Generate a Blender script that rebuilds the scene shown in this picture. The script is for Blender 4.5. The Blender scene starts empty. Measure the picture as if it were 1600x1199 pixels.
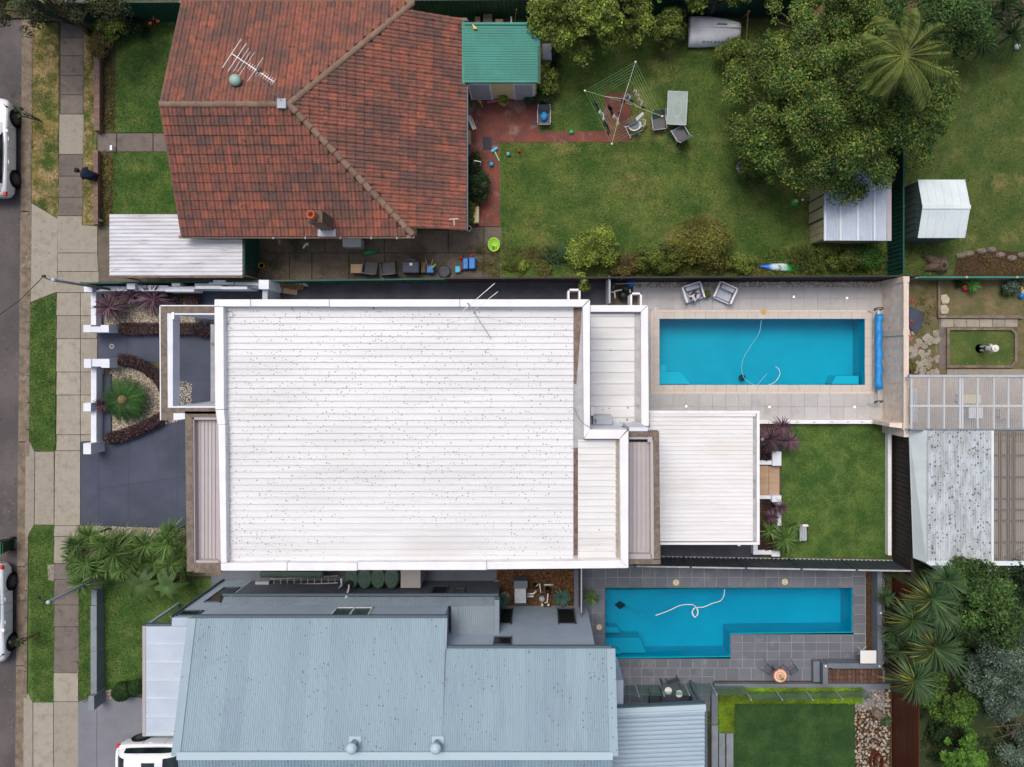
import bpy, math, random
import numpy as np
from mathutils import Vector, Matrix
random.seed(7); rng = np.random.default_rng(11)
SC = bpy.context.scene; COL = SC.collection
R = math.radians
# ---------------- camera: a drone hovering 34 m up, looking straight down
F = 1190.0; H = 34.0
cam = bpy.data.cameras.new('camera'); camo = bpy.data.objects.new('camera', cam); COL.objects.link(camo)
camo.location = (0, 0, H); cam.lens = F * 36 / 1600; cam.sensor_width = 36; cam.sensor_fit = 'HORIZONTAL'
cam.shift_x = -40 / 1600; cam.shift_y = -39.5 / 1600; cam.clip_end = 600; cam.clip_start = .1
SC.camera = camo
# ---------------- bright overcast daylight
SUN_EL, SUN_AZ = 66, -25
w = bpy.data.worlds.new('World'); SC.world = w; w.use_nodes = True
nt = w.node_tree; bg = nt.nodes['Background']; sky = nt.nodes.new('ShaderNodeTexSky')
sky.sky_type = 'NISHITA'; sky.sun_disc = False; sky.sun_elevation = R(SUN_EL); sky.sun_rotation = R(SUN_AZ)
sky.dust_density = 6; sky.air_density = 1.0; sky.ozone_density = 1
nt.links.new(sky.outputs[0], bg.inputs[0]); bg.inputs[1].default_value = 0.15
sl = bpy.data.lights.new('sun', 'SUN'); so = bpy.data.objects.new('sun', sl); COL.objects.link(so)
sl.energy = 1.6; sl.angle = R(26); sl.color = (1, .975, .94); so.location = (0, 0, 60)
d = Vector((math.sin(R(SUN_AZ)) * math.cos(R(SUN_EL)), math.cos(R(SUN_AZ)) * math.cos(R(SUN_EL)), math.sin(R(SUN_EL))))
so.rotation_euler = d.to_track_quat('Z', 'Y').to_euler()
SC.view_settings.view_transform = 'Standard'; SC.view_settings.look = 'None'
SC.view_settings.exposure = -0.04; SC.view_settings.gamma = 1
SC.render.engine = 'CYCLES'

# ---------------- helpers
def X(px, z=0): return (px - 840) * (H - z) / F       # survey grid: photo column / row and height -> metres
def Y(py, z=0): return (560 - py) * (H - z) / F
def P(px, py, z=0): return (X(px, z), Y(py, z), z)
WL = {}
def lin(c):
    o = []
    for v in c:
        v /= 255.; o.append((v / 12.92 if v <= .04045 else ((v + .055) / 1.055) ** 2.4) * .88)
    return (*o, 1)

def tag(o, label=None, cat=None, group=None, kind=None):
    if label: o['label'] = label
    if cat: o['category'] = cat
    if group: o['group'] = group
    if kind: o['kind'] = kind
    return o
def thing(name, label, cat, x, y, z=0, group=None, rz=0):
    o = bpy.data.objects.new(name, None); COL.objects.link(o); o.empty_display_size = .2
    o.location = (x, y, z); o.rotation_euler = (0, 0, rz); WL[o.name] = Vector((x, y, z))
    return tag(o, label, cat, group)

class MB:
    def __init__(s): s.v = []; s.f = []
    def add(s, vs, fs):
        o = len(s.v); s.v += [tuple(v) for v in vs]; s.f += [tuple(i + o for i in f) for f in fs]; return s
    def box(s, x0, x1, y0, y1, z0, z1):
        if x1 < x0: x0, x1 = x1, x0
        if y1 < y0: y0, y1 = y1, y0
        return s.add([(x0,y0,z0),(x1,y0,z0),(x1,y1,z0),(x0,y1,z0),(x0,y0,z1),(x1,y0,z1),(x1,y1,z1),(x0,y1,z1)],
              [(0,3,2,1),(4,5,6,7),(0,1,5,4),(1,2,6,5),(2,3,7,6),(3,0,4,7)])
    def pbox(s, a, b, c, d_, z0, z1): return s.box(X(a, z1), X(b, z1), Y(c, z1), Y(d_, z1), z0, z1)   # edges as seen at its top
    def poly(s, pts, z0, z1):
        a = sum(pts[i][0]*pts[(i+1)%len(pts)][1]-pts[(i+1)%len(pts)][0]*pts[i][1] for i in range(len(pts)))
        if a < 0: pts = pts[::-1]
        n = len(pts)
        return s.add([(p[0],p[1],z0) for p in pts]+[(p[0],p[1],z1) for p in pts],
              [tuple(range(n))[::-1], tuple(range(n,2*n))]+[(i,(i+1)%n,n+(i+1)%n,n+i) for i in range(n)])
    def ppoly(s, pts, z0, z1): return s.poly([(X(a, z1), Y(b, z1)) for a, b in pts], z0, z1)
    def quad(s, *p): return s.add(p, [tuple(range(len(p)))])
    def slab(s, pts, t):          # 3-d polygon thickened downwards
        n = len(pts); v = [Vector(p) for p in pts]
        return s.add(v + [p - Vector((0,0,t)) for p in v], [tuple(range(n)), tuple(range(n,2*n))[::-1]]+[(i,n+i,n+(i+1)%n,(i+1)%n) for i in range(n)])
    def tube(s, path, r, n=8, cap=True):
        path = [Vector(p) for p in path]; m = len(path)
        rr = r if isinstance(r, (list, tuple)) else [r]*m
        o = len(s.v)
        for i, p in enumerate(path):
            t = (path[min(i+1,m-1)]-path[max(i-1,0)]).normalized()
            a = t.cross(Vector((0,0,1)) if abs(t.z) < .9 else Vector((1,0,0))).normalized(); b = t.cross(a)
            for k in range(n):
                q = p + (a*math.cos(2*math.pi*k/n)+b*math.sin(2*math.pi*k/n))*rr[i]; s.v.append(tuple(q))
        for i in range(m-1):
            for k in range(n): s.f.append((o+i*n+k, o+i*n+(k+1)%n, o+(i+1)*n+(k+1)%n, o+(i+1)*n+k))
        if cap: s.f.append(tuple(o+k for k in range(n))[::-1]); s.f.append(tuple(o+(m-1)*n+k for k in range(n)))
        return s
    def lathe(s, cx, cy, prof, n=20, sx=1, sy=1, caps=True):
        o = len(s.v); m = len(prof)
        for r, z in prof:
            for k in range(n): s.v.append((cx+r*sx*math.cos(2*math.pi*k/n), cy+r*sy*math.sin(2*math.pi*k/n), z))
        for i in range(m-1):
            for k in range(n): s.f.append((o+i*n+k, o+i*n+(k+1)%n, o+(i+1)*n+(k+1)%n, o+(i+1)*n+k))
        if not caps: return s
        if prof[0][0] > 0: s.f.append(tuple(o+k for k in range(n))[::-1])
        if prof[-1][0] > 0: s.f.append(tuple(o+(m-1)*n+k for k in range(n)))
        return s
    def xf(s, M_, start=0):
        for i in range(start, len(s.v)): s.v[i] = tuple(M_ @ Vector(s.v[i]))
        return s
    def mesh(s, name, off=Vector((0,0,0)), smooth=False):
        me = bpy.data.meshes.new(name)
        me.from_pydata([(v[0]-off.x, v[1]-off.y, v[2]-off.z) for v in s.v], [], s.f)
        if smooth:
            me.polygons.foreach_set('use_smooth', [True]*len(me.polygons))
        me.update(); return me
    def build(s, name, m, parent=None, smooth=False, local=False, bevel=0, label=None, cat=None, group=None, kind=None, seg=2):
        off = Vector((0,0,0))
        if parent is not None and not local: off = WL[parent.name]
        if parent is None and not local and kind is None:      # a thing that is one mesh: origin at its base centre
            a = np.array(s.v); off = Vector((*( (a.min(0)+a.max(0))/2)[:2], a[:,2].min()))
        me = s.mesh(name, off, smooth); me.materials.append(m)
        o = bpy.data.objects.new(name, me); COL.objects.link(o)
        if parent is not None: o.parent = parent; WL[o.name] = off.copy()
        else: o.location = off; WL[o.name] = off.copy()
        if bevel:
            b = o.modifiers.new('bevel', 'BEVEL'); b.width = bevel; b.segments = seg; b.limit_method = 'ANGLE'
        return tag(o, label, cat, group, kind)
def piece(name, me, parent, loc, rot=(0,0,0), sc=(1,1,1), m=None):
    o = bpy.data.objects.new(name, me); COL.objects.link(o); o.parent = parent
    o.location = Vector(loc) - (WL[parent.name] if parent.name in WL else Vector((0,0,0))); o.rotation_euler = rot; o.scale = sc
    return o
def copy_thing(src, loc, rz, label, sc=None):
    c = src.copy(); COL.objects.link(c); c.location = loc; c.rotation_euler = (0,0,rz); c['label'] = label; WL[c.name] = Vector(loc)
    if sc: c.scale = sc
    for ch in list(src.children):
        k = ch.copy(); COL.objects.link(k); k.parent = c
        for g in list(ch.children):
            q = g.copy(); COL.objects.link(q); q.parent = k
    return c

# ---------------- materials
def M(name, c, c2=None, s=3., det=6, lo=.4, hi=.62, rough=.8, bump=0., bs=60., patch=None, patch2=None, spots=None, rnd=None,
      rc=None, st=(1,1,1), metal=0., spec=.4, coat=0., grain=0., gs=120.):
    m = bpy.data.materials.new(name); m.use_nodes = True; n = m.node_tree.nodes; l = m.node_tree.links
    b = n['Principled BSDF']; b.inputs['Roughness'].default_value = rough; b.inputs['Metallic'].default_value = metal
    b.inputs['Specular IOR Level'].default_value = spec; b.inputs['Coat Weight'].default_value = coat
    g = n.new('ShaderNodeNewGeometry'); mp = n.new('ShaderNodeMapping'); l.new(g.outputs['Position'], mp.inputs[0]); mp.inputs['Scale'].default_value = st
    def noise(sc, dt=6, rgh=.6):
        t = n.new('ShaderNodeTexNoise'); t.inputs['Scale'].default_value = sc; t.inputs['Detail'].default_value = dt
        t.inputs['Roughness'].default_value = rgh; l.new(mp.outputs[0], t.inputs[0]); return t.outputs[0]
    def ramp(src, a, b_):
        r = n.new('ShaderNodeMapRange'); r.inputs[1].default_value = a; r.inputs[2].default_value = b_; l.new(src, r.inputs[0]); return r.outputs[0]
    def mix(f, A, B, mode='MIX', fac=1.):
        x = n.new('ShaderNodeMix'); x.data_type = 'RGBA'; x.blend_type = mode
        if f is None: x.inputs[0].default_value = fac
        else: l.new(f, x.inputs[0])
        for i, q in ((6, A), (7, B)):
            if isinstance(q, tuple): x.inputs[i].default_value = q
            else: l.new(q, x.inputs[i])
        return x.outputs[2]
    col = lin(c)
    if c2: col = mix(ramp(noise(s, det), lo, hi), lin(c), lin(c2))
    if rnd:
        if rnd == 'obj': src = n.new('ShaderNodeObjectInfo').outputs['Random']
        else: src = g.outputs['Random Per Island']
        cr = n.new('ShaderNodeValToRGB'); l.new(src, cr.inputs[0]); cr.color_ramp.interpolation = 'LINEAR'
        cs = rc; e = cr.color_ramp.elements
        e[0].color = lin(cs[0]); e[1].color = lin(cs[-1]); e[1].position = 1
        for i, q in enumerate(cs[1:-1]): e.new((i+1)/(len(cs)-1)).color = lin(q)
        col = mix(None, cr.outputs[0], col, 'MIX', .45) if c2 else cr.outputs[0]
    for pt in (patch, patch2):
        if pt: col = mix(ramp(noise(pt[1], 8, .65), pt[2], pt[3]), col, lin(pt[0]))
    if spots:
        v = n.new('ShaderNodeTexVoronoi'); v.inputs['Scale'].default_value = spots[1]; l.new(g.outputs['Position'], v.inputs[0]); v.inputs['Randomness'].default_value = 1
        sz = n.new('ShaderNodeSeparateColor'); l.new(v.outputs['Color'], sz.inputs[0])
        rr = n.new('ShaderNodeMath'); rr.operation = 'MULTIPLY'; l.new(sz.outputs[0], rr.inputs[0]); rr.inputs[1].default_value = spots[2]
        nn = n.new('ShaderNodeMath'); nn.operation = 'MULTIPLY'; l.new(rr.outputs[0], nn.inputs[0]); l.new(ramp(noise(.35, 3), spots[3], spots[3]+.15), nn.inputs[1])
        lt = n.new('ShaderNodeMath'); lt.operation = 'LESS_THAN'; l.new(v.outputs['Distance'], lt.inputs[0]); l.new(nn.outputs[0], lt.inputs[1])
        ml = n.new('ShaderNodeMath'); ml.operation = 'MULTIPLY'; l.new(lt.outputs[0], ml.inputs[0]); ml.inputs[1].default_value = .75
        col = mix(ml.outputs[0], col, lin(spots[0]))
    if grain:
        gn = ramp(noise(gs, 2, .5), .3, .7); k = 1 - grain
        col = mix(None, col, mix(gn, (k, k, k, 1), (1+grain, 1+grain, 1+grain, 1)), 'MULTIPLY')
    if isinstance(col, tuple): b.inputs['Base Color'].default_value = col
    else: l.new(col, b.inputs['Base Color'])
    if bump:
        bn = n.new('ShaderNodeBump'); bn.inputs['Strength'].default_value = bump; bn.inputs['Distance'].default_value = .03
        l.new(noise(bs, 4), bn.inputs['Height']); l.new(bn.outputs[0], b.inputs['Normal'])
    return m
def ML(name, cols, trans=.25, rough=.55, patch=None):       # foliage: every leaf its own shade
    m = bpy.data.materials.new(name); m.use_nodes = True; n = m.node_tree.nodes; l = m.node_tree.links
    b = n['Principled BSDF']; b.inputs['Roughness'].default_value = rough; b.inputs['Specular IOR Level'].default_value = .3
    g = n.new('ShaderNodeNewGeometry'); cr = n.new('ShaderNodeValToRGB'); l.new(g.outputs['Random Per Island'], cr.inputs[0])
    e = cr.color_ramp.elements; e[0].color = lin(cols[0]); e[1].color = lin(cols[-1])
    for i, q in enumerate(cols[1:-1]): e.new((i+1)/(len(cols)-1)).color = lin(q)
    t = n.new('ShaderNodeTexNoise'); t.inputs['Scale'].default_value = .9; t.inputs['Detail'].default_value = 6; l.new(g.outputs['Position'], t.inputs[0])
    r = n.new('ShaderNodeMapRange'); r.inputs[1].default_value = .38; r.inputs[2].default_value = .62; r.inputs[3].default_value = .6; r.inputs[4].default_value = 1.4; l.new(t.outputs[0], r.inputs[0])
    x = n.new('ShaderNodeVectorMath'); x.operation = 'SCALE'; l.new(cr.outputs[0], x.inputs[0]); l.new(r.outputs[0], x.inputs[3])
    l.new(x.outputs[0], b.inputs['Base Color'])
    tr = n.new('ShaderNodeBsdfTranslucent'); l.new(x.outputs[0], tr.inputs[0]); ms = n.new('ShaderNodeMixShader'); ms.inputs[0].default_value = trans
    l.new(b.outputs[0], ms.inputs[1]); l.new(tr.outputs[0], ms.inputs[2]); l.new(ms.outputs[0], n['Material Output'].inputs[0])
    return m
def glassy(name, tint, fres=1.4, rough=.03, body=0., bc=(0,0,0)):   # clear sheet or water: passes tinted light, mirrors a little sky
    m = bpy.data.materials.new(name); m.use_nodes = True; n = m.node_tree.nodes; l = m.node_tree.links; n.remove(n['Principled BSDF'])
    t = n.new('ShaderNodeBsdfTransparent'); t.inputs[0].default_value = (*tint, 1)
    g = n.new('ShaderNodeBsdfGlossy'); g.inputs['Roughness'].default_value = rough
    f = n.new('ShaderNodeFresnel'); f.inputs[0].default_value = fres or 1.3; fo = f.outputs[0]
    if not fres:
        lw = n.new('ShaderNodeLayerWeight'); pw = n.new('ShaderNodeMath'); pw.operation = 'POWER'; l.new(lw.outputs['Facing'], pw.inputs[0]); pw.inputs[1].default_value = 4; fo = pw.outputs[0]
    a = n.new('ShaderNodeMixShader'); l.new(fo, a.inputs[0]); l.new(t.outputs[0], a.inputs[1]); l.new(g.outputs[0], a.inputs[2])
    out = a.outputs[0]
    if body:
        d_ = n.new('ShaderNodeBsdfDiffuse'); d_.inputs[0].default_value = lin(bc); q = n.new('ShaderNodeMixShader'); q.inputs[0].default_value = body
        l.new(out, q.inputs[1]); l.new(d_.outputs[0], q.inputs[2]); out = q.outputs[0]
    if fres == 1.33:
        tx = n.new('ShaderNodeTexNoise'); tx.inputs['Scale'].default_value = 2.2; tx.inputs['Detail'].default_value = 4; bn = n.new('ShaderNodeBump'); bn.inputs['Strength'].default_value = .35
        ge = n.new('ShaderNodeNewGeometry'); l.new(ge.outputs['Position'], tx.inputs[0]); l.new(tx.outputs[0], bn.inputs['Height']); l.new(bn.outputs[0], g.inputs['Normal']); l.new(bn.outputs[0], f.inputs['Normal'])
    l.new(out, n['Material Output'].inputs[0]); return m

GR = (52,74,30)
m_ground = M('ground_soil', (84,78,58), (66,74,42), s=1.5, bump=.4, grain=.25)
m_lawn1 = M('lawn_back', (58,88,32), (98,114,52), s=.7, det=9, lo=.38, hi=.64, rough=.95, bump=.8, bs=55, patch=((138,128,74), .3, .52, .68), patch2=((40,64,22), .5, .58, .75), grain=.55, gs=22)
m_lawn2 = M('lawn_kept', (58,90,34), (88,112,50), s=1.2, det=9, rough=.95, bump=.7, bs=60, patch=((110,118,62), 1.1, .55, .75), grain=.5, gs=24)
m_lawn3 = M('lawn_dark', (38,70,30), (60,90,42), s=1.2, det=8, rough=.95, bump=.7, bs=60, grain=.36, gs=30)
m_lawn4 = M('lawn_olive', (66,88,38), (92,104,50), s=1.0, det=8, rough=.95, bump=.7, bs=60, patch=((130,122,72), .8, .56, .72), grain=.38, gs=28)
m_verge = M('verge_grass', (96,102,50), (150,134,84), s=1.8, det=10, lo=.44, hi=.56, rough=.95, bump=.8, bs=50, patch=((176,154,112), 1.3, .48, .6), patch2=((66,92,34), .7, .5, .6), grain=.5, gs=26)
m_dry = M('dry_garden_soil', (78,66,46), (104,88,60), s=2.2, rough=.95, bump=.8, patch=((64,84,36), 1.6, .5, .62), grain=.35, gs=30)
m_dry2 = M('worn_yard', (116,104,76), (92,94,56), s=1.3, rough=.95, bump=.7, patch=((132,118,84), 1.5, .55, .68), grain=.32, gs=30)
m_soil = M('mulch', (86,62,40), (56,42,30), s=14, rough=.95, bump=1, patch=((120,94,62), 20, .58, .66), grain=.3, gs=40)
m_asph = M('asphalt', (80,76,76), (98,92,91), s=.5, rough=.9, bump=.4, bs=90, patch=((112,106,102), .4, .6, .8), patch2=((66,62,62), 1.3, .6, .7), grain=.2, gs=60)
m_conc = M('concrete_path', (150,144,132), (166,160,148), s=2.6, det=10, rough=.9, bump=.3, patch=((122,113,100), 2.6, .45, .8), patch2=((176,168,154), 5, .6, .75), rnd='obj', rc=[(140,132,120),(158,150,136),(172,165,151)], grain=.2, gs=50)
m_concd = M('concrete_dark', (108,98,92), (122,112,104), s=1.6, rough=.9, bump=.25, patch=((88,80,74), 2.6, .5, .7), patch2=((136,126,116), 6, .62, .75), rnd='obj', rc=[(98,91,87),(120,111,105)], grain=.2, gs=50)
m_gutter = M('gutter_concrete', (132,118,102), (104,94,82), s=3, rough=.9, bump=.4, patch=((156,144,126), 2, .58, .7), grain=.2, gs=40)
m_side = M('mossy_concrete', (92,84,74), (112,102,90), s=1.2, det=9, rough=.92, bump=.3, patch=((66,62,52), .8, .5, .66), patch2=((132,120,106), 3, .62, .72), grain=.15, gs=40)
m_char = M('charcoal_concrete', (62,69,86), (71,78,95), s=.9, det=9, rough=.75, bump=.1, patch=((56,61,76), .6, .45, .75), patch2=((84,88,102), 3, .64, .8), grain=.1, gs=60)
m_chard = M('charcoal_side', (54,56,66), (66,68,80), s=1.4, det=9, rough=.75, bump=.1, patch=((84,86,96), 1.8, .6, .75), grain=.1, gs=60)
m_white = M('white_paint', (236,236,238), (226,226,228), s=1.5, rough=.55, bump=.03, grain=.02)
m_whitew = M('white_wall', (224,228,236), (214,218,228), s=2, rough=.7, bump=.05, grain=.02)
m_roofw = M('white_roof_steel', (223,224,225), (214,215,217), s=.8, rough=.5, metal=0, st=(.25,1,1), spots=((122,121,118), 9.5, .30, .27), patch=((200,199,197), .6, .55, .85))
m_roofw2 = M('white_roof_clean', (222,222,221), (210,210,208), s=1.2, rough=.5, st=(.3,1.5,1), spots=((110,108,104), 4.4, .26, .45), patch=((204,200,190), .9, .6, .8))
m_roofp = M('white_patio_roof', (228,228,228), (220,219,217), s=1.2, rough=.5, st=(.3,1.5,1), patch=((220,212,202), 1.2, .58, .8))
m_greyst = M('grey_steel', (176,178,182), (160,160,162), s=3, rough=.5, patch=((122,108,96), 1.2, .6, .7))
m_rust = M('rusty_water', (98,76,66), (128,108,98), s=5, rough=.35)
m_hood = M('hood_concrete', (128,116,104), (104,94,84), s=6, rough=.9, bump=.5, patch=((148,136,122), 9, .58, .68), grain=.2, gs=50)
m_pinks = M('mushroom_steel', (178,170,172), (170,162,164), s=2, rough=.5, rnd='obj', rc=[(172,164,166),(184,178,180)])
m_tilec = [(154,88,68),(126,78,66),(112,76,68),(152,88,70),(102,76,70),(132,80,66),(108,80,73),(164,94,74),(118,76,66),(98,76,72)]
def tile_mat(name, src):
    return M(name, (146,92,74), (86,74,70), s=.8, det=5, lo=.46, hi=.56, rough=.85, bump=.3, rnd=src, rc=m_tilec, patch=((84,68,62), 5, .52, .66), patch2=((168,120,94), 14, .62, .72), grain=.24, gs=50)
m_tile = tile_mat('terracotta_tile', 'obj'); m_tiles = tile_mat('terracotta_tile_far', 'isl')
m_ridge = M('ridge_mortar', (136,112,96), (112,94,80), s=5, rough=.9, bump=.4, rnd='obj', rc=[(120,96,82),(146,124,108)], grain=.15, gs=50)
m_cream = M('cream_wall', (232,214,164), (222,204,154), s=2, rough=.8, grain=.03)
m_creamst = M('cream_steel', (176,168,132), (166,158,122), s=2, rough=.6)
m_green = M('green_steel', (22,78,66), (16,66,56), s=1.5, rough=.6)
m_greenr = M('green_roof', (52,134,120), (46,124,110), s=1.5, rough=.6, patch=((66,146,132), 1, .6, .8))
m_greensh = M('sage_steel', (84,104,96), (76,94,88), s=1.5, rough=.6)
m_rustyw = M('rusty_white_iron', (206,208,214), (190,190,194), s=1.2, rough=.5, st=(.5,3,1), patch=((150,128,112), 2.4, .6, .72), patch2=((120,96,84), 9, .68, .74))
m_silver = M('galvanised', (186,196,210), (174,184,200), s=2, rough=.45, metal=0, patch=((160,160,166), 2, .6, .75), rnd='obj', rc=[(176,186,202),(196,206,218)])
m_shedw = M('white_shed_roof', (216,226,228), (206,218,220), s=1.5, rough=.5)
m_blueg = M('pale_blue_steel', (138,161,173), (128,151,164), s=.6, rough=.5, st=(1.6,.5,1), rnd='obj', rc=[(130,153,166),(146,168,180)], spots=((84,88,84), 6.5, .24, .33), patch=((128,145,160), .5, .55, .75))
m_blueg2 = M('blue_grey_steel', (136,150,160), (128,142,152), s=.8, rough=.5, patch=((120,130,140), .9, .56, .8))
m_bluerib = M('blue_rib_steel', (160,178,192), (148,168,183), s=.8, st=(.3,2,1), rough=.5)
m_bluepan = M('pale_panel', (186,198,212), (178,190,206), s=1, rough=.5)
m_greywall = M('grey_render', (172,188,204), (164,180,196), s=1.2, rough=.8, bump=.1, grain=.04)
m_greywall2 = M('dark_grey_render', (110,117,127), (102,109,119), s=1.2, rough=.8, bump=.1, grain=.05)
m_wallmid = M('mid_grey_render', (132,140,146), (122,130,137), s=1.4, rough=.8, bump=.15, patch=((108,114,118), 1.5, .55, .75), grain=.06)
m_trim = M('slate_trim', (84,98,108), rough=.5)
m_dark = M('dark_opening', (22,24,26), rough=.4)
m_glassd = M('dark_glass', (26,32,36), (44,56,62), s=1.5, rough=.12, spec=.7)
m_glassg = M('green_glass', (70,96,94), rough=.1, spec=.7)
m_deck = M('sand_paver', (182,181,180), (171,169,168), s=2, rough=.75, rnd='obj', rc=[(176,174,173),(188,187,187)], patch=((160,156,153), 1.1, .55, .75), grain=.05, gs=50)
m_grout = M('pale_grout', (170,162,154), rough=.9)
m_cope = M('coping_stone', (200,192,182), (190,182,172), s=2, rough=.7, rnd='obj', rc=[(194,187,178),(204,197,188)])
m_strip = M('blasted_edge', (218,200,184), (206,192,178), s=9, rough=.8)
m_slate = M('slate_paver', (104,108,116), (94,98,106), s=1.2, rough=.7, rnd='obj', rc=[(94,98,106),(114,117,124)], patch=((126,126,130), 1.3, .54, .72), grain=.07, gs=50)
m_groutd = M('light_joint', (150,152,158), (128,130,136), s=1, rough=.9)
m_shell1 = M('pool_shell', (0,186,208), (0,177,201), s=.6, rough=.5)
m_shell2 = M('pool_shell_b', (0,198,218), (0,188,210), s=.6, rough=.5)
m_water = glassy('pool_water', (.30,.84,.90), 1.33)
m_wallp = M('painted_block_wall', (232,218,204), (216,200,186), s=3, rough=.85, bump=.3, st=(1,1,1), patch=((176,158,144), 3.5, .58, .7), grain=.05)
m_brownf = M('brown_fence', (52,44,44), (44,37,38), s=2, rough=.7, rnd='obj', rc=[(46,38,38),(56,48,48)])
m_darkf = M('slate_fence', (62,72,78), (54,63,69), s=2, rough=.6)
m_redwood = M('merbau', (84,38,20), (62,28,16), s=9, st=(.2,3,1), rough=.5, rnd='obj', rc=[(66,30,18),(92,42,22),(78,36,20)])
m_sand = M('sandstone', (178,150,124), (164,134,108), s=2, st=(.5,2,1), rough=.85, bump=.1)
m_peb = M('white_pebbles', (200,190,172), rough=.8, rnd='isl', rc=[(150,138,120),(196,186,168),(226,220,208),(120,108,94)])
m_pebbase = M('pebble_bed', (150,136,114), (100,88,72), s=18, rough=.9, bump=.6)
m_stone = M('river_stone', (170,150,128), rough=.75, rnd='obj', rc=[(104,104,104),(168,156,140),(196,186,170),(176,140,112),(132,122,108),(214,208,198),(86,88,90)], c2=(150,138,122), s=7)
m_stoneb = M('river_stone_far', (170,150,128), rough=.75, rnd='isl', rc=[(104,104,104),(168,156,140),(196,186,170),(176,140,112),(132,122,108),(214,208,198),(86,88,90)])
m_brick = M('brick', (128,104,96), (110,88,82), s=6, rough=.9, bump=.3, rnd='isl', rc=[(112,90,84),(146,120,112),(130,98,86)], grain=.1)
m_black = M('black_plastic', (26,26,28), rough=.5)
m_tyre = M('tyre', (22,22,24), rough=.8)
m_rim = M('alloy', (96,98,102), rough=.35, metal=.6)
m_car = M('white_car_paint', (232,236,240), rough=.25, coat=.6, spec=.5)
m_grey = M('grey_weave', (104,104,108), (84,84,88), s=30, rough=.8)
m_greyd = M('grey_plastic', (70,74,80), (62,66,72), s=3, rough=.6)
m_greyl = M('light_grey', (176,182,190), (166,172,180), s=3, rough=.6)
m_bluep = M('blue_plastic', (20,120,196), (16,104,180), s=4, rough=.4)
m_bluec = M('blue_pool_cover', (40,146,214), (28,128,200), s=5, rough=.4, bump=.5, bs=14)
m_cyan = M('light_blue_plastic', (60,180,220), rough=.45)
m_lime = M('lime_plastic', (150,206,60), rough=.45)
m_gpl = M('green_plastic', (24,150,84), rough=.45)
m_redp = M('red_plastic', (206,48,44), rough=.45)
m_yel = M('yellow_plastic', (232,176,64), rough=.5)
m_pinkp = M('pink_plastic', (190,96,130), rough=.5)
m_tan = M('cardboard', (176,150,122), (164,138,110), s=3, rough=.9)
m_wood = M('weathered_wood', (120,96,72), (92,74,56), s=8, st=(3,.5,1), rough=.9)
m_bark = M('bark', (110,96,80), (78,66,54), s=12, rough=.95, bump=.8)
m_pole = M('grey_pole', (120,128,134), (108,116,122), s=5, rough=.6)
m_wire = M('wire', (44,44,44), rough=.6)
m_pvc = M('white_pipe', (226,226,222), rough=.4)
m_metal = M('aluminium', (196,198,202), rough=.35, metal=.5)
m_vent = M('mint_vent', (150,182,170), (138,170,158), s=3, rough=.5)
m_ventb = M('pale_vent', (176,196,206), rough=.5)
m_glass = glassy('balustrade_glass', (.86,.94,.92), 0, .02, .10, (120,160,150))
m_poly = glassy('polycarbonate', (.90,.92,.94), 1.3, .25, .24, (206,208,208))
m_polyb = glassy('brown_polycarbonate', (.72,.68,.62), 1.3, .3, .4, (150,140,128))
L_cit = ML('leaf_bright', [(84,112,36),(130,148,54),(168,178,84),(60,88,30),(104,126,44)])
L_gr = ML('leaf_green_mid', [(44,80,34),(72,108,48),(104,130,66),(34,62,28),(58,92,38)])
L_mid = ML('leaf_mid', [(56,86,32),(90,114,44),(130,138,58),(38,64,26)])
L_big = ML('leaf_big_tree', [(46,84,36),(84,120,46),(150,150,68),(28,60,26),(64,104,42),(122,136,56)])
L_dk = ML('leaf_dark', [(26,46,22),(40,64,30),(58,80,38)])
L_grey = ML('leaf_silver', [(74,96,82),(104,124,106),(54,74,60),(134,150,130)])
L_pur = ML('leaf_purple', [(62,44,54),(92,66,78),(128,98,110),(46,32,40)], .12)
L_red = ML('leaf_red_hedge', [(38,24,30),(62,38,44),(108,78,78),(28,18,22),(50,32,36)], .1)
L_yuc = ML('leaf_yucca', [(54,90,38),(84,120,52),(126,154,84),(46,78,34),(98,132,62)])
L_yuy = ML('leaf_yucca_gold', [(160,146,52),(178,160,60),(96,116,56),(120,128,60)])
L_yud = ML('leaf_yucca_dark', [(44,74,44),(66,96,58),(92,116,74),(52,84,46)])
L_aga = ML('leaf_agave', [(50,88,78),(72,108,96),(40,76,66)])
L_cyc = ML('leaf_cycad', [(40,80,28),(68,114,44),(52,96,34)])
L_palm = ML('leaf_palm', [(58,84,40),(86,110,52),(136,138,68),(72,98,50)], .3)
L_lime = ML('leaf_lime_hedge', [(112,146,14),(132,164,22),(96,130,14)])
L_brn = ML('leaf_dry', [(110,90,52),(130,108,62),(84,84,44),(96,104,50)])
L_flow = M('flower_red', (206,72,48), rough=.6)

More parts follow.
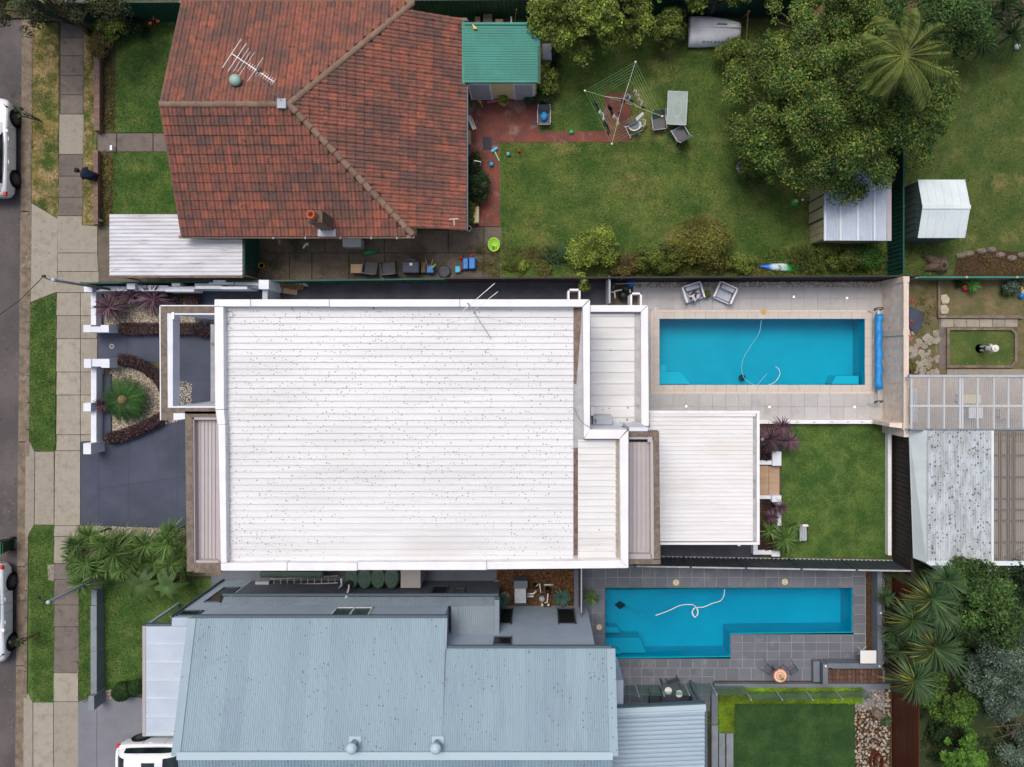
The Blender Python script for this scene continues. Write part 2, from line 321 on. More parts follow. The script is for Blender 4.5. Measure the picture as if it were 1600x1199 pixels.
# ---------------- vegetation
def leaf_obj(name, m, parent, C, n, size, up=.5, shell=(.35,1.18), asp=.5, kind=None, **kw):
    """n small leaf blades spread through the clumps C = [(x,y,z,rx,rz)]"""
    C = np.array(C, float); wt = C[:,3]**2; idx = rng.choice(len(C), n, p=wt/wt.sum()); c = C[idx]
    dr = rng.normal(size=(n,3)); dr /= np.linalg.norm(dr,axis=1)[:,None]; dr[:,2] = np.where(dr[:,2] < -.35, -dr[:,2], dr[:,2])
    rad = rng.uniform(shell[0], shell[1], n)**.7
    p = c[:,:3] + dr*np.stack([c[:,3],c[:,3],c[:,4]],1)*rad[:,None]
    p[:,2] = np.maximum(p[:,2], .02)
    nm = dr*.6 + np.array([0,0,up]) + rng.normal(size=(n,3))*.42; nm /= np.linalg.norm(nm,axis=1)[:,None]
    a = np.cross(nm, rng.normal(size=(n,3))); a /= np.linalg.norm(a,axis=1)[:,None]; b = np.cross(nm, a)
    s = size*rng.uniform(.6,1.25,n)[:,None]
    v = np.stack([p-a*s, p+b*s*asp-nm*s*.12, p+a*s-nm*s*.2, p-b*s*asp-nm*s*.12], 1).reshape(-1,3)
    off = WL[parent.name] if parent is not None else Vector((*C[:,:2].mean(0), 0))
    v -= np.array(off)
    me = bpy.data.meshes.new(name); me.vertices.add(4*n); me.vertices.foreach_set('co', v.ravel())
    me.loops.add(4*n); me.loops.foreach_set('vertex_index', np.arange(4*n, dtype=np.int32))
    me.polygons.add(n); me.polygons.foreach_set('loop_start', np.arange(0,4*n,4, dtype=np.int32)); me.update(calc_edges=True); me.validate()
    me.materials.append(m); o = bpy.data.objects.new(name, me); COL.objects.link(o)
    if parent is not None: o.parent = parent
    else: o.location = off
    if kind: o['kind'] = kind
    return tag(o, **kw)
def dome(cx, cy, rx, ry, z0, z1, nc, cr, rz=None, seed=1):
    r_ = np.random.default_rng(seed); out = []
    for i in range(nc):
        t = r_.uniform(0, 2*math.pi); q = math.sqrt(r_.uniform(0,1))*.98
        z = z0 + (z1-z0)*math.sqrt(max(0,1-q*q))*r_.uniform(.7,1.05)
        k = cr*r_.choice([.35,.5,.7,.95,1.25]); z += r_.uniform(-.25,.2)*cr
        out.append((cx+rx*q*math.cos(t), cy+ry*q*math.sin(t), z, k, (rz or k*.8)))
    return out
def tree(px, py, rx, ry, z0, z1, nc, cr, n, size, m, label, cat='tree', name='garden_tree', group=None, seed=1, zt=None, asp=.5, trunk=.14):
    zc = zt if zt is not None else (z0+z1)/2
    cx, cy = X(px, zc), Y(py, zc); k = (H-zc)/F; rx *= k; ry *= k
    t = thing(name, label, cat, cx, cy, 0, group)
    b = MB(); b.tube([(cx,cy,0),(cx+.06,cy+.03,z0*.6),(cx,cy,z0+.3*(z1-z0))], [trunk,trunk*.8,trunk*.55], 8); b.build('trunk', m_bark, t, smooth=True)
    Cl = dome(cx, cy, rx, ry, z0, z1, int(nc*2.6), cr*.92, seed=seed)
    l = MB()
    for c in Cl[:9]: l.tube([(cx,cy,z0*.7),((cx+c[0])/2,(cy+c[1])/2,(z0+c[2])/2+.1),(c[0],c[1],c[2])], [trunk*.5,trunk*.3,trunk*.12], 5)
    l.build('limbs', m_bark, t, smooth=True)
    leaf_obj('crown', m, t, Cl, int(n*1.35), size*.95, asp=asp)
    return t
def shrub(px, py, rx, ry, h, n, size, m, label, cat='shrub', name='shrub', group=None, seed=1, nc=14, cr=None, asp=.5):
    cx, cy = X(px, h*.6), Y(py, h*.6); k = (H-h*.6)/F; rx *= k; ry *= k
    t = thing(name, label, cat, cx, cy, 0, group)
    b = MB()
    for i in range(4):
        a = i*1.6; b.tube([(cx,cy,0),(cx+rx*.25*math.cos(a),cy+ry*.25*math.sin(a),h*.4),(cx+rx*.4*math.cos(a),cy+ry*.4*math.sin(a),h*.7)], [.03,.02,.01], 5)
    b.build('stems', m_bark, t, smooth=True)
    cr = cr or min(rx,ry)*.42
    leaf_obj('foliage', m, t, dome(cx, cy, max(rx-cr*.7,.02), max(ry-cr*.7,.02), h*.25, h*.85, nc*2, cr, seed=seed), int(n*1.25), size, asp=asp)
    return t
def blade(b, o, ang, L, wd, rise, droop, seg=4):
    """one strap leaf: starts at o, arches out along ang"""
    dx, dy = math.cos(ang), math.sin(ang); px_, py_ = -dy, dx; vs = []
    for i in range(seg+1):
        t = i/seg; r = L*t; z = rise*L*t - droop*L*t*t
        ww = wd*(1-t)**.7*(.55+.9*min(1,t*3)) if i < seg else 0.002
        c = Vector((o[0]+dx*r*math.cos(.0), o[1]+dy*r, o[2]+z))
        vs += [(c.x+px_*ww, c.y+py_*ww, c.z+.25*ww), (c.x-px_*ww, c.y-py_*ww, c.z+.25*ww)]
    b.add(vs, [(2*i,2*i+1,2*i+3,2*i+2) for i in range(seg)])
def rosette(px, py, rad, n, z, m, label, name='cordyline', cat='plant', wd=.022, group=None, trunk=True, m2=None, frac2=(0,0), tr=.05):
    """spiky head at height z; rad in photo pixels"""
    x, y = X(px, z), Y(py, z); L = rad*(H-z)/F
    t = thing(name, label, cat, x, y, 0, group)
    if trunk: MB().tube([(x,y,0),(x+.03,y,z*.5),(x,y,z+.02)], [tr,tr*.8,tr*.6], 7).build('stem', m_bark, t, smooth=True)
    b = MB(); g = MB(); sl_ = random.uniform(-.2,.2)
    for i in range(n):
        e = random.random(); a = i*2.39996+random.uniform(-.3,.3)
        ln = L*random.uniform(.82,1.12)*(1-.35*e)
        tgt = g if (m2 and frac2[0] < (a%(2*math.pi)) < frac2[1] and random.random() < .38) else b
        blade(tgt, (x,y,z), a, ln, wd*random.uniform(.8,1.2), 1.5*e+.15, .9-.35*e)
    b.build('leaves', m, t)
    if g.v: g.build('leaves', m2, t, label='yellowed outer leaves')
    return t
# ---------------- sheeting, fences, paving
PROF = {'sin': lambda p, a: [(0,0),(.17*p,a*.9),(.33*p,a*.9),(.5*p,0),(.67*p,-a*.4),(.83*p,-a*.4)],
        'trap': lambda p, a: [(0,0),(.66*p,0),(.74*p,a),(.90*p,a),(.98*p,0)],
        'pan': lambda p, a: [(0,0),(.86*p,0),(.9*p,a),(.96*p,a)]}
def corr(parent, O, U, V, pitch, amp, prof, per, m, name='roof_sheet', t=.02):
    """ribbed sheets: ribs run along U, sheets side by side along V; one object per sheet"""
    O, U, V = Vector(O), Vector(U), Vector(V); N = U.cross(V).normalized()
    if N.z < 0: N = -N
    LV = V.length; v_ = V.normalized(); nrib = max(1, round(LV/pitch)); pitch = LV/nrib; i = 0
    while i < nrib:
        k = min(per, nrib-i); b = MB(); pts = []
        for j in range(k): pts += [((i+j)*pitch+a, h) for a, h in PROF[prof](pitch, amp)]
        pts.append(((i+k)*pitch, 0))
        lift = N*random.uniform(0,.003)
        vs = []
        for a, h in pts: vs += [O+v_*a+N*h+lift, O+v_*a+N*h+U+lift]
        fs = [(2*q,2*q+1,2*q+3,2*q+2) for q in range(len(pts)-1)]
        b.add(vs, fs)
        o0 = O+v_*(i*pitch)+U-N*.015; 
        b.build(name, m, parent)
        i += k
def rect3(a, b_, c, d_, z): return [P(a,c,z),P(b_,c,z),P(b_,d_,z),P(a,d_,z)]
def fence(name, label, p0, p1, h, m, ptype='trap', plen=2.4, cap=None, group=None, cat='fence', pitch=.19, side=1, capm=None):
    """sheet-metal fence between two ground points: ribbed infill panels, rails and posts"""
    a, b_ = Vector((*p0,0)), Vector((*p1,0)); L = (b_-a).length; u = (b_-a).normalized(); nrm = Vector((-u.y,u.x,0))*side
    t = thing(name, label, cat, *((a+b_)/2)[:2], 0, group); n = max(1, round(L/plen)); s = L/n
    for i in range(n):
        q = MB(); k = round(s/pitch); pp = s/k
        pr = []
        for j in range(k): pr += [(j*pp,0),(j*pp+.3*pp,0),(j*pp+.42*pp,.035),(j*pp+.84*pp,.035),(j*pp+.96*pp,0)]
        pr.append((s,0)); vs = []
        for c, hh in pr:
            w_ = a+u*(i*s+c)+nrm*(hh-.017); vs += [(w_.x,w_.y,.03),(w_.x,w_.y,h-.03)]
        q.add(vs, [(2*g,2*g+1,2*g+3,2*g+2) for g in range(len(pr)-1)]); q.build('fence_panel', m, t)
        r_ = MB()
        w0, w1 = a+u*(i*s+.03), a+u*((i+1)*s-.03)
        for z in (0, h-.05):
            r_ = MB(); r_.poly([tuple((w0+nrm*.03)[:2]),tuple((w1+nrm*.03)[:2]),tuple((w1-nrm*.03)[:2]),tuple((w0-nrm*.03)[:2])], z+.005, z+.05); r_.build('rail', capm or m, t)
    for i in range(n+1):
        w_ = a+u*(i*s); r_ = MB(); r_.box(w_.x-.035,w_.x+.035,w_.y-.035,w_.y+.035,0,h+.01); r_.box(w_.x-.045,w_.x+.045,w_.y-.045,w_.y+.045,h+.01,h+.03); r_.build('post', m, t)
    return t
CUBE = MB().box(-.5,.5,-.5,.5,-.5,.5).mesh('tile')
_cm = {}
def unit(m, name='tile', bev=0):
    k = (m.name, name)
    if k not in _cm:
        me = CUBE.copy(); me.name = name; me.materials.append(m); _cm[k] = me
    return _cm[k]
def tiles(parent, a, b_, c, d_, nx, ny, z, m, gap=.008, name='tile', t=.03, jit=.002, stagger=False):
    """grid of separate pieces over photo rectangle a..b, c..d at height z (top)"""
    x0, x1, y0, y1 = X(a,z), X(b_,z), Y(c,z), Y(d_,z); dx, dy = (x1-x0)/nx, (y1-y0)/ny; me = unit(m, name)
    for i in range(nx):
        for j in range(ny):
            piece(name, me, parent, (x0+(i+.5)*dx, y0+(j+.5)*dy, z-t/2+random.uniform(-jit,jit)), (random.uniform(-.002,.002),random.uniform(-.002,.002),0), (dx-gap, abs(dy)-gap, t))
def sheet_holes(name, rect, holes, z, m, t=.0, kind='structure', label=None, parent=None):
    xs = sorted({rect[0],rect[1],*[h[0] for h in holes],*[h[1] for h in holes]}); ys = sorted({rect[2],rect[3],*[h[2] for h in holes],*[h[3] for h in holes]})
    b = MB()
    for i in range(len(xs)-1):
        for j in range(len(ys)-1):
            cx, cy = (xs[i]+xs[i+1])/2, (ys[j]+ys[j+1])/2
            if any(h[0]<cx<h[1] and h[2]<cy<h[3] for h in holes): continue
            b.quad((xs[i],ys[j],z),(xs[i+1],ys[j],z),(xs[i+1],ys[j+1],z),(xs[i],ys[j+1],z))
    return b.build(name, m, parent, kind=kind)
def patchp(name, m, pts, z, t=.03, kind='structure', parent=None, label=None):
    b = MB().ppoly(pts, z-t, z)
    return b.build(name, m, parent, kind=kind, label=label)

# ---------------- the ground
H1 = (X(1028), X(1354), Y(604), Y(496)); H2 = (X(944), X(1334), Y(992), Y(917)); H3 = (X(944), X(1143), Y(1030), Y(990))
sheet_holes('ground', (X(48), 60, -60, 60), [H1, H2, H3], -.02, m_ground)
sheet_holes('road_base', (X(-190),X(48),-60,60), [], -.31, m_ground)
MB().quad((-90,-60,-.02),(X(-190),-60,-.02),(X(-190),60,-.02),(-90,60,-.02)).build('ground', m_ground, kind='structure')
road = MB().poly([(X(-190),-60),(X(20),-60),(X(23),Y(1199)),(X(34),Y(0)),(X(35),60),(X(-190),60)], -.3, -.13).build('road', m_asph, kind='structure')
# dish gutter + kerb
g1 = MB()
for (ya, yb) in ((-1100,330),(331.5,690),(691.5,885),(886.5,1040),(1041.5,2300)):
    g1.ppoly([(35-ya*.0095,ya),(48-ya*.010,ya),(48-yb*.010,yb),(35-yb*.0095,yb)], -.2, -.09)
g1.build('gutter', m_gutter, kind='structure')
kb = thing('kerb', None, None, X(48), 0); kb['kind'] = 'structure'
for i in range(-3, 40):
    y0, y1 = i*42, i*42+41
    if 680 < y0 < 830 or 1050 < y0: hh = -.05
    else: hh = .02
    MB().ppoly([(47-y0*.0093,y0),(52-y0*.0095,y0),(52-y1*.0095,y1),(47-y1*.0093,y1)], -.2, hh).build('kerbstone', m_gutter, kb)
# verge strips
patchp('verge', m_verge, [(51,-1000),(94,-1000),(91,342),(46,313)], .0)
patchp('verge', m_verge, [(130,-1000),(150,-1000),(151,352),(129,352)], .0)
patchp('verge', m_lawn2, [(46,474),(88,458),(86,705),(55,705),(46,688)], .012)
patchp('verge', m_lawn2, [(55,821),(84,821),(84,1098),(52,1098),(43,1085),(45,835)], .012)
patchp('verge', m_lawn2, [(123,905),(142,905),(141,1097),(123,1097)], .012)
patchp('verge', m_verge, [(34,1199),(120,1199),(120,2300),(30,2300)], .0)
# footpath slabs
fp = thing('footpath', None, None, X(110), 0); fp['kind'] = 'structure'
def slab(pts, m, z=.015): MB().ppoly(pts, z-.08, z+random.uniform(-.004,.004)).build('slab', m, fp)
ys_ = [-560,-380,-200,-60,28,58,87,118,148,178]
for i in range(len(ys_)-1): slab([(95,ys_[i]+1),(131,ys_[i]+1),(131,ys_[i+1]),(95,ys_[i+1])], m_concd)
slab([(93,179),(131,179),(130,241),(92,241)], m_conc)
for a, c in ((242,275),(276,308),(309,337)): slab([(92,a),(130,a),(129,c),(91,c)], m_concd)
slab([(90,338),(128,338),(128,352),(152,354),(152,395),(90,395)], m_conc); slab([(90,396),(152,396),(153,424),(90,424)], m_conc); slab([(90,425),(154,425),(153,457),(89,457)], m_conc)
for a, c in ((458,493),(494,529),(530,581),(582,617),(618,679),(680,704)):
    slab([(89,a),(125,a),(125,c),(88,c)], m_conc)
    slab([(126,a),(152,a),(151,c),(126,c)], m_conc)
for a, c in ((705,821),): slab([(86,a),(125,a),(125,c),(85,c)], m_conc)
for a, c in ((822,838),(839,880),(881,905),(906,945),(946,979),(980,1051)): slab([(85,a),(123,a),(123,c),(84,c)], m_concd if a > 850 else m_conc)
slab([(74,882),(84,882),(84,908),(75,906)], m_conc)
for a, c in ((1052,1096),(1097,1250),(1251,1400)): slab([(84,a),(122,a),(122,c),(84,c)], m_conc)
slab([(52,1098),(83,1098),(83,1300),(52,1300)], m_conc); slab([(37,1084),(44,1085),(51,1098),(51,1300),(36,1300)], m_conc)
slab([(55,706),(84,706),(84,820),(54,820)], m_conc, .008); slab([(40,690),(47,691),(54,706),(53,820),(45,834),(39,860)], m_conc, .004)
slab([(46,316),(90,342),(89,456),(48,472),(47,400)], m_conc, .004)
# front yards
patchp('dry_garden_bed', m_dry, [(150,-600),(180,-600),(178,208),(152,208)], .0)
patchp('dry_garden_bed', m_dry, [(152,238),(176,238),(172,352),(152,352)], .0)
patchp('front_lawn', m_lawn2, [(180,34),(300,34),(300,207),(179,207)], .015)
patchp('front_lawn', m_lawn2, [(177,238),(300,238),(300,420),(174,420)], .015)
fpa = thing('front_path', None, None, X(210), Y(223)); fpa['kind'] = 'structure'
for a, c in ((153,182),(183,239),(240,300)): MB().pbox(a,c-.6,209,237,-.05,.022).build('slab', m_concd, fpa)
patchp('side_concrete', m_side, [(153,353),(400,353),(400,440),(153,440)], .012)
sp = thing('side_passage', None, None, X(560), Y(395)); sp['kind'] = 'structure'
for a, b_, c, d_ in ((405,507,360,395),(508,600,360,395),(601,700,360,395),(405,452,396,440),(453,487,396,440),(488,545,396,440),(546,601,396,440),(602,724,396,440),(701,755,355,395),(725,756,396,440),(757,784,355,396)):
    MB().pbox(a+.4,b_-.4,c+.4,d_-.4,-.06,.012+random.uniform(0,.012)).build('slab', m_side, sp)
# back lawns
patchp('back_lawn', m_lawn1, [(781,222),(1400,222),(1400,436),(781,436)], .012)
patchp('back_lawn', m_lawn1, [(843,30),(1400,30),(1400,223),(945,223),(945,206),(843,206)], .008)
patchp('back_lawn', m_lawn4, [(1404,40),(1800,40),(1800,430),(1404,430)], .012)
patchp('beyond_yard', m_dry, [(-100,-700),(1800,-700),(1800,28),(-100,28)], -.008, t=.005)
m_pav = M('brick_pavers', (128,72,60), (104,66,60), s=2, rough=.9, bump=.4, patch=((150,126,118), 1.2, .54, .72), patch2=((112,88,90), 4, .6, .7), grain=.22, gs=40)
patchp('brick_patio', m_pav, [(728,120),(783,120),(843,150),(843,221),(781,221),(781,354),(728,354)], .02)
patchp('brick_path', m_pav, [(783,207),(945,205),(945,222),(783,223)], .022)
patchp('hoist_base', m_pav, [(944,147),(985,145),(986,221),(945,223)], .024)
# home block
patchp('driveway', m_char, [(153,440),(345,440),(345,640),(262,640),(262,566),(153,566)], .014)
patchp('driveway', m_char, [(126,690),(160,688),(250,640),(345,640),(345,828),(126,822)], .018)
m_joint = M('saw_cut', (66,66,76), rough=.9)
jb = MB(); 
for a in ((154,156),(201,202.2),(277.6,278.6)): jb.pbox(a[0]-.3,a[0]+.5,650 if a[0]>190 else 700,824,.016,.0205)
jb.ppoly([(153,764),(202,757),(290,744),(290,745.2),(202,758.2),(153,765.2)], .016,.0212)
jb.pbox(199,199.8,522,561,.012,.0165); jb.pbox(262,334,585,585.8,.012,.0165)
jb.build('control_joints', m_joint, kind='stuff')
patchp('side_path', m_chard, [(290,440),(960,440),(960,600),(290,600)], .008)
patchp('side_path', m_chard, [(990,845),(1190,845),(1190,885),(990,885)], .02)
patchp('backyard_lawn', m_lawn2, [(1222,661),(1390,661),(1390,872),(1222,872)], .02)
patchp('pebble_bed', m_pebbase, [(155,452),(305,452),(305,508),(155,508)], .03)
patchp('pebble_bed', m_pebbase, [(158,566),(200,566),(261,590),(261,652),(165,690),(158,690)], .03)
patchp('pebble_bed', m_pebbase, [(125,822),(345,828),(345,900),(125,900)], .01)
# lower neighbour's ground
patchp('front_lawn', m_lawn2, [(155,905),(330,905),(330,1096),(157,1082)], .012)
patchp('neighbour_driveway', M('grey_concrete_drive', (124,126,134), (116,118,126), s=1, rough=.85, bump=.1, patch=((110,112,120), .8, .55, .75), grain=.07, gs=60), [(122,1097),(157,1084),(230,1092),(330,1092),(330,1400),(122,1400)], .018)
MB().pbox(151,151.6,1100,1300,.016,.0205).build('driveway_joint', m_joint, kind='stuff')
patchp('side_path', m_greywall2, [(330,880),(776,880),(776,960),(330,960)], .004)
patchp('mulch_bed', m_soil, [(776,880),(908,880),(908,950),(776,950)], .006)
patchp('lower_lawn', m_lawn3, [(1145,1098),(1336,1098),(1336,1500),(1145,1500)], .014)
patchp('neighbour_yard', m_dry2, [(1412,437),(1800,437),(1800,640),(1412,640)], .0)
patchp('wild_ground', M('shaded_lawn', (46,60,30), (60,72,36), s=1, rough=.95, bump=.6, patch=((84,78,50), .9, .56, .72), grain=.3, gs=30), [(1432,884),(1800,884),(1800,1600),(1432,1600)], .0)

# ---------------- pools
def pool(name, label, outline, depth, m, group):
    t = thing(name, label, 'pool', sum(X(p[0]) for p in outline)/len(outline), sum(Y(p[1]) for p in outline)/len(outline), 0, group)
    pts = [(X(a),Y(b_)) for a, b_ in outline]; n = len(pts)
    b = MB(); b.add([(x,y,-.0) for x, y in pts]+[(x,y,-depth) for x, y in pts], [(i,(i+1)%n,n+(i+1)%n,n+i) for i in range(n)]+[tuple(range(n,2*n))])
    b.build('pool_shell', m, t)
    return t
pl1 = pool('swimming_pool', 'long rectangular pool with pale paving and a rolled blue cover at its end', [(1030,498),(1352,498),(1352,602),(1030,602)], 1.35, m_shell1, 'backyard swimming pools')
m_step = M('pool_step', (70,204,226), rough=.5); m_step2 = M('pool_step_b', (60,196,214), rough=.5)
MB().poly([(X(1031),Y(601)),(X(1031),Y(581)),(X(1066),Y(581)),(X(1082),Y(601))], -1.3, -.45).build('pool_step', m_step, pl1)
MB().poly([(X(1306),Y(601)),(X(1313),Y(588)),(X(1349),Y(588)),(X(1349),Y(601))], -1.3, -.5).build('pool_step', m_step, pl1)
MB().pbox(1031,1041,570,580.5,-1.3,-.7).build('pool_step', m_step, pl1)
MB().quad((X(1030.2),Y(601.8),-.12),(X(1351.8),Y(601.8),-.12),(X(1351.8),Y(498.2),-.12),(X(1030.2),Y(498.2),-.12)).build('pool_water', m_water, pl1)
pl2 = pool('swimming_pool', 'L-shaped pool set in dark slate paving with a coiled white cleaner hose', [(946,922),(1332,919),(1332,989),(1141,991),(1141,1027),(946,1029)], 1.35, m_shell2, 'backyard swimming pools')
MB().poly([(X(947),Y(1027)),(X(947),Y(1004)),(X(1002),Y(1003)),(X(1012),Y(1027))], -1.3, -.5).build('pool_step', m_step2, pl2)
MB().poly([(X(947),Y(999)),(X(947),Y(990)),(X(967),Y(990)),(X(973),Y(999))], -1.3, -.8).build('pool_step', m_step2, pl2)
MB().poly([(X(947),Y(1026)),(X(947),Y(1017)),(X(966),Y(1017)),(X(972),Y(1026))], -.5, -.25).build('pool_step', m_step2, pl2)
MB().poly([(X(a),Y(b_)) for a, b_ in ((946.2,922.2),(1331.8,919.2),(1331.8,988.8),(1140.8,990.8),(1140.8,1026.8),(946.2,1028.8))], -.121, -.12).build('pool_water', m_water, pl2)
# deck 1
dk = thing('pool_deck', None, None, X(1190), Y(550)); dk['kind'] = 'structure'
sheet_holes('bedding', (X(989),X(1381),Y(659),Y(441)), [H1], .0, m_grout, kind=None, parent=dk)
tiles(dk, 990,1380,449,484, 19,2, .03, m_deck); tiles(dk, 990,1017,484,613, 1,6,.03,m_deck); tiles(dk,1368,1380,484,613,1,6,.03,m_deck)
tiles(dk, 990,1380,613,658, 19,2,.03,m_deck)
tiles(dk, 1018,1367,484,488, 24,1,.034,m_strip,gap=.004,name='edge_strip'); tiles(dk, 1018,1367,611.5,615.5, 24,1,.034,m_strip,gap=.004,name='edge_strip')
tiles(dk, 1017,1021,488,611.5, 1,9,.034,m_strip,gap=.004,name='edge_strip'); tiles(dk, 1363.5,1367.5,488,611.5, 1,9,.034,m_strip,gap=.004,name='edge_strip')
tiles(dk, 1021,1363,488,498.5, 21,1,.04,m_cope,name='coping',t=.05); tiles(dk, 1021,1363,601.5,611.5, 21,1,.04,m_cope,name='coping',t=.05)
tiles(dk, 1021,1030.5,498.5,601.5, 1,7,.04,m_cope,name='coping',t=.05); tiles(dk, 1351.5,1363,498.5,601.5, 1,7,.04,m_cope,name='coping',t=.05)
# deck 2
dk2 = thing('slate_terrace', None, None, X(1150), Y(980)); dk2['kind'] = 'structure'
sheet_holes('bedding', (X(905),X(1382),Y(1110),Y(884)), [H2,H3], .012, m_groutd, kind=None, parent=dk2)
tiles(dk2, 907,946,886,1030, 2,8,.02,m_slate,gap=.024); tiles(dk2, 946,1332,886,919, 20,2,.02,m_slate,gap=.024)
tiles(dk2, 1332,1352,886,990, 1,7,.02,m_slate,gap=.024)
tiles(dk2, 1141,1352,991,1044, 11,4,.02,m_slate,gap=.026); tiles(dk2, 946,1141,1029,1044, 10,1,.02,m_slate,gap=.026)
tiles(dk2, 946,1116,1044,1112, 9,5,.02,m_slate,gap=.026); tiles(dk2, 1116,1232,1044,1064, 6,1,.02,m_slate,gap=.026)
tiles(dk2, 1232,1275,1044,1064, 2,1,.02,m_slate,gap=.026)
patchp('mulch_bed', m_soil, [(1353,890),(1370,890),(1370,1020),(1353,1020)], .03)
patchp('mulch_bed', m_soil, [(1276,1030),(1300,1030),(1300,1064),(1276,1066)], .02)
patchp('mulch_bed', m_soil, [(1115,1064),(1276,1064),(1276,1072),(1115,1072)], .03)
# ================= red tiled house
ZE, ZR = 3.0, 4.75
LX = -14.5; AX = -9.54; EX = -5.08; RY = 9.745; YT = 14.46; YB = 5.03; SL = (ZR-ZE)/(YT-RY); EX2 = -3.04; ZX = ZE-SL*(EX2-EX)
rh = thing('tiled_house', 'single storey house under a weathered terracotta tiled hip and gable roof', 'house', -9, RY)
MB().box(LX+.35,EX-.3,YB+.45,YT-.45,0,ZE-.12).build('wall', m_cream, rh)
MB().box(EX-.3,EX2-.25,YB+.75,YT-.8,0,ZX+.02).build('wall', m_cream, rh)
MB().add([(LX+.3,YB+.45,ZE-.12),(LX+.3,YT-.45,ZE-.12),(LX+.3,RY,ZR-.25)],[(0,2,1)]).build('gable_wall', m_cream, rh)
def rz_(x, y):       # roof surface height
    zs = ZR-SL*abs(y-RY)
    return zs if x < AX-.02 else min(zs, ZR-SL*(x-AX)*(RY and 1)*(4.715/4.46))
dkr = MB(); kx = (ZR-ZE)/(EX-AX); zx = ZE-kx*(EX2-EX)
dkr.slab([(LX,YT,ZE),(LX,RY,ZR),(AX,RY,ZR),(EX,YT,ZE)][::-1], .03); dkr.slab([(LX,YB,ZE),(EX,YB,ZE),(AX,RY,ZR),(LX,RY,ZR)], .03)
dkr.slab([(EX,YB,ZE),(EX,YB+.35,ZE),(EX2,YB+.35,zx),(EX2,YT-.35,zx),(EX,YT-.35,ZE),(EX,YT,ZE),(AX,RY,ZR)], .03)
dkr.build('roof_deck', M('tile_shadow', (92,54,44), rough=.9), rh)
m_tedge = M('tile_edge_shade_lichen', (62,44,42), (84,60,54), s=4, rough=.9)  # dark lip colour paints in the gap shadow between courses, plus lichen
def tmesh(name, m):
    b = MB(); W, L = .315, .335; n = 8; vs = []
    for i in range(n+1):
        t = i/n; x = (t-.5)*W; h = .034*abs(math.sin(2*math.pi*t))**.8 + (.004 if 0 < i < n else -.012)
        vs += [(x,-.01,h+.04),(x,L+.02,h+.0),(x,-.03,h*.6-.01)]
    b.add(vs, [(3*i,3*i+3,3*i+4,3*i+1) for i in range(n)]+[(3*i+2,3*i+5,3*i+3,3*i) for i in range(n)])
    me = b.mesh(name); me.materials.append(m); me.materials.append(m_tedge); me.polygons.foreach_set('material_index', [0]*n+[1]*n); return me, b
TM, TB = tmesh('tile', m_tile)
spots_ = []
def inside(x, y, poly):
    c = False
    for i in range(len(poly)):
        x1,y1 = poly[i]; x2,y2 = poly[i-1]
        if (y1>y) != (y2>y) and x < (x2-x1)*(y-y1)/(y2-y1)+x1: c = not c
    return c
def plane_tiles(org, across, up, slope, poly, nA, nU, cw, cl):
    for j in range(nU):
        for i in range(nA):
            a = (i+.5)*cw; u = j*cl; cx = org[0]+across[0]*a+up[0]*(u+cl/2); cy = org[1]+across[1]*a+up[1]*(u+cl/2)
            if not inside(cx, cy, poly): continue
            z = org[2]+slope*u; ang = math.atan2(up[1],up[0])-math.pi/2
            mt = Matrix.Translation((org[0]+across[0]*a+up[0]*u, org[1]+across[1]*a+up[1]*u, z+.012)) @ Matrix.Rotation(ang,4,'Z') @ Matrix.Rotation(math.atan(slope)+random.uniform(-.008,.008),4,'X') @ Matrix.Rotation(random.uniform(-.006,.006),4,'Z')
            spots_.append((H-z, math.hypot(cx,cy), mt))
cwx = .315
plane_tiles((LX,YB-.04,ZE), (1,0), (0,1), SL, [(LX,YB-.1),(EX+.05,YB-.1),(AX,RY),(LX,RY)], int((EX-LX)/cwx)+1, 14, cwx, (RY-YB)/14)
plane_tiles((LX,YT+.04,ZE), (1,0), (0,-1), SL, [(LX,YT+.1),(EX+.05,YT+.1),(AX,RY),(LX,RY)], int((EX-LX)/cwx)+1, 14, cwx, (YT-RY)/14)
plane_tiles((EX2+.03,YB+.3,zx), (0,1), (-1,0), kx, [(EX2+.1,YB+.3),(EX2+.1,YT-.3),(EX,YT-.33),(EX-.05,YT-.05),(AX,RY),(EX-.05,YB+.05),(EX,YB+.33)], 28, 20, (YT-YB-.6)/28, (EX2-AX)/20)
spots_.sort(key=lambda t: t[0]+t[1]*.08)
for k, (_, _, mt) in enumerate(spots_[:290]):
    o = bpy.data.objects.new('tile', TM); COL.objects.link(o); o.parent = rh
    mm = mt.copy(); mm.translation -= WL[rh.name]; o.matrix_local = mm
fb = MB()
for _, _, mt in spots_[290:]: fb.add([mt @ Vector(v) for v in TB.v], TB.f)
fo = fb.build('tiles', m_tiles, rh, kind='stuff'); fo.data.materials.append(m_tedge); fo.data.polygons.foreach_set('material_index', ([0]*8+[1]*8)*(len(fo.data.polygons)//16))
def ridge(parent, a, b_, n, m, w=.135):
    a, b_ = Vector(a), Vector(b_); u = (b_-a)/n; L = u.length
    b = MB(); pr = [(math.cos(t)*w, math.sin(t)*w*.75-.02) for t in [0,.5,1.05,1.57,2.09,2.64,3.1416]]
    b.add([(x,0,z) for x, z in pr]+[(x*.8,L*1.04,z*.8-.03) for x, z in pr]+[(x*.8,0,z*.6-.01) for x, z in pr], [(i,i+1,8+i,7+i) for i in range(6)]+[(14+i,15+i,i+1,i) for i in range(6)])
    me = b.mesh('ridge_tile'); me.materials.append(m); q = u.to_track_quat('Y','Z').to_euler()
    for i in range(n): piece('ridge_tile', me, parent, a+u*i+Vector((0,0,.02)), (q.x,q.y,q.z+random.uniform(-.02,.02)))
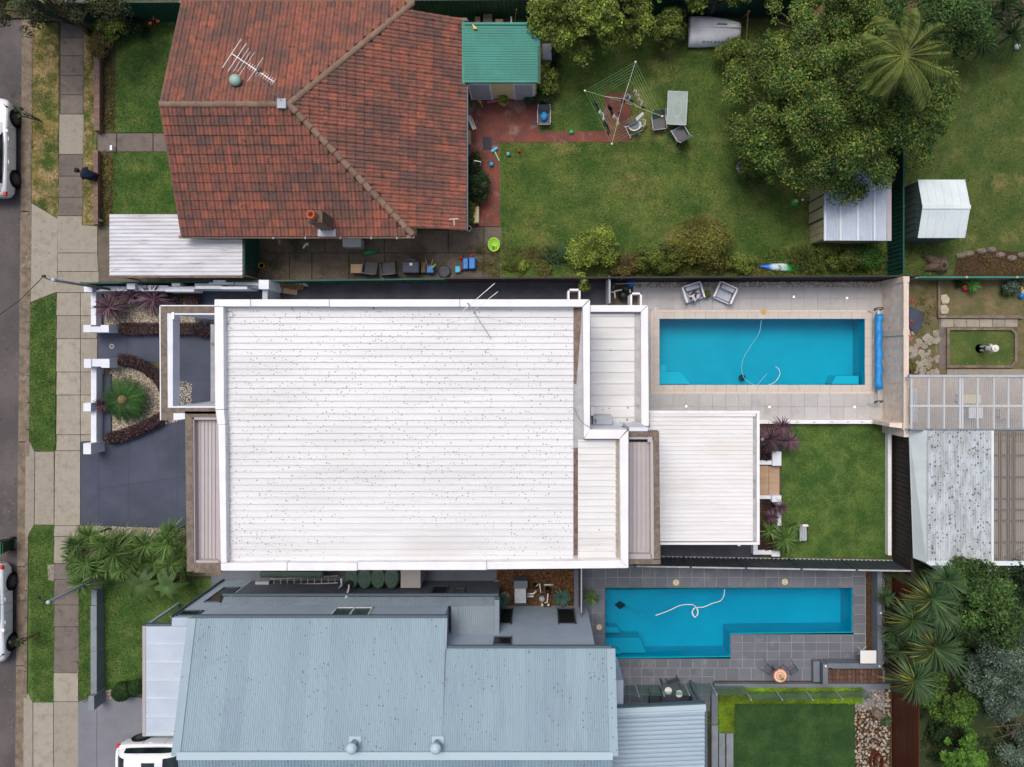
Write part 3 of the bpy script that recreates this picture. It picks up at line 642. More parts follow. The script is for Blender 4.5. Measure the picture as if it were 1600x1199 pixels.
ridge(rh, (LX,RY,ZR+.03), (AX+.1,RY,ZR+.03), 12, m_ridge); ridge(rh, (EX,YT,ZE+.03), (AX,RY,ZR+.05), 17, m_ridge); ridge(rh, (EX,YB,ZE+.03), (AX,RY,ZR+.05), 17, m_ridge)
MB().box(LX-.12,EX+.06,YB-.14,YB-.02,ZE-.13,ZE-.03).build('gutter', m_ridge, rh); MB().box(LX-.12,EX+.06,YT+.02,YT+.14,ZE-.13,ZE-.03).build('gutter', m_ridge, rh)
MB().box(EX2+.02,EX2+.13,YB+.3,YT-.3,zx-.13,zx-.03).build('gutter', m_trim, rh)
MB().box(EX-.02,EX2+.1,YT-.42,YT-.3,ZX-.0,ZX+.08).build('fascia', m_ridge, rh)
MB().slab([(LX-.04,YB,ZE-.02),(LX+.02,YB,ZE-.02),(LX+.02,RY,ZR),(LX-.04,RY,ZR)], .16).build('bargeboard', m_ridge, rh); MB().slab([(LX-.04,RY,ZR),(LX+.02,RY,ZR),(LX+.02,YT,ZE-.02),(LX-.04,YT,ZE-.02)], .16).build('bargeboard', m_ridge, rh)
for a in (427,477,532,580,620): MB().box(X(a,3)-.02,X(a,3)+.02,YB-.18,YB+.05,ZE-.03,ZE+.02).build('gutter_bracket', m_greyl, rh)
# chimney
cx, cy = X(501,4), Y(344,4); cz = ZR-SL*(RY-cy)
ch = MB().box(cx-.28,cx+.28,cy-.24,cy+.24,cz-.3,4.75).build('chimney', M('chimney_brick', (112,92,80), (88,74,64), s=9, bump=.6, patch=((136,124,90), 12, .56, .66)), rh, bevel=.03)
MB().box(cx-.36,cx+.36,cy-.5,cy-.2,cz-.32,cz-.02).build('flashing', m_greyl, ch); MB().lathe(cx-.08,cy+.02,[(.17,4.72),(.19,4.85),(.16,5.0),(.16,5.1),(.11,5.1),(.10,4.85),(0,4.84)],16).build('chimney_pot', M('clay_pot', (178,98,64), rough=.8), ch, smooth=True)
# whirly vent
def whirly(px, py, z, base_z, m, parent, r=.17):
    x, y = X(px,z), Y(py,z); v = MB().lathe(x,y,[(r*.55,base_z-.1),(r*.55,z-.2),(r*.9,z-.18),(r,z-.08),(r*.85,z),(r*.45,z+.05),(0,z+.06)],28).build('roof_vent', m, parent, smooth=True)
    f = MB()
    for k in range(18):
        a = k*math.pi/9; f.tube([(x+math.cos(a)*r*.92,y+math.sin(a)*r*.92,z-.17),(x+math.cos(a+.2)*r*1.04,y+math.sin(a+.2)*r*1.04,z-.07),(x+math.cos(a+.35)*r*.55,y+math.sin(a+.35)*r*.55,z+.045)], .009, 4)
    f.build('vanes', m, v)
    MB().box(x-.2,x+.24,y-.24,y+.2,base_z-.03,base_z+.035).build('vent_base', m, v)
whirly(366,124,4.75,4.15,m_vent,rh,.23)
MB().box(X(441,4.8)-.17,X(441,4.8)+.17,RY-.18,RY+.18,4.72,4.9).build('ridge_flashing', m_greyl, rh)
for (a, b_, c, d_) in ((627,338,651,341),(702,343,716,342)):
    q = MB(); q.tube([P(a,b_,3.1),P(c,d_,3.0)], .018, 5); q.tube([P((a+c)/2,(b_+d_)/2,3.0),P((a+c)/2+1,(b_+d_)/2+10,2.9)], .018, 5); q.build('mast_stay', m_pvc, rh)
# tv antenna
an = thing('tv_antenna', 'multi-element TV antenna on a bent mast above the red tiled roof', 'antenna', X(443,4.85), Y(158,4.85), 4.85)
a0, a1 = Vector(P(362,84,6.5)), Vector(P(428,128,6.35)); ub = (a1-a0).normalized(); pb = Vector((-ub.y,ub.x,0)).normalized()
if pb.y < 0: pb = -pb
MB().tube([P(441,158,4.85),P(400,118,6.4)], .018, 6).build('mast', m_metal, an)
MB().tube([a0,a1], .012, 6).build('boom', m_metal, an)
for t, l_ in ((.0,.62),(.13,.6),(.22,.5),(.29,.42),(.36,.5),(.56,.52)):
    c = a0+ub*((a1-a0).length*t); MB().tube([c-pb*l_,c+pb*l_], .015 if t<.2 else .009, 5).build('element', m_pvc, an)
for k in range(13):
    c = a0+ub*((a1-a0).length*(.36+k*.053)); MB().tube([c-pb*.12,c+pb*.12], .009, 5).build('element', m_pvc, an)
MB().box(a0.x+.9,a0.x+1.05,a0.y-.62,a0.y-.5,6.42,6.52).build('balun_box', m_black, an)
# carport
cp = thing('carport', 'rusty white corrugated iron carport attached below the tiled house', 'carport', X(270,2.4), Y(385,2.4))
corr(cp, P(171,431,2.35), (X(379,2.35)-X(171,2.35),0,.02), (0,Y(335,2.35)-Y(431,2.35),.0), .158, .022, 'sin', 5, m_rustyw)
MB().pbox(171,379,431,434,2.2,2.33).build('beam', m_gutter, cp)
for a, b_ in ((173,337),(173,429),(376,429)): MB().tube([(X(a,2.3),Y(b_,2.3),0),(X(a,2.3),Y(b_,2.3),2.3)], .04, 8).build('post', m_creamst, cp)
MB().pbox(379.5,382,372,430,2.1,2.33).build('fascia', m_green, cp)
gt = thing('side_gate', 'dark green metal side gate between the carport and the mossy passage', 'gate', -12.43, 4.6)
for i in range(7): MB().box(-12.45,-12.41,3.87+i*.21,3.87+i*.21+.2,.05,1.85).build('board', m_green, gt)
MB().box(-12.4,-12.36,3.87,5.33,.3,.36).build('rail', m_green, gt); MB().box(-12.4,-12.36,3.87,5.33,1.5,1.56).build('rail', m_green, gt)
# front brick wall (low)
def brickwall(label, a, b_, c, d_, z):
    t = thing('low_brick_wall', label, 'wall', X((a+b_)/2), Y((c+d_)/2), 0, 'low brick garden walls')
    MB().pbox(a,b_,c,d_,0,z-.08).build('wall_core', m_brick, t)
    b = MB(); y = Y(c,z)
    while y > Y(d_,z)+.06: b.box(X(a,z)-.01,X(b_,z)+.01,y-.068,y,z-.078,z+random.uniform(-.004,.004)); y -= .076
    b.build('bricks', m_brick, t, kind='stuff')
brickwall('low brick wall north of the front path, beside the dry bed', 147,155,75,205,.4); brickwall('low brick wall with the person sitting on it', 146,152.5,235,352,.42)
# green shed
gs = thing('garden_shed', 'cream shed with a ribbed green roof against the tiled house', 'shed', X(782,2), Y(85,2), 0, 'garden sheds')
MB().box(X(724,2.3)+.12,X(838,2.3),11.56,13.7,0,2.18).build('wall', m_cream, gs)
corr(gs, P(724,127.5,2.3), (X(843,2.3)-X(724,2.3),0,-.02), (0,Y(35,2.42)-Y(127.5,2.3),.1), .105, .014, 'trap', 8, m_greenr)
MB().pbox(722,726,34,131,2.2,2.34).build('roof_trim', m_greenr, gs); MB().pbox(840,844.5,37,131,2.2,2.34).build('roof_trim', m_green, gs); MB().pbox(726,840,125,129,2.2,2.33).build('roof_trim', m_greenr, gs); MB().pbox(726,840,35,38.5,2.3,2.45).build('roof_trim', m_greenr, gs)
yw = 11.555
f_ = MB().box(-2.95,-1.95,yw-.05,yw+.02,.08,2.02).build('window', m_white, gs); MB().box(-2.86,-2.06,yw-.07,yw-.051,.2,1.95).build('pane', m_greyl, f_)
d_ = MB().box(-1.05,-.12,yw-.05,yw+.02,.05,2.0).build('door', m_white, gs); MB().box(-.97,-.22,yw-.07,yw-.052,.1,1.92).build('door_panel', m_greyl, d_)
MB().tube([(-.88,yw-.12,1.0),(-.88,yw-.05,1.0)], .025, 6).build('handle', m_metal, d_)
MB().ppoly([(738,38),(740,45),(746,45),(739,38)], 2.42, 2.5).build('roof_litter', m_yel, label='yellow scrap lying on the green shed roof', cat='scrap')
# right sheds
cs = thing('garden_shed', 'cream sided shed with galvanised roof half hidden under the big tree', 'shed', X(1330,1.7), Y(325,1.7), 0, 'garden sheds')
zc = 1.85; MB().box(X(1265),X(1392,zc)-.02,Y(383),Y(262),0,zc-.05).build('wall', m_creamst, cs)
for i in range(12):
    y0 = Y(382)+i*.29; MB().box(X(1265)-.018,X(1265)-.001,y0,y0+.24,.06,zc-.1).build('wall_rib', m_creamst, cs)
corr(cs, P(1287,376,zc), (0,Y(255,zc)-Y(376,zc),.06), (X(1392,zc)-X(1287,zc),0,-.05), .066, .012, 'sin', 11, m_silver)
for a in (1312,1339,1365,1288): MB().pbox(a,a+3,255,376,zc+.012,zc+.03).build('flashing_strip', m_shedw, cs)
MB().pbox(1386,1393,255,376.5,zc-.05,zc+.0).build('roof_trim', m_pinks, cs)
dr = MB().box(X(1265)-.05,X(1265)-.019,Y(352),Y(318),.05,1.75).build('door', m_creamst, cs)
for yy in (352,335,318): MB().box(X(1265)-.07,X(1265)-.051,Y(yy)-.02,Y(yy)+.03,.05,1.75).build('door_edge', m_green, dr)
ws = thing('garden_shed', 'sage walled shed with a white gabled roof standing alone on the right lawn', 'shed', X(1465,1.8), Y(325,1.8), 0, 'garden sheds')
zc = 1.85; zr = 2.25; x0, x1 = X(1434,zc), X(1508,zc); yb, yt, ym = Y(372,zc), Y(281,zc), (Y(372,zc)+Y(281,zc))/2
MB().box(x0+.02,x1-.12,yb+.05,yt-.05,0,zc-.03).build('wall', m_greensh, ws)
MB().add([(x0+.02,yb+.05,zc-.03),(x0+.02,yt-.05,zc-.03),(x0+.02,ym,zr-.04)],[(0,1,2)]).build('gable_wall', m_greensh, ws)
for i in range(9): MB().box(x0-.005,x0+.019,yb+.1+i*.28,yb+.14+i*.28,.03,zc-.06).build('wall_rib', m_greensh, ws)
corr(ws, (x0,yb,zc), (0,ym-yb,zr-zc), (x1-x0,0,0), .33, .014, 'pan', 1, m_shedw); corr(ws, (x0,ym,zr), (0,yt-ym,zc-zr), (x1-x0,0,0), .33, .014, 'pan', 1, m_shedw)
MB().box(x0-.01,x1+.01,ym-.08,ym+.08,zr-.02,zr+.02).build('ridge_cap', m_shedw, ws)
# fences round the tiled house's garden
fence('metal_fence', 'green metal fence along the top edge, behind the tiled house and boat', (X(70,0),Y(35)), (X(1262),Y(26)), 1.85, m_green)
fence('metal_fence', 'green metal fence standing between the two right hand sheds', (X(1386),Y(236)), (X(1386),Y(432)), 1.55, m_green, side=-1)
fence('metal_fence', 'green metal fence dividing the mossy passage from the white house', (X(160),Y(448)), (X(700),Y(441.5)), 1.55, m_green)
fence('timber_look_fence', 'dark brown fence behind the pale pool terrace', (X(702),Y(441.4)), (X(1404),Y(438)), 1.75, m_brownf, pitch=.11)
fence('metal_fence', 'pale green and cream fence between right lawn and statue yard', (X(1414),Y(437)), (X(1720),Y(437)), 1.0, m_creamst, capm=m_greenr)
# ================= white house
wh = thing('white_house', 'two storey white house with flat white ribbed roofs behind parapets', 'house', X(640,6.6), Y(680,6.6))
ZM = 6.6; XL, XR, YTm, YBm = X(345,ZM), X(982,ZM), Y(468,ZM), Y(890,ZM)
MB().poly([(XL+.05,YBm+.05),(XR-.05,YBm+.05),(XR-.05,Y(672,ZM)-.05),(X(922,ZM)-.05,Y(672,ZM)-.05),(X(922,ZM)-.05,YTm-.05),(X(337,ZM)+.1,YTm-.05)],0,5.95).build('wall', m_whitew, wh)
# parapets as capped walls
def cap(parent, pts, z, h=.75, m=m_white, name='parapet'): return MB().ppoly(pts, z-h, z).build(name, m, parent, bevel=.012)
for p in ([(335,468),(391,468),(391,479),(335,479)],[(391.6,468),(514,468),(514,479),(391.6,479)],[(514.6,468),(718,468),(718,479.5),(514.6,479.5)],[(718.6,468),(910,468),(921,468),(910,479.5),(718.6,479.5)],
          [(335,479.6),(349,479.6),(350,640),(336,640)],[(341,664),(352,664),(354,880),(345,880)],[(345,880.6),(448,879),(448,892),(345,892)],[(448.6,880),(558,880),(558,892),(448.6,892)],[(558.6,879),(760,878.5),(760,891),(558.6,891)],[(760.6,878.5),(970,876),(981.5,888),(760.6,890)],
          [(968.5,686),(980.6,674),(982,674),(982,888),(970,876)],[(922,671.5),(980,671.5),(968,686),(913,686)],[(922,468.5),(922,671.5),(912.5,685.5),(910.5,480)]):
    cap(wh, p, ZM)
cap(wh, [(336.5,640.6),(350,640.6),(352,663.5),(340,663.5)], ZM-.02)
for a, b_ in ((390.6,392),(513.6,515),(717.6,719)): MB().pbox(a,b_,468.5,479,6.55,6.612).build('parapet_joint', m_greyst, wh)
for a, b_ in ((447.6,449),(557.6,559),(759.6,761)): MB().pbox(a,b_,879.5,891,6.55,6.612).build('parapet_joint', m_greyst, wh)
# main roof pans
zr_ = 6.28
corr(wh, P(349,886,zr_), (X(896,zr_)-X(349,zr_),0,-.06), (0,Y(483,zr_)-Y(886,zr_),0), .235, .042, 'trap', 3, m_roofw)
MB().pbox(349,896,474,483.6,zr_-.05,zr_+.06).build('flashing', m_roofw2, wh)
MB().pbox(895,912,474,884,zr_-.18,zr_-.12).build('box_gutter', m_greyst, wh)
rs = MB(); pts = [(896.5,481),(908,481),(908,500),(907,520),(905,545),(903,570),(900.5,600),(897,600)]
rs.ppoly(pts, zr_-.119, zr_-.108); rs.ppoly([(896,700),(904,700),(904,868),(896,868)], zr_-.119, zr_-.108); rs.build('rust_silt', m_rust, wh)
corr(wh, P(903,879,zr_-.02), (X(963,zr_)-X(903,zr_),0,-.03), (0,Y(687,zr_)-Y(879,zr_),0), .235, .03, 'trap', 3, m_roofw2)
MB().pbox(962,969,686,879,zr_-.16,zr_-.03).build('box_gutter', m_conc, wh)
tb = MB(); y = Y(484,zr_)
tb.build('gutter_teeth', m_rust, wh) if tb.v else None
cab = MB(); cab.tube([P(897,637,6.35),P(905,655,6.33),P(911,662,6.66),P(924,669,6.66)], .008, 5); cab.tube([P(352,488,6.36),P(361,486,6.36),P(365,492,6.36),P(358,501,6.36),P(355,507,6.36)], .008, 5); cab.build('cable', m_greyd, wh)
# roof aerial
aa = thing('tv_antenna', 'thin two-bar aerial leaning over the white roof near its top edge', 'antenna', X(765,6.4), Y(525,6.4), 6.3)
MB().tube([P(767,529,6.35),P(731,473,8.0)], .016, 6).build('mast', m_metal, aa); MB().tube([P(722,487,7.9),P(773,443,7.95)], .013, 6).build('element', m_pvc, aa); MB().tube([P(738,487,7.8),P(778,456,7.85)], .011, 6).build('element', m_pvc, aa)
MB().tube([P(730,474,8.0),P(744,490,7.8)], .014, 6).build('boom', m_metal, aa)
for q in ((700,505),(800,505),(740,520)): MB().tube([P(q[0],q[1],6.35),P(745,494,7.3)], .005, 4).build('guy_wire', m_metal, aa)
# mid (rear upper) roof
zq = 3.6
MB().box(X(920,zq),X(1010,zq),Y(664,zq)-.2,2.07,0,zq-.42).build('wall', m_whitew, wh)
cap(wh, [(922.5,477),(1012,477),(1001,487.5),(922.5,487.5)], zq, .45); cap(wh, [(1001.5,487.8),(1012.5,477.5),(1014,666),(1002,666)], zq, .45)
corr(wh, P(923,665,zq-.3), (X(992,zq)-X(923,zq),0,-.03), (0,Y(488,zq)-Y(665,zq),0), .47, .035, 'trap', 2, m_roofw2)
MB().pbox(991,1001,486,665,zq-.4,zq-.33).build('box_gutter', m_greyst, wh)
ac = thing('air_conditioner', 'grey air conditioning unit on the small rear roof', 'air conditioner', X(941,3.6), Y(655,3.6), 3.32)
MB().pbox(927,957,650,664,3.4,4.1).build('casing', m_greyl, ac, bevel=.02); MB().pbox(930,955,648.5,650.5,3.5,3.95).build('grille', m_greyst, ac); q = MB(); q.tube([P(926,652,3.9),P(930,656,4.13),P(931,661,4.13)], .02, 6); q.build('pipe', m_greyd, ac)
MB().pbox(923,928.5,636,650,3.35,3.8).build('isolator', m_white, ac)
MB().pbox(944,1008,661,666,3.32,3.52).build('flashing', m_bluepan, wh)
# window hoods on the north wall
for a, b_, c in ((887,907,4.6),(985,1003,2.9)):
    x0, x1, y0, y1 = X(a,c), X(b_,c), 2.13, 2.13+.55
    hd = MB(); t_ = .07
    for q in ((x0,x0+t_,y0,y1),(x1-t_,x1,y0,y1),(x0,x1,y1-t_,y1)): hd.box(*q, c-.9, c)
    hd.build('window_hood', m_white, wh)
    MB().box(x0+t_,x1-t_,y0,y1-t_,c-.88,c-.8).build('window_sill', m_hood, wh)
for a, b_ in ((735,745),(755,765)): pass
# left balcony hood
zh = 5.9
hd = thing('balcony_canopy', 'concrete edged canopy with ribbed mushroom-pink roofing on the street side of the white house', 'canopy', X(318,zh), Y(770,zh))
for p in ([(289,643),(301,643),(303,893),(292,893)],[(303,880),(345,880),(345,895),(303.2,895)],[(301,643),(341,643),(341,652),(301,652)]): MB().ppoly(p, zh-.5, zh).build('rim', m_hood, hd)
for p in ([(298,645),(303,645),(305,880),(300,880)],[(301,652),(340,652),(340,656),(301,656)],[(306,876),(344,876),(344,882),(306,882)],[(340.5,656),(344,656),(345,878),(341.5,878)]): MB().ppoly(p, zh-.4, zh-.03).build('capping', m_pinks, hd)
corr(hd, P(303,876,zh-.3), (0,Y(656,zh-.3)-Y(876,zh-.3),0), (X(343,zh-.3)-X(303,zh-.3),0,0), .145, .03, 'trap', 1, m_pinks)
MB().ppoly([(330,876),(334,875),(340,877),(341,882),(331,882)], zh-.25, zh-.1).build('rainhead', m_pvc, hd, bevel=.02)
MB().box(X(300,zh),XL+.1,YBm+.1,Y(650,zh)-.1,0,zh-.52).build('wall', m_whitew, hd)
# entry portico
pt = thing('entry_portico', 'open white entry portico framed by a stained concrete canopy', 'portico', X(295,zh), Y(565,zh))
for p in ([(250,478),(336,478),(336,489.5),(250,489.5)],[(250,489.6),(261,489.6),(262,657),(251,657)],[(262,637.5),(337,637.5),(337,647),(262,647)],[(262.2,647),(289,647),(289,656),(262.2,656)]): MB().ppoly(p, zh-.45, zh).build('canopy_slab', m_hood, pt)
MB().ppoly([(268,489.6),(336,489.6),(336,492),(268,492)],.02,zh-.01).build('side_wall', m_whitew, pt); MB().ppoly([(270,635),(336,635),(336,637.4),(270,637.4)],.02,zh-.01).build('side_wall', m_whitew, pt)
MB().ppoly([(261.1,488),(270,488),(270,637.3),(262,637.3)],zh-.55,zh-.01).build('beam', m_whitew, pt)
MB().ppoly([(268,488),(272,488),(272,499),(268,499)],zh-.4,zh+.014).build('corner_cap', m_white, pt)
MB().ppoly([(249,477),(337,477),(337,478.6),(249,478.6)],zh-.1,zh+.02).build('drip_edge', m_white, pt); MB().ppoly([(249,477),(250.6,477),(251.6,657),(250,657)],zh-.1,zh+.02).build('drip_edge', m_white, pt)
MB().ppoly([(271,646),(289,646),(289,655),(271,657)],zh-.2,zh+.015).build('corner_cap', m_whitew, pt)
MB().pbox(329,336,507,634,.02,2.5).build('entry_wall', m_greyst, pt)
# right balcony hood
zh = 5.7
hr = thing('balcony_canopy', 'concrete edged canopy with ribbed mushroom-pink roofing facing the rear patio', 'canopy', X(1006,zh), Y(780,zh))
for p in ([(983,674.5),(1030,674.5),(1030,683),(983,683)],[(1021,683),(1030,683),(1032,875),(1022,875)],[(983,874),(1032,874),(1032,882),(983,882)]): MB().ppoly(p, zh-.5, zh).build('rim', m_hood, hr)
for p in ([(983,683),(1014,683),(1014,686.5),(983,686.5)],[(1016,688),(1020.6,688),(1022,873),(1017,873)],[(983,866),(1018,866),(1018,873.6),(983,873.6)]): MB().ppoly(p, zh-.4, zh-.03).build('capping', m_pinks, hr)
MB().pbox(983,1013,687,692,zh-.45,zh-.38).build('box_gutter', m_dark, hr); MB().pbox(1012,1020,682,692,zh-.3,zh).build('rainhead', m_pinks, hr, bevel=.03)
corr(hr, P(983,866,zh-.3), (0,Y(691,zh-.3)-Y(866,zh-.3),0), (X(1017,zh-.3)-X(983,zh-.3),0,0), .16, .03, 'trap', 1, m_pinks)
MB().box(XR+.01,X(1028,zh),YBm+.15,Y(676,zh),0,zh-.52).build('wall', m_whitew, hr)
MB().pbox(983,1012,668,674,3.6,zh+.012).build('upstand', m_whitew, hr)
# patio roof
zp = 2.8
pr = thing('patio_roof', 'large flat white ribbed patio roof behind the white house', 'patio roof', X(1100,zp), Y(746,zp))
corr(pr, P(1015,846,zp), (X(1177,zp)-X(1015,zp),0,-.06), (0,Y(650,zp)-Y(846,zp),0), .172, .025, 'trap', 4, m_roofp)
for p in ([(1013,642),(1187,642),(1187,646.5),(1013,646.5)],[(1032,848),(1187,848),(1187,851.5),(1032,851.5)],[(1182.5,646.6),(1187,646.6),(1187,847.9),(1182.5,847.9)]): MB().ppoly(p, zp-.22, zp+.06).build('beam', m_white, pr)
MB().pbox(1015,1181,646.6,651,zp-.08,zp+.04).build('flashing', m_roofp, pr); MB().pbox(1176,1182.4,649,845,zp-.15,zp-.1).build('box_gutter', m_greyst, pr)
MB().pbox(1153,1157,851.5,853.5,zp-.2,zp).build('outlet', m_pvc, pr)
for a, b_ in ((1182,649),(1182,845),(1060,845)): MB().box(X(a,zp)-.05,X(a,zp)+.05,Y(b_,zp)-.05,Y(b_,zp)+.05,0,zp-.23).build('post', m_white, pr)
# front fence wall
fw = thing('front_wall', 'white rendered front wall with square piers and a stepped side wall', 'wall', X(150), Y(570))
for a, b_, c, d_, z in ((142,150,457,508,.55),(131,144,446,456.6,1.05),(144,160,447,456,.75),(130,142,508,519.5,1.05),(142,157,510.5,519.5,1.04),(157,170,508,519.5,1.05),(131,142.5,561,575,1.05),(142.5,158,561,573,1.0),(158,171,561,575,1.05),(142,150.5,575.5,693,.6),(130,142,630,643,.95),(130,142,693,710,1.1)):
    MB().pbox(a,b_,c,d_,0,z).build('pier' if z > .9 else 'wall', m_whitew, fw, bevel=.008)
# stepped side wall
for a, b_, c, d_, z in ((155,198,448,455,.9),(198,211,441.5,452,1.5),(211,262,446,455,1.25),(262,305,448,456,1.35),(268,281,442.5,447,1.45),(305,346,446.5,451.5,1.6),(304,352,443,446,1.3),(326,365,440,445,1.45),(333,352,438,441,1.6),(345,386,448,452,1.7),(258,303,452,456,1.5),(365,404,441,446,1.35),(386,404,446,450,1.0)):
    MB().pbox(a,b_,c,d_,z-.75,z).build('wall_blade', m_whitew, fw, bevel=.006)
MB().box(X(165),X(405),Y(455.5),Y(449.5),0,.75).build('wall_base', m_whitew, fw)
MB().pbox(404,420,437.5,452,0,1.85).build('gate_pier', m_whitew, fw, bevel=.01); MB().pbox(410,418,452.2,478,0,1.6).build('side_wall', m_greyl, fw)
MB().lathe(X(175),Y(541.5),[(.05,.02),(.06,.03),(.11,.03),(.12,.014)],16,caps=False).build('floor_drain', m_conc, cat='drain', label='small round floor drain in the charcoal entry paving')
# pavers leaning by the side path
sl_ = thing('stacked_pavers', 'brown pavers and off-cuts stacked against the green fence beside the white house', 'pavers', X(455), Y(450))
q = MB().box(-.42,.42,-.3,.3,0,.05); 
for i, (a, b_, c, rz0, tl) in enumerate(((454,452,.18,-.12,.35),(450,443,.35,-.1,.5),(463,445,.3,.0,.2))):
    o = MB().box(-.3,.3,-.22,.22,-.02,.02).build('paver', m_tan if i == 0 else m_wood, sl_, local=True); o.location = Vector(P(a,b_,c))-WL[sl_.name]; o.rotation_euler = (tl*.6,tl,rz0)
for i in range(3):
    o = MB().box(-.32,.32,-.04,.04,-.03,.03).build('offcut', m_greyl, sl_, local=True); o.location = Vector(P(466+i*2,443+i*1.6,.3-.08*i))-WL[sl_.name]; o.rotation_euler = (0,0,-.08+.05*i)
# side screen gate + pool equipment
sg = thing('screen_gate', 'grey slatted gate across the charcoal side path beside the pool pump', 'gate', X(950), Y(455))
for i in range(9): MB().box(X(946),X(946)+.03,Y(478)+i*.13,Y(478)+i*.13+.115,.06,1.6).build('slat', m_greyl, sg)
MB().box(X(946)+.035,X(946)+.075,Y(478),Y(443),1.5,1.56).build('rail', m_greyl, sg); MB().box(X(946)+.035,X(946)+.075,Y(478),Y(443),.1,.16).build('rail', m_greyl, sg)
patchp('equipment_base', m_side, [(954,443),(988,443),(988,520),(954,520)], .014)
pp = thing('pool_pump', 'black and blue pool pump with white pipes in the corner by the slatted gate', 'pump', X(972), Y(463))
x, y = X(972), Y(463)
MB().lathe(x,y,[(.2,.0),(.22,.3),(.2,.5),(.17,.55),(.17,.6),(.06,.64),(0,.64)],20).build('filter', m_black, pp, smooth=True)
MB().lathe(X(976),Y(452),[(.1,0),(.1,.35),(.12,.36),(.12,.42),(0,.43)],16).build('strainer', m_greyd, pp, smooth=True)
q = MB(); q.tube([(X(984),Y(449),.25),(X(984),Y(440),.25)], .16, 12); q.build('motor', m_bluep, pp, smooth=True)
MB().lathe(X(983),Y(474),[(.12,0),(.12,.3),(0,.32)],12).build('tank', m_bluep, pp, smooth=True)
q = MB(); q.tube([P(955,457,.4),P(966,454,.4),P(972,453,.4)], .035, 8); q.tube([P(960,456,.4),P(961,465,.3),P(962,468,.1)], .035, 8); q.tube([P(984,452,.4),P(985,459,.35),P(981,465,.3)], .035, 8); q.tube([P(975,462,.5),P(984,463,.45),P(986,468,.3)], .03, 8); q.build('pipes', m_pvc, pp, smooth=True)
q = MB(); q.tube([P(955,440,.1),P(962,444,.9),P(1014,441.5,.9)], .014, 5); q.tube([P(957,452,.1),P(959,447,.9)], .014, 5); q.build('hose_rail', m_greyl, pp)
# pool surrounds
bw = thing('block_wall', 'tall painted block wall with a white capping at the end of the pale pool terrace', 'wall', X(1383), Y(550))
for i in range(9): MB().box(X(1378),X(1378)+.2,Y(442+26*(i+1))+.004,Y(442+26*i),0,2.05).build('wall_panel', m_wallp, bw)
MB().ppoly([(1412,434),(1417,434),(1418,668),(1412,668)], 2.04, 2.12).build('capping', m_strip, bw)
for yy in (437,520,668): MB().pbox(1411,1421,yy-5,yy+4,0,2.1).build('pier', m_strip, bw)
MB().ppoly([(1390,661),(1412,661),(1412,670),(1390,667)],0,2.0).build('return_wall', m_wallp, bw)
lw = thing('retaining_wall', 'low white retaining wall between the pool terrace and the back lawn', 'wall', X(1200), Y(660))
MB().pbox(1013,1368,656.5,662.5,-.05,.35).build('wall', m_white, lw, bevel=.008)
for a in (1220,1244,1270,1298,1323,1345,1361): MB().pbox(a,a+4,659,660.5,.35,.362).build('bracket_plate', m_greyst, lw)
MB().pbox(1387.5,1393,664,868,-.05,.3).build('lawn_edging', m_white, cat='edging', label='narrow white edging wall along the right of the back lawn')
tb = thing('timber_look_fence', 'dark brown corrugated fence on the right of the back lawn', 'fence', X(1394), Y(770))
n_ = 60
for i in range(30):
    y0 = Y(885)+i*.2065; MB().box(X(1394),X(1394)+.04,y0,y0+.19,.03,1.72).build('board', m_brownf, tb)
MB().box(X(1394)+.045,X(1394)+.09,Y(886),Y(668),1.62,1.74).build('rail', m_brownf, tb)
fence('metal_fence', 'dark slate metal fence along the bottom of the back lawn and side path', (X(985),Y(869)), (X(1396),Y(876)), 1.7, m_darkf, side=-1, capm=m_greyst)
fence('metal_fence', 'dark slate metal fence below the white house, beside the green tank', (X(345),Y(862)), (X(980),Y(869)), 1.5, m_darkf, side=-1)
# planters and sandstone steps
pw = thing('planter_wall', 'white planter walls either side of the sandstone steps', 'planter', X(1205), Y(765))
for a, b_, c, d_, z in ((1186,1207,720,726.5,.42),(1207,1221,706,728,.55),(1186,1207,774.5,780,.42),(1206,1221,774.5,785,.55),(1215,1221,785,822,.4),(1177,1206,860,867,.4),(1177,1184,852,860,.4),(1206,1219,862,870,.45)):
    MB().pbox(a,b_,c,d_,0,z).build('wall', m_whitew, pw, bevel=.008)
patchp('planter_soil', m_soil, [(1186,664),(1214,664),(1214,719),(1186,719)], .2, t=.2); patchp('planter_soil', m_soil, [(1186,781),(1214,781),(1214,859),(1186,859)], .2, t=.2)
st_ = thing('garden_steps', 'two sandstone steps down from the patio to the lawn', 'steps', X(1203), Y(751))
MB().pbox(1186,1201,728,774,0,.34).build('step', m_sand, st_, bevel=.01); MB().pbox(1201.3,1218,728.3,774,0,.18).build('step', m_sand, st_, bevel=.01)
bn = thing('garden_bench', 'small weathered grey bench standing on the back lawn near the yucca', 'bench', X(1255), Y(830))
for i in range(3): MB().pbox(1250.5+i*3.4,1253.5+i*3.4,822,845,.36,.4).build('seat_slat', m_greyl if i else m_greyst, bn)
for a, b_ in ((1251,824),(1259,824),(1251,843),(1259,843)): MB().box(X(a)-.02,X(a)+.02,Y(b_)-.02,Y(b_)+.02,0,.36).build('leg', m_greyd, bn)
MB().pbox(1249.5,1252,820,846,.62,.66).build('backrest', m_greyst, bn); MB().pbox(1254,1263,820,823,.41,.5).build('tap_box', m_white, bn)

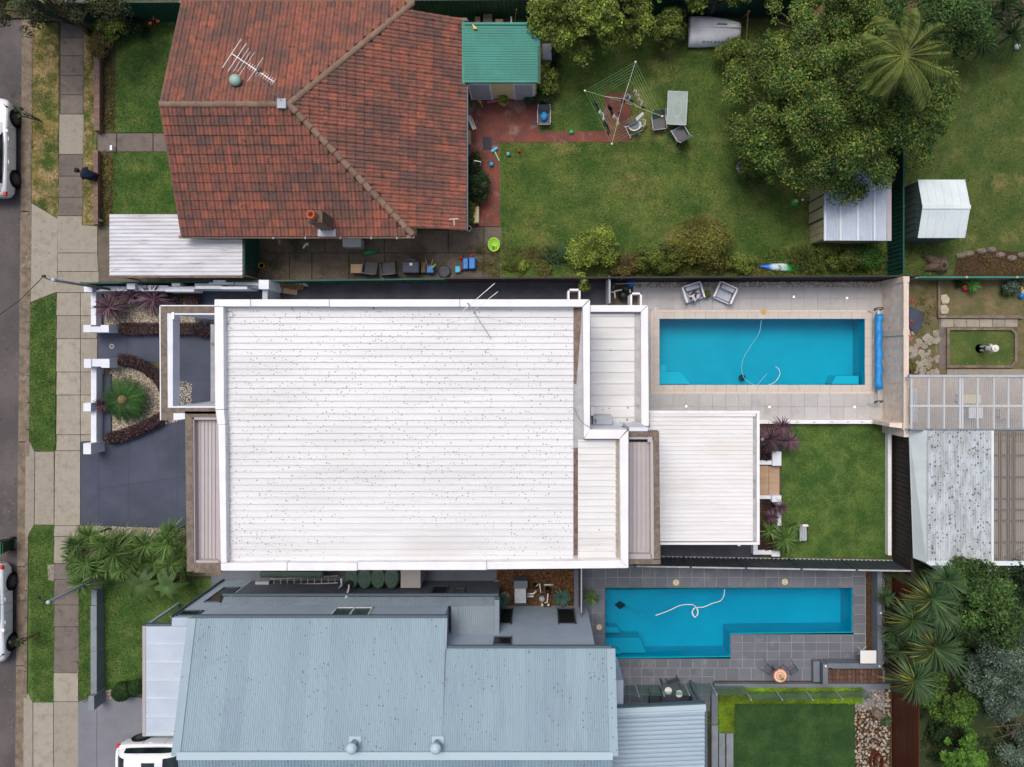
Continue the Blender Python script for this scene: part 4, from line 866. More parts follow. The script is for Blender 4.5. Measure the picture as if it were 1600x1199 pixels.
# ================= grey lower neighbour
gh = thing('grey_house', 'two storey grey house with a pale blue corrugated hip roof', 'house', X(620,5), Y(1120,5))
Z5 = 5.0; yN1 = -9.93; yN2 = -11.05; xL = X(302,Z5); 
MB().box(-13.05,X(697,Z5)-.1,-16,yN1,0,Z5-.12).build('wall', m_greywall, gh); MB().box(-14.0,-13.06,-10.25,yN1,0,Z5-.15).build('wall', m_greywall, gh); MB().box(X(697,Z5)-.1,X(917),-16,yN2,0,Z5-.12).build('wall', m_greywall, gh)
MB().box(X(750,Z5),2.72,-20,-16.0,0,Z5-.12).build('wall', m_greywall, gh); MB().box(-13.05,X(750,Z5),-20,-16.01,0,Z5-.12).build('wall', m_greywall, gh)
ZRg = 6.3; yr = -14.45; e1, e2 = Y(966,Z5), Y(1010,Z5); s2 = (ZRg-Z5)/(e1-yr)
zj = Z5+s2*(e1-e2)
xm = X(697,Z5)
corr(gh, (xL,e1,Z5), (0,yr-e1,ZRg-Z5), (xm-xL,0,0), .084, .013, 'sin', 9, m_blueg)
corr(gh, (xm,e2,zj-.1), (0,yr-e2,ZRg-zj+.1), (X(952,Z5)-xm,0,0), .084, .013, 'sin', 9, m_blueg)
corr(gh, (xL,yr,ZRg), (0,-5.2,-1.3), (X(952,Z5)-xL,0,0), .12, .02, 'sin', 8, m_blueg)
MB().box(xL,X(952,Z5),yr-.14,yr+.14,ZRg+.0,ZRg+.05).build('ridge_cap', m_ventb, gh)
MB().box(xL-.03,xm+.04,e1-.0,e1+.11,Z5-.1,Z5+.02).build('gutter', m_trim, gh); MB().box(xm+.0,X(953,Z5)+.05,e2+.0,e2+.1,zj-.2,zj-.08).build('gutter', m_trim, gh)
MB().slab([(xm-.02,e2,zj+.02),(xm+.05,e2,zj+.02),(xm+.05,e1,Z5+.03),(xm-.02,e1,Z5+.03)],.1).build('barge_cap', m_blueg2, gh)
for s_, xx in ((1,xL-.2),(1,X(952,Z5)-.12)):
    MB().slab([(xx,yr,ZRg+.045),(xx+.32,yr,ZRg+.045),(xx+.32,e1 if xx<0 else e2,(Z5 if xx<0 else zj-.1)+.045),(xx,e1 if xx<0 else e2,(Z5 if xx<0 else zj-.1)+.045)],.09).build('barge_cap', m_blueg, gh)
whirly(548,1172,6.75,6.15,m_ventb,gh,.2); whirly(680,1172,6.75,6.15,m_ventb,gh,.2)
# lower roof strip with upper windows
yE = Y(932,3.05)
corr(gh, (X(350,3.05),yN1-.02,3.42), (0,yE-yN1,-.37), (X(778,3.05)-X(350,3.05),0,0), .084, .013, 'sin', 9, m_blueg2)
MB().box(X(348,3.0),X(779,3.0),yE,yE+.1,2.9,3.03).build('gutter', m_trim, gh)
corr(gh, (xm+.3,yN2,3.5), (0,yN1-yN2,-.1), (X(778,3.05)-xm-.3,0,0), .084, .013, 'sin', 9, m_blueg2)
MB().box(X(774,3.05),X(779,3.05)+.05,yN2-.1,yE,3.1,3.52).build('barge_cap', m_blueg2, gh); MB().box(xm+.02,xm+.3,yN2,yN1-.03,3.0,3.45).build('flat_roof', m_blueg2, gh)
MB().box(X(352,2.9),X(776,2.9),yN1,yE-.25,0,2.88).build('wall', m_greywall2, gh); MB().box(X(697,2.9),X(776,2.9),yN2,yN1,0,2.95).build('wall', m_greywall2, gh)
def win_n(parent, x0, x1, yw, z0, z1, m=m_glassd, n=1, fm=m_white):
    f = MB(); f.box(x0,x1,yw,yw+.05,z0,z0+.06); f.box(x0,x1,yw,yw+.05,z1-.06,z1); f.box(x0,x0+.05,yw,yw+.05,z0,z1); f.box(x1-.05,x1,yw,yw+.05,z0,z1)
    for i in range(1,n): xx = x0+(x1-x0)*i/n; f.box(xx-.03,xx+.03,yw,yw+.05,z0,z1)
    fo = f.build('window', fm, parent)
    for i in range(n): a = x0+(x1-x0)*i/n; MB().box(a+.05,a+(x1-x0)/n-.05,yw+.005,yw+.03,z0+.05,z1-.05).build('pane', m, fo)
def zwall(yw, py): return H + yw*F/(py-560)          # height on a wall facing the camera axis
win_n(gh, X(519,4.4), X(578,4.4), yN1+.002, 3.75, 4.75, m_glassg, 2)
win_n(gh, X(330,1.9)+.2, X(352,1.9)+.3, yN1+.002, zwall(yN1,919), zwall(yN1,942), m_glassd, 1, m_trim)
win_n(gh, -13.9,-13.1, yN1+.002, 4.1, 4.7, m_glassd, 1, m_trim)
for a, b_ in ((781,801),(871,899)): 
    zm = 1.4; win_n(gh, X(a,zm), X(b_,zm), yN2+.002, max(.25,zwall(yN2,952)), zwall(yN2,976), m_dark, 1, m_trim)
win_n(gh, X(771,4.2), X(800,4.2), yN2+.002, 3.85, 4.7, m_dark, 1, m_trim)
yl = yE-.25
for a, b_, z0, z1 in ((672,697,.9,2.5),(707,725,1.2,2.3)): win_n(gh, X(a,2), X(b_,2), yl+.002, z0, z1, m_dark if a < 700 else m_hood, 1, m_trim)
q = MB(); q.tube([(-14.02,yN1+.05,0),(-14.02,yN1+.05,4.9)], .05, 8); q.tube([P(340,967,3.5+.02),P(352,953,3.62)], .05, 8); q.tube([P(430,965,3.7),P(441,953,3.5),P(451,953,3.4)], .05, 8); q.tube([P(700,1008,3.7),P(706,995,3.62),P(719,994,3.6)], .05, 8); q.build('downpipe', m_trim, gh)
# carport on street side
cq = thing('carport', 'pale blue panel carport roof above the white car in the lower driveway', 'carport', X(262,3.2), Y(1062,3.2))
for i in range(6):
    a, b_ = 979+i*28.2, 979+(i+1)*28.2-.6
    MB().ppoly([(228,a),(306,a),(306,b_),(228,b_)], 3.17, 3.2).build('roof_panel', m_bluepan, cq); MB().ppoly([(228,b_-.8),(306,b_-.8),(306,b_+.6),(228,b_+.6)], 3.2, 3.25).build('seam', m_shedw, cq)
MB().pbox(222.5,227.5,976,1149,3.02,3.22).build('gutter', m_pinks, cq); MB().pbox(222.5,306,1148.6,1150.6,3.02,3.22).build('beam', m_ventb, cq); MB().pbox(222.5,306,975.5,978,3.02,3.22).build('beam', m_trim, cq)
for a, b_ in ((226,980),(226,1147)): MB().box(X(a,3)-.05,X(a,3)+.05,Y(b_,3)-.05,Y(b_,3)+.05,0,3.02).build('post', m_ventb, cq)
# roadside wall
rw = thing('street_wall', 'grey rendered stepped front wall of the lower house', 'wall', X(148), Y(1000))
for a, b_, c, d_, z in ((142.5,151,922,946,.55),(141.5,151,947,1018,.6),(141.5,151,1018.5,1092,.65),(138,147,1088,1110,.95)): MB().pbox(a,b_,c,d_,0,z).build('wall_section', m_wallmid, rw, bevel=.008)
MB().pbox(151,152,930,1090,.1,.35).build('wall_section', m_greywall2, rw)
# right hand roof and pergola
rr = thing('alfresco_roof', 'pale blue corrugated roof over the outdoor dining area of the grey house', 'roof', X(1030,2.8), Y(1150,2.8))
zc = 2.8
corr(rr, P(955,1113,zc), (X(1101,zc)-X(955,zc),(Y(1107,zc)-Y(1113,zc)),0), (0,Y(1420,zc)-Y(1113,zc),0), .185, .04, 'sin', 4, m_bluerib)
MB().ppoly([(958,1108),(1103,1101),(1103,1112),(958,1119)], zc-.12, zc+.035).build('beam', m_ventb, rr); MB().pbox(1101.5,1105,1102,1420,zc-.15,zc-.02).build('gutter', m_trim, rr)
MB().ppoly([(958,1106),(1103,1099),(1103,1101),(958,1108)], zc-.25, zc+.02).build('fascia', m_trim, rr)
MB().pbox(958,974,1063,1106,.0,2.4).build('blade_wall', m_greywall, rr)
for b_ in (1106,1300): MB().box(X(1098,2.6)-.06,X(1098,2.6)+.06,Y(b_,2.6)-.06,Y(b_,2.6)+.06,0,2.6).build('post', m_trim, rr)
# outdoor dining
def dtable(name, label, px0, px1, py0, py1, z, m, leg=m_greyd, gap=0, group=None):
    t = thing(name, label, 'table', X((px0+px1)/2,z), Y((py0+py1)/2,z), 0, group)
    MB().pbox(px0,px1,py0,py1,z-.04,z).build('tabletop', m, t, bevel=.03)
    x0,x1,y0,y1 = X(px0+2,z),X(px1-2,z),Y(py1-2,z),Y(py0+2,z)
    for a in (x0,x1):
        for b_ in (y0,y1): MB().box(a-.03,a+.03,b_-.03,b_+.03,0,z-.04).build('leg', leg, t)
    return t
dtable('dining_table','dark outdoor dining table half under the lower blue roof',1034,1062,1070,1102,.76,m_greyd)
def box_chair(label, px, py, rz, m, group, sc=1.0, name='outdoor_chair', ms=None):
    t = thing(name, label, 'chair', X(px,.4), Y(py,.4), 0, group, rz); s = sc*.31; ms = ms or m
    MB().box(-s+.05,s-.05,-s+.04,s-.03,.36,.43).build('seat', ms, t, local=True, bevel=.015)
    MB().box(-s+.02,s-.02,s-.05,s+.02,.40,.82).build('backrest', m, t, local=True, bevel=.015)
    for a in (-1,1):
        MB().box(a*s-.025,a*s+.025,-s,s,.58,.62).build('armrest', m, t, local=True, bevel=.01)
        for b_ in (-1,1): MB().box(a*s-.02,a*s+.02,b_*(s-.03)-.02,b_*(s-.03)+.02,0,.58).build('leg', m, t, local=True)
    return t
box_chair('dark outdoor chair left of the dining table', 1024,1092,1.57,m_greyd,'dark dining chairs',.9); box_chair('dark outdoor chair right of the dining table', 1069,1094,-1.57,m_greyd,'dark dining chairs',.9); box_chair('dark outdoor chair above the dining table', 1053,1071,.3,m_greyd,'dark dining chairs',.8)
for i, (a, b_) in enumerate(((1044,1079),(1061,1084))):
    MB().lathe(X(a,.8),Y(b_,.8),[(.02,.765),(.12,.77),(.16,.83),(.15,.835),(.10,.79),(0,.785)],18).build('bowl', m_pvc, cat='bowl', label=('white bowl in the middle of the dark dining table','small white dish near the right edge of the dark dining table')[i], smooth=True)
# glass balustrade
gb = thing('glass_balustrade', 'frameless glass fence on slim steel posts above the lime hedge', 'fence', X(1160), Y(1072))
posts = [(993,1070),(1031,1069),(1069,1068),(1110,1067)]; posts2 = [(1162,1075),(1209,1075),(1255,1075),(1300,1074),(1346,1073)]
for a, b_ in posts+posts2: MB().box(X(a)-.025,X(a)+.025,Y(b_)-.025,Y(b_)+.025,0,1.22).build('post', m_metal, gb)
def gpanel(a, b_): MB().box(X(a[0])+.04,X(b_[0])-.04,Y((a[1]+b_[1])/2)-.006,Y((a[1]+b_[1])/2)+.006,.05,1.15).build('glass_pane', m_glass, gb)
for L_ in (posts,posts2):
    for i in range(len(L_)-1): gpanel(L_[i], L_[i+1])
gpanel((976,1070),(992,1070)); gpanel((1112,1068),(1160,1068))
# planter walls, steps, hedges
tw = thing('terrace_wall', 'charcoal rendered terrace wall stepping round the mulch planter', 'wall', X(1250), Y(1072))
for a, b_, c, d_, z in ((1116,1391,1069,1077,.25),(1286,1294,1038,1070,.55),(1294,1378,1037,1044,.57),(1371,1378,888,1043,.6),(1271,1281,1034,1066,.3),(1112,1122,1080,1140,.3)): MB().pbox(a,b_,c,d_,0,z).build('wall', m_greywall2, tw, bevel=.006)
for a, b_ in ((1290,1041),(1374,1041),(1376,958)): MB().lathe(X(a,.6),Y(b_,.6),[(.045,.57),(.045,.63),(0,.64)],10).build('light_cap', m_pvc, tw)
bp = thing('block_steps', 'grey concrete steps beside the lime hedge', 'steps', X(1128), Y(1170))
for i, (a, b_, z) in enumerate(((1112,1122,.45),(1123.5,1133,.3),(1135,1146,.15))): MB().pbox(a,b_,1134 if i == 0 else 1146,1420,0,z).build('step', m_wallmid, bp, bevel=.006)
bd = thing('brick_bed', None, None, X(1335), Y(1057)); bd['kind'] = 'structure'
me = unit(m_wood,'paver')
for i in range(14): 
    for j in range(3): piece('paver', unit(M('planter_brick_%d'%(i%3), ((112,84,70),(96,72,60),(124,94,80))[i%3], (84,62,52), s=9, rough=.9, bump=.6) if j == 0 and i < 3 else bpy.data.materials['planter_brick_%d'%(i%3)],'paver'), bd, (X(1297+i*6.1,.1),Y(1050+j*8,.1),.08), (0,0,0), (.155,.215,.06))
hg = MB(); 
def hedge(name, label, boxes, h, m, n, size, cat='hedge'):
    t = thing(name, label, cat, X(boxes[0][0]), Y(boxes[0][2])); cl = []
    core = MB()
    for a, b_, c, d_ in boxes:
        x0,x1,y0,y1 = X(a,h),X(b_,h),Y(d_,h),Y(c,h); core.box(x0+.05,x1-.05,y0+.05,y1-.05,0,h-.08)
        k = .07; nx, ny = max(1,int((x1-x0)/k/1.5)), max(1,int((y1-y0)/k/1.5))
        for i in range(nx):
            for j in range(ny): cl.append((x0+(i+.5)*(x1-x0)/nx, y0+(j+.5)*(y1-y0)/ny, h-.1, .11, .1)); 
            cl.append((x0+(i+.5)*(x1-x0)/nx, y0+.04, h*.5, .1, h*.4)); cl.append((x0+(i+.5)*(x1-x0)/nx, y1-.04, h*.5, .1, h*.4))
    core.build('branches', m_bark, t); leaf_obj('foliage', m, t, cl, n, size, up=.9)
    return t
hedge('lime_hedge', 'bright lime clipped hedge along and down the edge of the lower lawn', [(1124,1349,1078,1100),(1124,1147,1100,1145)], .42, L_lime, 26000, .028)
hedge('dark_hedge', 'clipped dark red hedge below the upper pebble bed', [(185,305,506,522)], .45, L_red, 7000, .035)
hedge('dark_hedge', 'small clipped dark red hedge block at the right end of the upper pebble bed', [(290,307,455,476)], .5, L_red, 2500, .035)
for lab, pts in (('curved dark red hedge along the top of the cycad bed', [(187,562),(205,565),(225,574),(244,589),(252,605)]),('curved dark red hedge along the bottom of the cycad bed', [(168,686),(190,681),(215,672),(238,661),(252,652)])):
    t = thing('dark_hedge', lab, 'hedge', X(pts[0][0]), Y(pts[0][1])); cl = []
    for i in range(len(pts)-1):
        for k in range(12):
            a = pts[i][0]+(pts[i+1][0]-pts[i][0])*k/12; b_ = pts[i][1]+(pts[i+1][1]-pts[i][1])*k/12
            for s_ in (-5,0,5): cl.append((X(a,.4),Y(b_+s_,.4),.3,.15,.17))
    leaf_obj('foliage', L_red, t, cl, 7000, .042, up=.6)
    MB().tube([(X(a),Y(b_),.12) for a, b_ in pts], .12, 6).build('branches', m_bark, t)
# timber fence lower right
tf = thing('timber_fence', 'tall dark red timber slat fence beside the river stones', 'fence', X(1394), Y(1060))
for i in range(20): MB().box(X(1393),X(1393)+.03,-25,Y(905),.03+i*.12,.03+i*.12+.105).build('board', m_redwood, tf)
for i in range(9): MB().box(X(1393)+.03,X(1393)+.1,Y(905)-i*1.8-.05,Y(905)-i*1.8+.05,0,2.4).build('post', m_redwood, tf)
# river stones
rs_ = thing('stone_bed', None, None, X(1364), Y(1140)); rs_['kind'] = 'structure'
MB().ppoly([(1335,1076),(1392,1076),(1392,1420),(1335,1420)],-.02,.01).build('bed', m_soil, rs_)
SM = []
for k in range(5):
    b = MB(); b.lathe(0,0,[(0,-.3),(.8,-.18),(1,0),(.78,.32),(.35,.46),(0,.48)],7,1,random.uniform(.65,.9)); 
    for i in range(len(b.v)): v = b.v[i]; b.v[i] = (v[0]*random.uniform(.88,1.1),v[1]*random.uniform(.88,1.1),v[2])
    me = b.mesh('stone', smooth=True); me.materials.append(m_stone); SM.append((me,b))
cnt = 0; far = MB()
for i in range(16):
    for j in range(64):
        a = 1337+i*3.6+random.uniform(-1.6,1.6); c = 1079+j*3.9+random.uniform(-1.7,1.7)
        r_ = random.choice((.04,.05,.06,.075,.09)); z = .02+random.uniform(0,.06)+(.09-r_)*.4
        if a > 1390 or (c < 1102 and a < 1349): continue
        if r_ >= .075 and c < 1199 and cnt < 290:
            piece('stone', SM[cnt%5][0], rs_, (X(a),Y(c),z+.01), (random.uniform(-.3,.3),random.uniform(-.3,.3),random.uniform(0,6)), (r_,r_,r_*.8)); cnt += 1
        else: far.add([Matrix.Translation((X(a),Y(c),z)) @ Matrix.Rotation(random.uniform(0,6),4,'Z') @ Vector((v[0]*r_,v[1]*r_,v[2]*r_*.8)) for v in SM[(i+j)%5][1].v], SM[(i+j)%5][1].f)
far.build('small_stones', m_stoneb, rs_, kind='stuff', smooth=True)
# pebbles
def pebbles(name, poly, n, z, r0=.025, m=m_peb, avoid=None):
    b = MB(); xs = [p[0] for p in poly]; ys = [p[1] for p in poly]; k = 0
    while k < n:
        a, c = random.uniform(min(xs),max(xs)), random.uniform(min(ys),max(ys))
        if not inside(a, c, poly): continue
        k += 1; r_ = r0*random.uniform(.6,1.5); x, y = X(a), Y(c); q = random.uniform(0,3)
        vs = [(x+r_*math.cos(q+t)*(1 if i%2 else .8), y+r_*math.sin(q+t)*(.7 if i%2 else 1), z) for i, t in enumerate((0,1.26,2.5,3.77,5.0))]
        b.add(vs+[(x,y,z+r_*.8)], [(i,(i+1)%5,5) for i in range(5)])
    return b.build(name, m, kind='stuff')
pebbles('white_pebbles', [(155,452),(305,452),(305,508),(155,508)], 5200, .03)
pebbles('white_pebbles', [(172,566),(200,566),(300,600),(300,652),(165,690),(172,640)], 5200, .03)
pebbles('white_pebbles', [(150,822),(290,826),(290,838),(150,838)], 1500, .012)
pebbles('edge_pebbles', [(990,442),(1378,441),(1378,448),(990,449)], 1700, .03, .04)
pebbles('bark_chips', [(776,880),(908,880),(908,948),(776,948)], 3500, .008, .035, M('bark_chip', (120,84,56), rough=.95, rnd='isl', rc=[(92,62,42),(150,108,72),(70,50,36),(128,90,60)]))
MB().pbox(160,173,585,690,.0,.12).build('planter_strip', m_char, cat='edging', label='charcoal concrete strip inside the front wall by the cycad')
MB().pbox(150,160,456,507,.0,.12).build('planter_strip', m_char, cat='edging', label='charcoal concrete strip inside the front wall by the purple cordylines')

# ================= right hand neighbour
pc = thing('polycarbonate_roof', 'clear ribbed patio roof with white rafters on the right', 'roof', X(1510,2.6), Y(630,2.6))
zc = 2.6
corr(pc, P(1422,672,zc), (0,Y(589,zc)-Y(672,zc),0), (X(1800,zc)-X(1422,zc),0,0), .09, .015, 'sin', 11, m_poly)
for a in (1423,1450,1474,1499,1503,1527,1552,1575,1598,1640): MB().pbox(a,a+2.6,588,672,zc-.14,zc-.04).build('rafter', m_pvc, pc)
MB().pbox(1422,1800,633,636,zc-.12,zc-.03).build('purlin', m_pvc, pc); MB().pbox(1421,1800,586,589.5,zc-.12,zc+.05).build('gutter', m_greyl, pc); MB().pbox(1421,1800,670,674,zc-.12,zc-.02).build('gutter', m_trim, pc)
for a, b_ in ((1424,590),(1424,671),(1600,590)): MB().tube([(X(a,zc),Y(b_,zc),0),(X(a,zc),Y(b_,zc),zc-.12)], .04, 8).build('post', m_pvc, pc)
patchp('patio_floor', M('patio_floor', (170,150,130), (150,134,118), s=1.5), [(1412,588),(1800,588),(1800,700),(1412,700)], .012)
for i, (a, b_, c, d_, z, m) in enumerate(((1504,1534,617,631,.7,m_cream),(1514,1536,637,654,.5,m_white),(1424,1434,607,660,.4,m_greyl),(1563,1590,640,655,.6,m_tan))):
    dtable(('side_table','storage_table','slatted_table','work_table')[i], ('cream table seen through the clear roof','white low table seen through the clear roof below the cream one','narrow grey table at the left edge under the clear roof','tan table at the right under the clear roof')[i], a, b_, c, d_, z, m)
lr = thing('lichen_roof', 'white ribbed roof spotted with black lichen below the clear patio roof', 'roof', X(1490,2.7), Y(780,2.7))
zc = 2.7; m_lich = M('lichen_roof', (190,198,204), (158,166,166), s=3.2, rough=.6, st=(1.6,.5,1), spots=((28,30,26), 8.5, .42, .18), patch=((196,204,208), .5, .55, .7))
MB().box(X(1424),X(1570),Y(870),Y(682),0,zc-.2).build('wall', m_whitew, lr)
corr(lr, P(1449,879,zc), (0,Y(673,zc)-Y(879,zc),0), (X(1551,zc)-X(1449,zc),0,0), .105, .03, 'sin', 6, m_lich)
MB().slab([P(1420,669,2.0),P(1449,673,zc+.03),P(1449,880,zc+.03),P(1427,872,2.0)][::-1], .03).build('roof_apron', m_shedw, lr)
MB().pbox(1549,1553,673,880,zc,zc+.06).build('barge_cap', m_shedw, lr); MB().ppoly([(1449,877),(1800,877),(1800,884),(1454,884),(1447,880)], zc-.1, zc+.02).build('gutter', m_shedw, lr)
br = thing('brown_roof', 'brown translucent ribbed roof with dark battens at the right edge', 'roof', X(1580,2.7), Y(775,2.7))
corr(br, P(1553,876,zc), (0,Y(674,zc)-Y(876,zc),0), (X(1800,zc)-X(1553,zc),0,0), .09, .015, 'sin', 10, m_polyb)
for a in (1563,1575,1584,1610): MB().pbox(a,a+3,675,876,zc-.2,zc-.05).build('rafter', m_greyd, br)
for b_ in (679,712,746,780,797,814,848): MB().pbox(1553,1800,b_-1.5,b_+1.5,zc-.05,zc-.018).build('batten', m_greyd, br)
# statue yard edging
ed = thing('garden_edging', 'stained concrete edging and path slabs round the statue lawn', 'edging', X(1530), Y(540))
for p in ([(1466,440),(1470,440),(1470,493),(1466,497)],[(1466,493),(1595,493),(1600,498),(1466,497)],[(1480,512),(1484,512),(1484,573),(1480,576)],[(1480,512),(1583,512),(1583,516),(1480,516)],[(1480,571),(1583,571),(1583,575),(1480,575)],[(1583,514),(1590,522),(1586,522),(1580,516)],[(1586,520),(1590,520),(1590,566),(1586,566)],[(1590,564),(1583,574),(1580,571),(1586,564)]):
    MB().ppoly(p, 0, .14+random.uniform(0,.01)).build('edging_strip', m_gutter, ed)
for a in range(6): MB().pbox(1471+a*20,1490+a*20,498.5,511,.0,.03).build('slab', m_conc, ed)
MB().pbox(1467,1479,498,577,.0,.028).build('slab', m_concd, ed); MB().pbox(1480,1600,577,586,.0,.03).build('slab', m_conc, ed)
patchp('statue_lawn', m_lawn4, [(1484,516),(1583,516),(1587,522),(1587,566),(1583,571),(1484,571)], .03)
fl = thing('flagstone_path', None, None, X(1450), Y(560)); fl['kind'] = 'structure'
for i in range(70):
    a, c = random.uniform(1416,1466), random.uniform(520,587); r_ = random.uniform(3.5,6.5); q = random.uniform(0,6); n = random.choice((5,6))
    MB().ppoly([(a+r_*math.cos(q+k*6.283/n)*random.uniform(.8,1.1), c+r_*math.sin(q+k*6.283/n)*random.uniform(.8,1.1)) for k in range(n)], 0, .02+i*.0006).build('flagstone', m_conc, fl)
for i, (a, c) in enumerate(((1477,468),(1476,484))):
    MB().ppoly([(a-6,c-7),(a+2,c-8),(a+7,c-1),(a+5,c+6),(a-4,c+7),(a-7,c)], 0, .07).build('flagstone', M('pale_flag%d'%i,(190,178,158),(170,156,136),s=5), cat='stone', label=('upper pale flagstone lying in the dry yard','lower pale flagstone lying in the dry yard')[i])
# ================= cars
def loft(b, secs, closed=False):
    n = len(secs[0]); o = len(b.v)
    for s in secs: b.v += [tuple(p) for p in s]
    for i in range(len(secs)-1):
        for k in range(n if closed else n-1): b.f.append((o+i*n+k, o+i*n+(k+1)%n, o+(i+1)*n+(k+1)%n, o+(i+1)*n+k))
    b.f.append(tuple(o+k for k in range(n))[::-1]); b.f.append(tuple(o+(len(secs)-1)*n+k for k in range(n)))
def car(label, x, y, z, rz, paint, sunroof=False):
    t = thing('parked_car', label, 'car', x, y, z, 'white parked cars', rz); b = MB()
    S = [(-2.2,.60,.36,.72,.84),(-2.12,.76,.27,.84,.96),(-1.95,.85,.22,.92,1.0),(-1.5,.89,.2,.95,1.0),(-.8,.90,.2,.95,.99),(0,.905,.2,.94,.99),(.8,.90,.2,.93,.98),(1.3,.89,.2,.88,.93),(1.7,.86,.21,.80,.86),(1.98,.79,.25,.70,.77),(2.12,.68,.3,.6,.68),(2.2,.5,.36,.5,.58)]
    sec = []
    for (a, hw, zb, zs, zt) in S:
        h = [(hw*.88,zb),(hw*.97,zb+.08),(hw,zb+.25),(hw,zs-.2),(hw*.985,zs-.06),(hw*.93,zs),(hw*.8,zt-.02),(hw*.45,zt+.015),(0,zt+.025)]
        sec.append([(a,q,r_) for q, r_ in h]+[(a,-q,r_) for q, r_ in h[-2::-1]])
    loft(b, sec, True); b.build('body', paint, t, smooth=True, local=True, bevel=.02)
    C = [(-2.02,.68,.66,1.0),(-1.78,.76,.6,1.24),(-1.5,.80,.585,1.39),(-1.0,.82,.6,1.45),(-.4,.83,.61,1.46),(.05,.83,.60,1.43),(.32,.81,.59,1.33),(.68,.79,.62,1.15),(1.05,.74,.68,.97)]
    cab = []
    for a, hb, hr, zt in C:
        zb = .93; pts = [(hb,zb),(hb+(hr-hb)*.85,zb+(zt-zb)*.82),(hr*.9,zt-.02*(zt>1.1)),(hr*.5,zt+.015*(zt>1.1)),(0,zt+.02*(zt>1.1))]
        cab.append([(a,q,r_) for q, r_ in pts]+[(a,-q,r_) for q, r_ in pts[-2::-1]])
    q = MB(); loft(q, cab); q.build('cabin', paint, t, smooth=True, local=True)
    def strip(i0, i1, ks, name, m, inset=.04, off=.008, smx=None):
        g = MB(); rows = []
        for s in cab[i0:i1+1]: rows.append([Vector(s[k]) for k in ks])
        if smx: rows[0] = [p.lerp(rows[1][j], smx[0]) for j, p in enumerate(rows[0])]; rows[-1] = [p.lerp(rows[-2][j], smx[1]) for j, p in enumerate(rows[-1])]
        n = len(ks); v = []
        for r_ in rows:
            a, z = r_[0].copy(), r_[-1].copy(); 
            r_[0] = a.lerp(r_[1], inset*2 if n > 2 else inset*3); r_[-1] = z.lerp(r_[-2], inset*2 if n > 2 else inset*3)
            for p in r_: v.append(p)
        cen = Vector((-.4,0,.9)); v = [p+(p-cen).normalized()*off for p in v]
        g.add(v, [(i*n+k,i*n+k+1,(i+1)*n+k+1,(i+1)*n+k) for i in range(len(rows)-1) for k in range(n-1)]); return g.build(name, m, t, smooth=True, local=True)
    strip(5,8,[2,3,4,5,6],'windscreen',m_glassd,.1,.012,(.25,.12)); strip(0,2,[2,3,4,5,6],'rear_window',m_glassd,.14,.012,(.35,.15))
    strip(1,7,[0,1],'side_window',m_glassd,.07,.014,(.5,.35)); strip(1,7,[8,7],'side_window',m_glassd,.07,.014,(.5,.35))
    if sunroof: MB().box(-.75,-.2,-.36,.36,1.468,1.488).build('sunroof', m_glassd, t, local=True, bevel=.008)
    for s in (-1,1):
        for xx in (-1.32,1.36):
            w_ = MB(); w_.tube([(xx,s*.72,.34),(xx,s*.925,.34)], .33, 28); wo = w_.build('wheel', m_tyre, t, local=True, bevel=.02)
            rr_ = MB()
            for k in range(10):
                a = k*math.pi/5; rr_.box(-.03,.03,.0,.24,-.012,.012); rr_.xf(Matrix.Translation((xx,s*.932,.34)) @ Matrix.Rotation(a,4,'Y') @ Matrix.Rotation(math.pi/2,4,'X'), len(rr_.v)-8)
            rr_.tube([(xx,s*.925,.34),(xx,s*.945,.34)], .06, 12); rr_.build('rim', m_rim, wo, local=True)
            ar = MB(); ar.lathe(0,0,[(.335,0),(.40,0)],28); ar.xf(Matrix.Translation((xx,s*.908,.35)) @ Matrix.Rotation(math.pi/2,4,'X')); ar.build('wheel_arch', m_black, t, local=True)
        MB().add([(2.0,s*.60,.62),(1.72,s*.845,.74),(1.68,s*.80,.83),(1.96,s*.55,.735)],[(0,1,2,3)]).xf(Matrix.Translation((.018,s*.018,.02))).build('headlight', m_glassd, t, local=True)
        MB().box(-2.16,-1.98,s*.70,s*.845,.76,.9).build('tail_light', m_redp, t, local=True, bevel=.03)
        MB().box(.55,.7,s*.86,s*1.03,.93,1.05).build('mirror', paint, t, local=True, bevel=.04)
        for xx in (-.75,.25): MB().box(xx,xx+.16,s*.895,s*.925,.8,.825).build('door_handle', paint, t, local=True)
        dl = MB()
        for xx in (-1.0,-.05,.82): dl.box(xx,xx+.008,s*.9,s*.909,.3,.9)
        dl.build('door_seam', m_greyd, t, local=True)
    MB().box(-2.215,-2.19,-.26,.26,.5,.62).build('number_plate', m_pvc, t, local=True)
    return t
car('white hatchback parked on the street at the upper left edge', -24.05, Y(228,.8), -.13, math.pi/2, m_car)
car('white hatchback parked on the street at the lower left edge, behind the green bin', -24.2, Y(962,.8), -.13, -math.pi/2, m_car)
car('white hatchback with dark sunroof in the lower driveway under the carport edge', X(246,1.4)+.1, Y(1204,1.4), .02, 0, m_car, True)
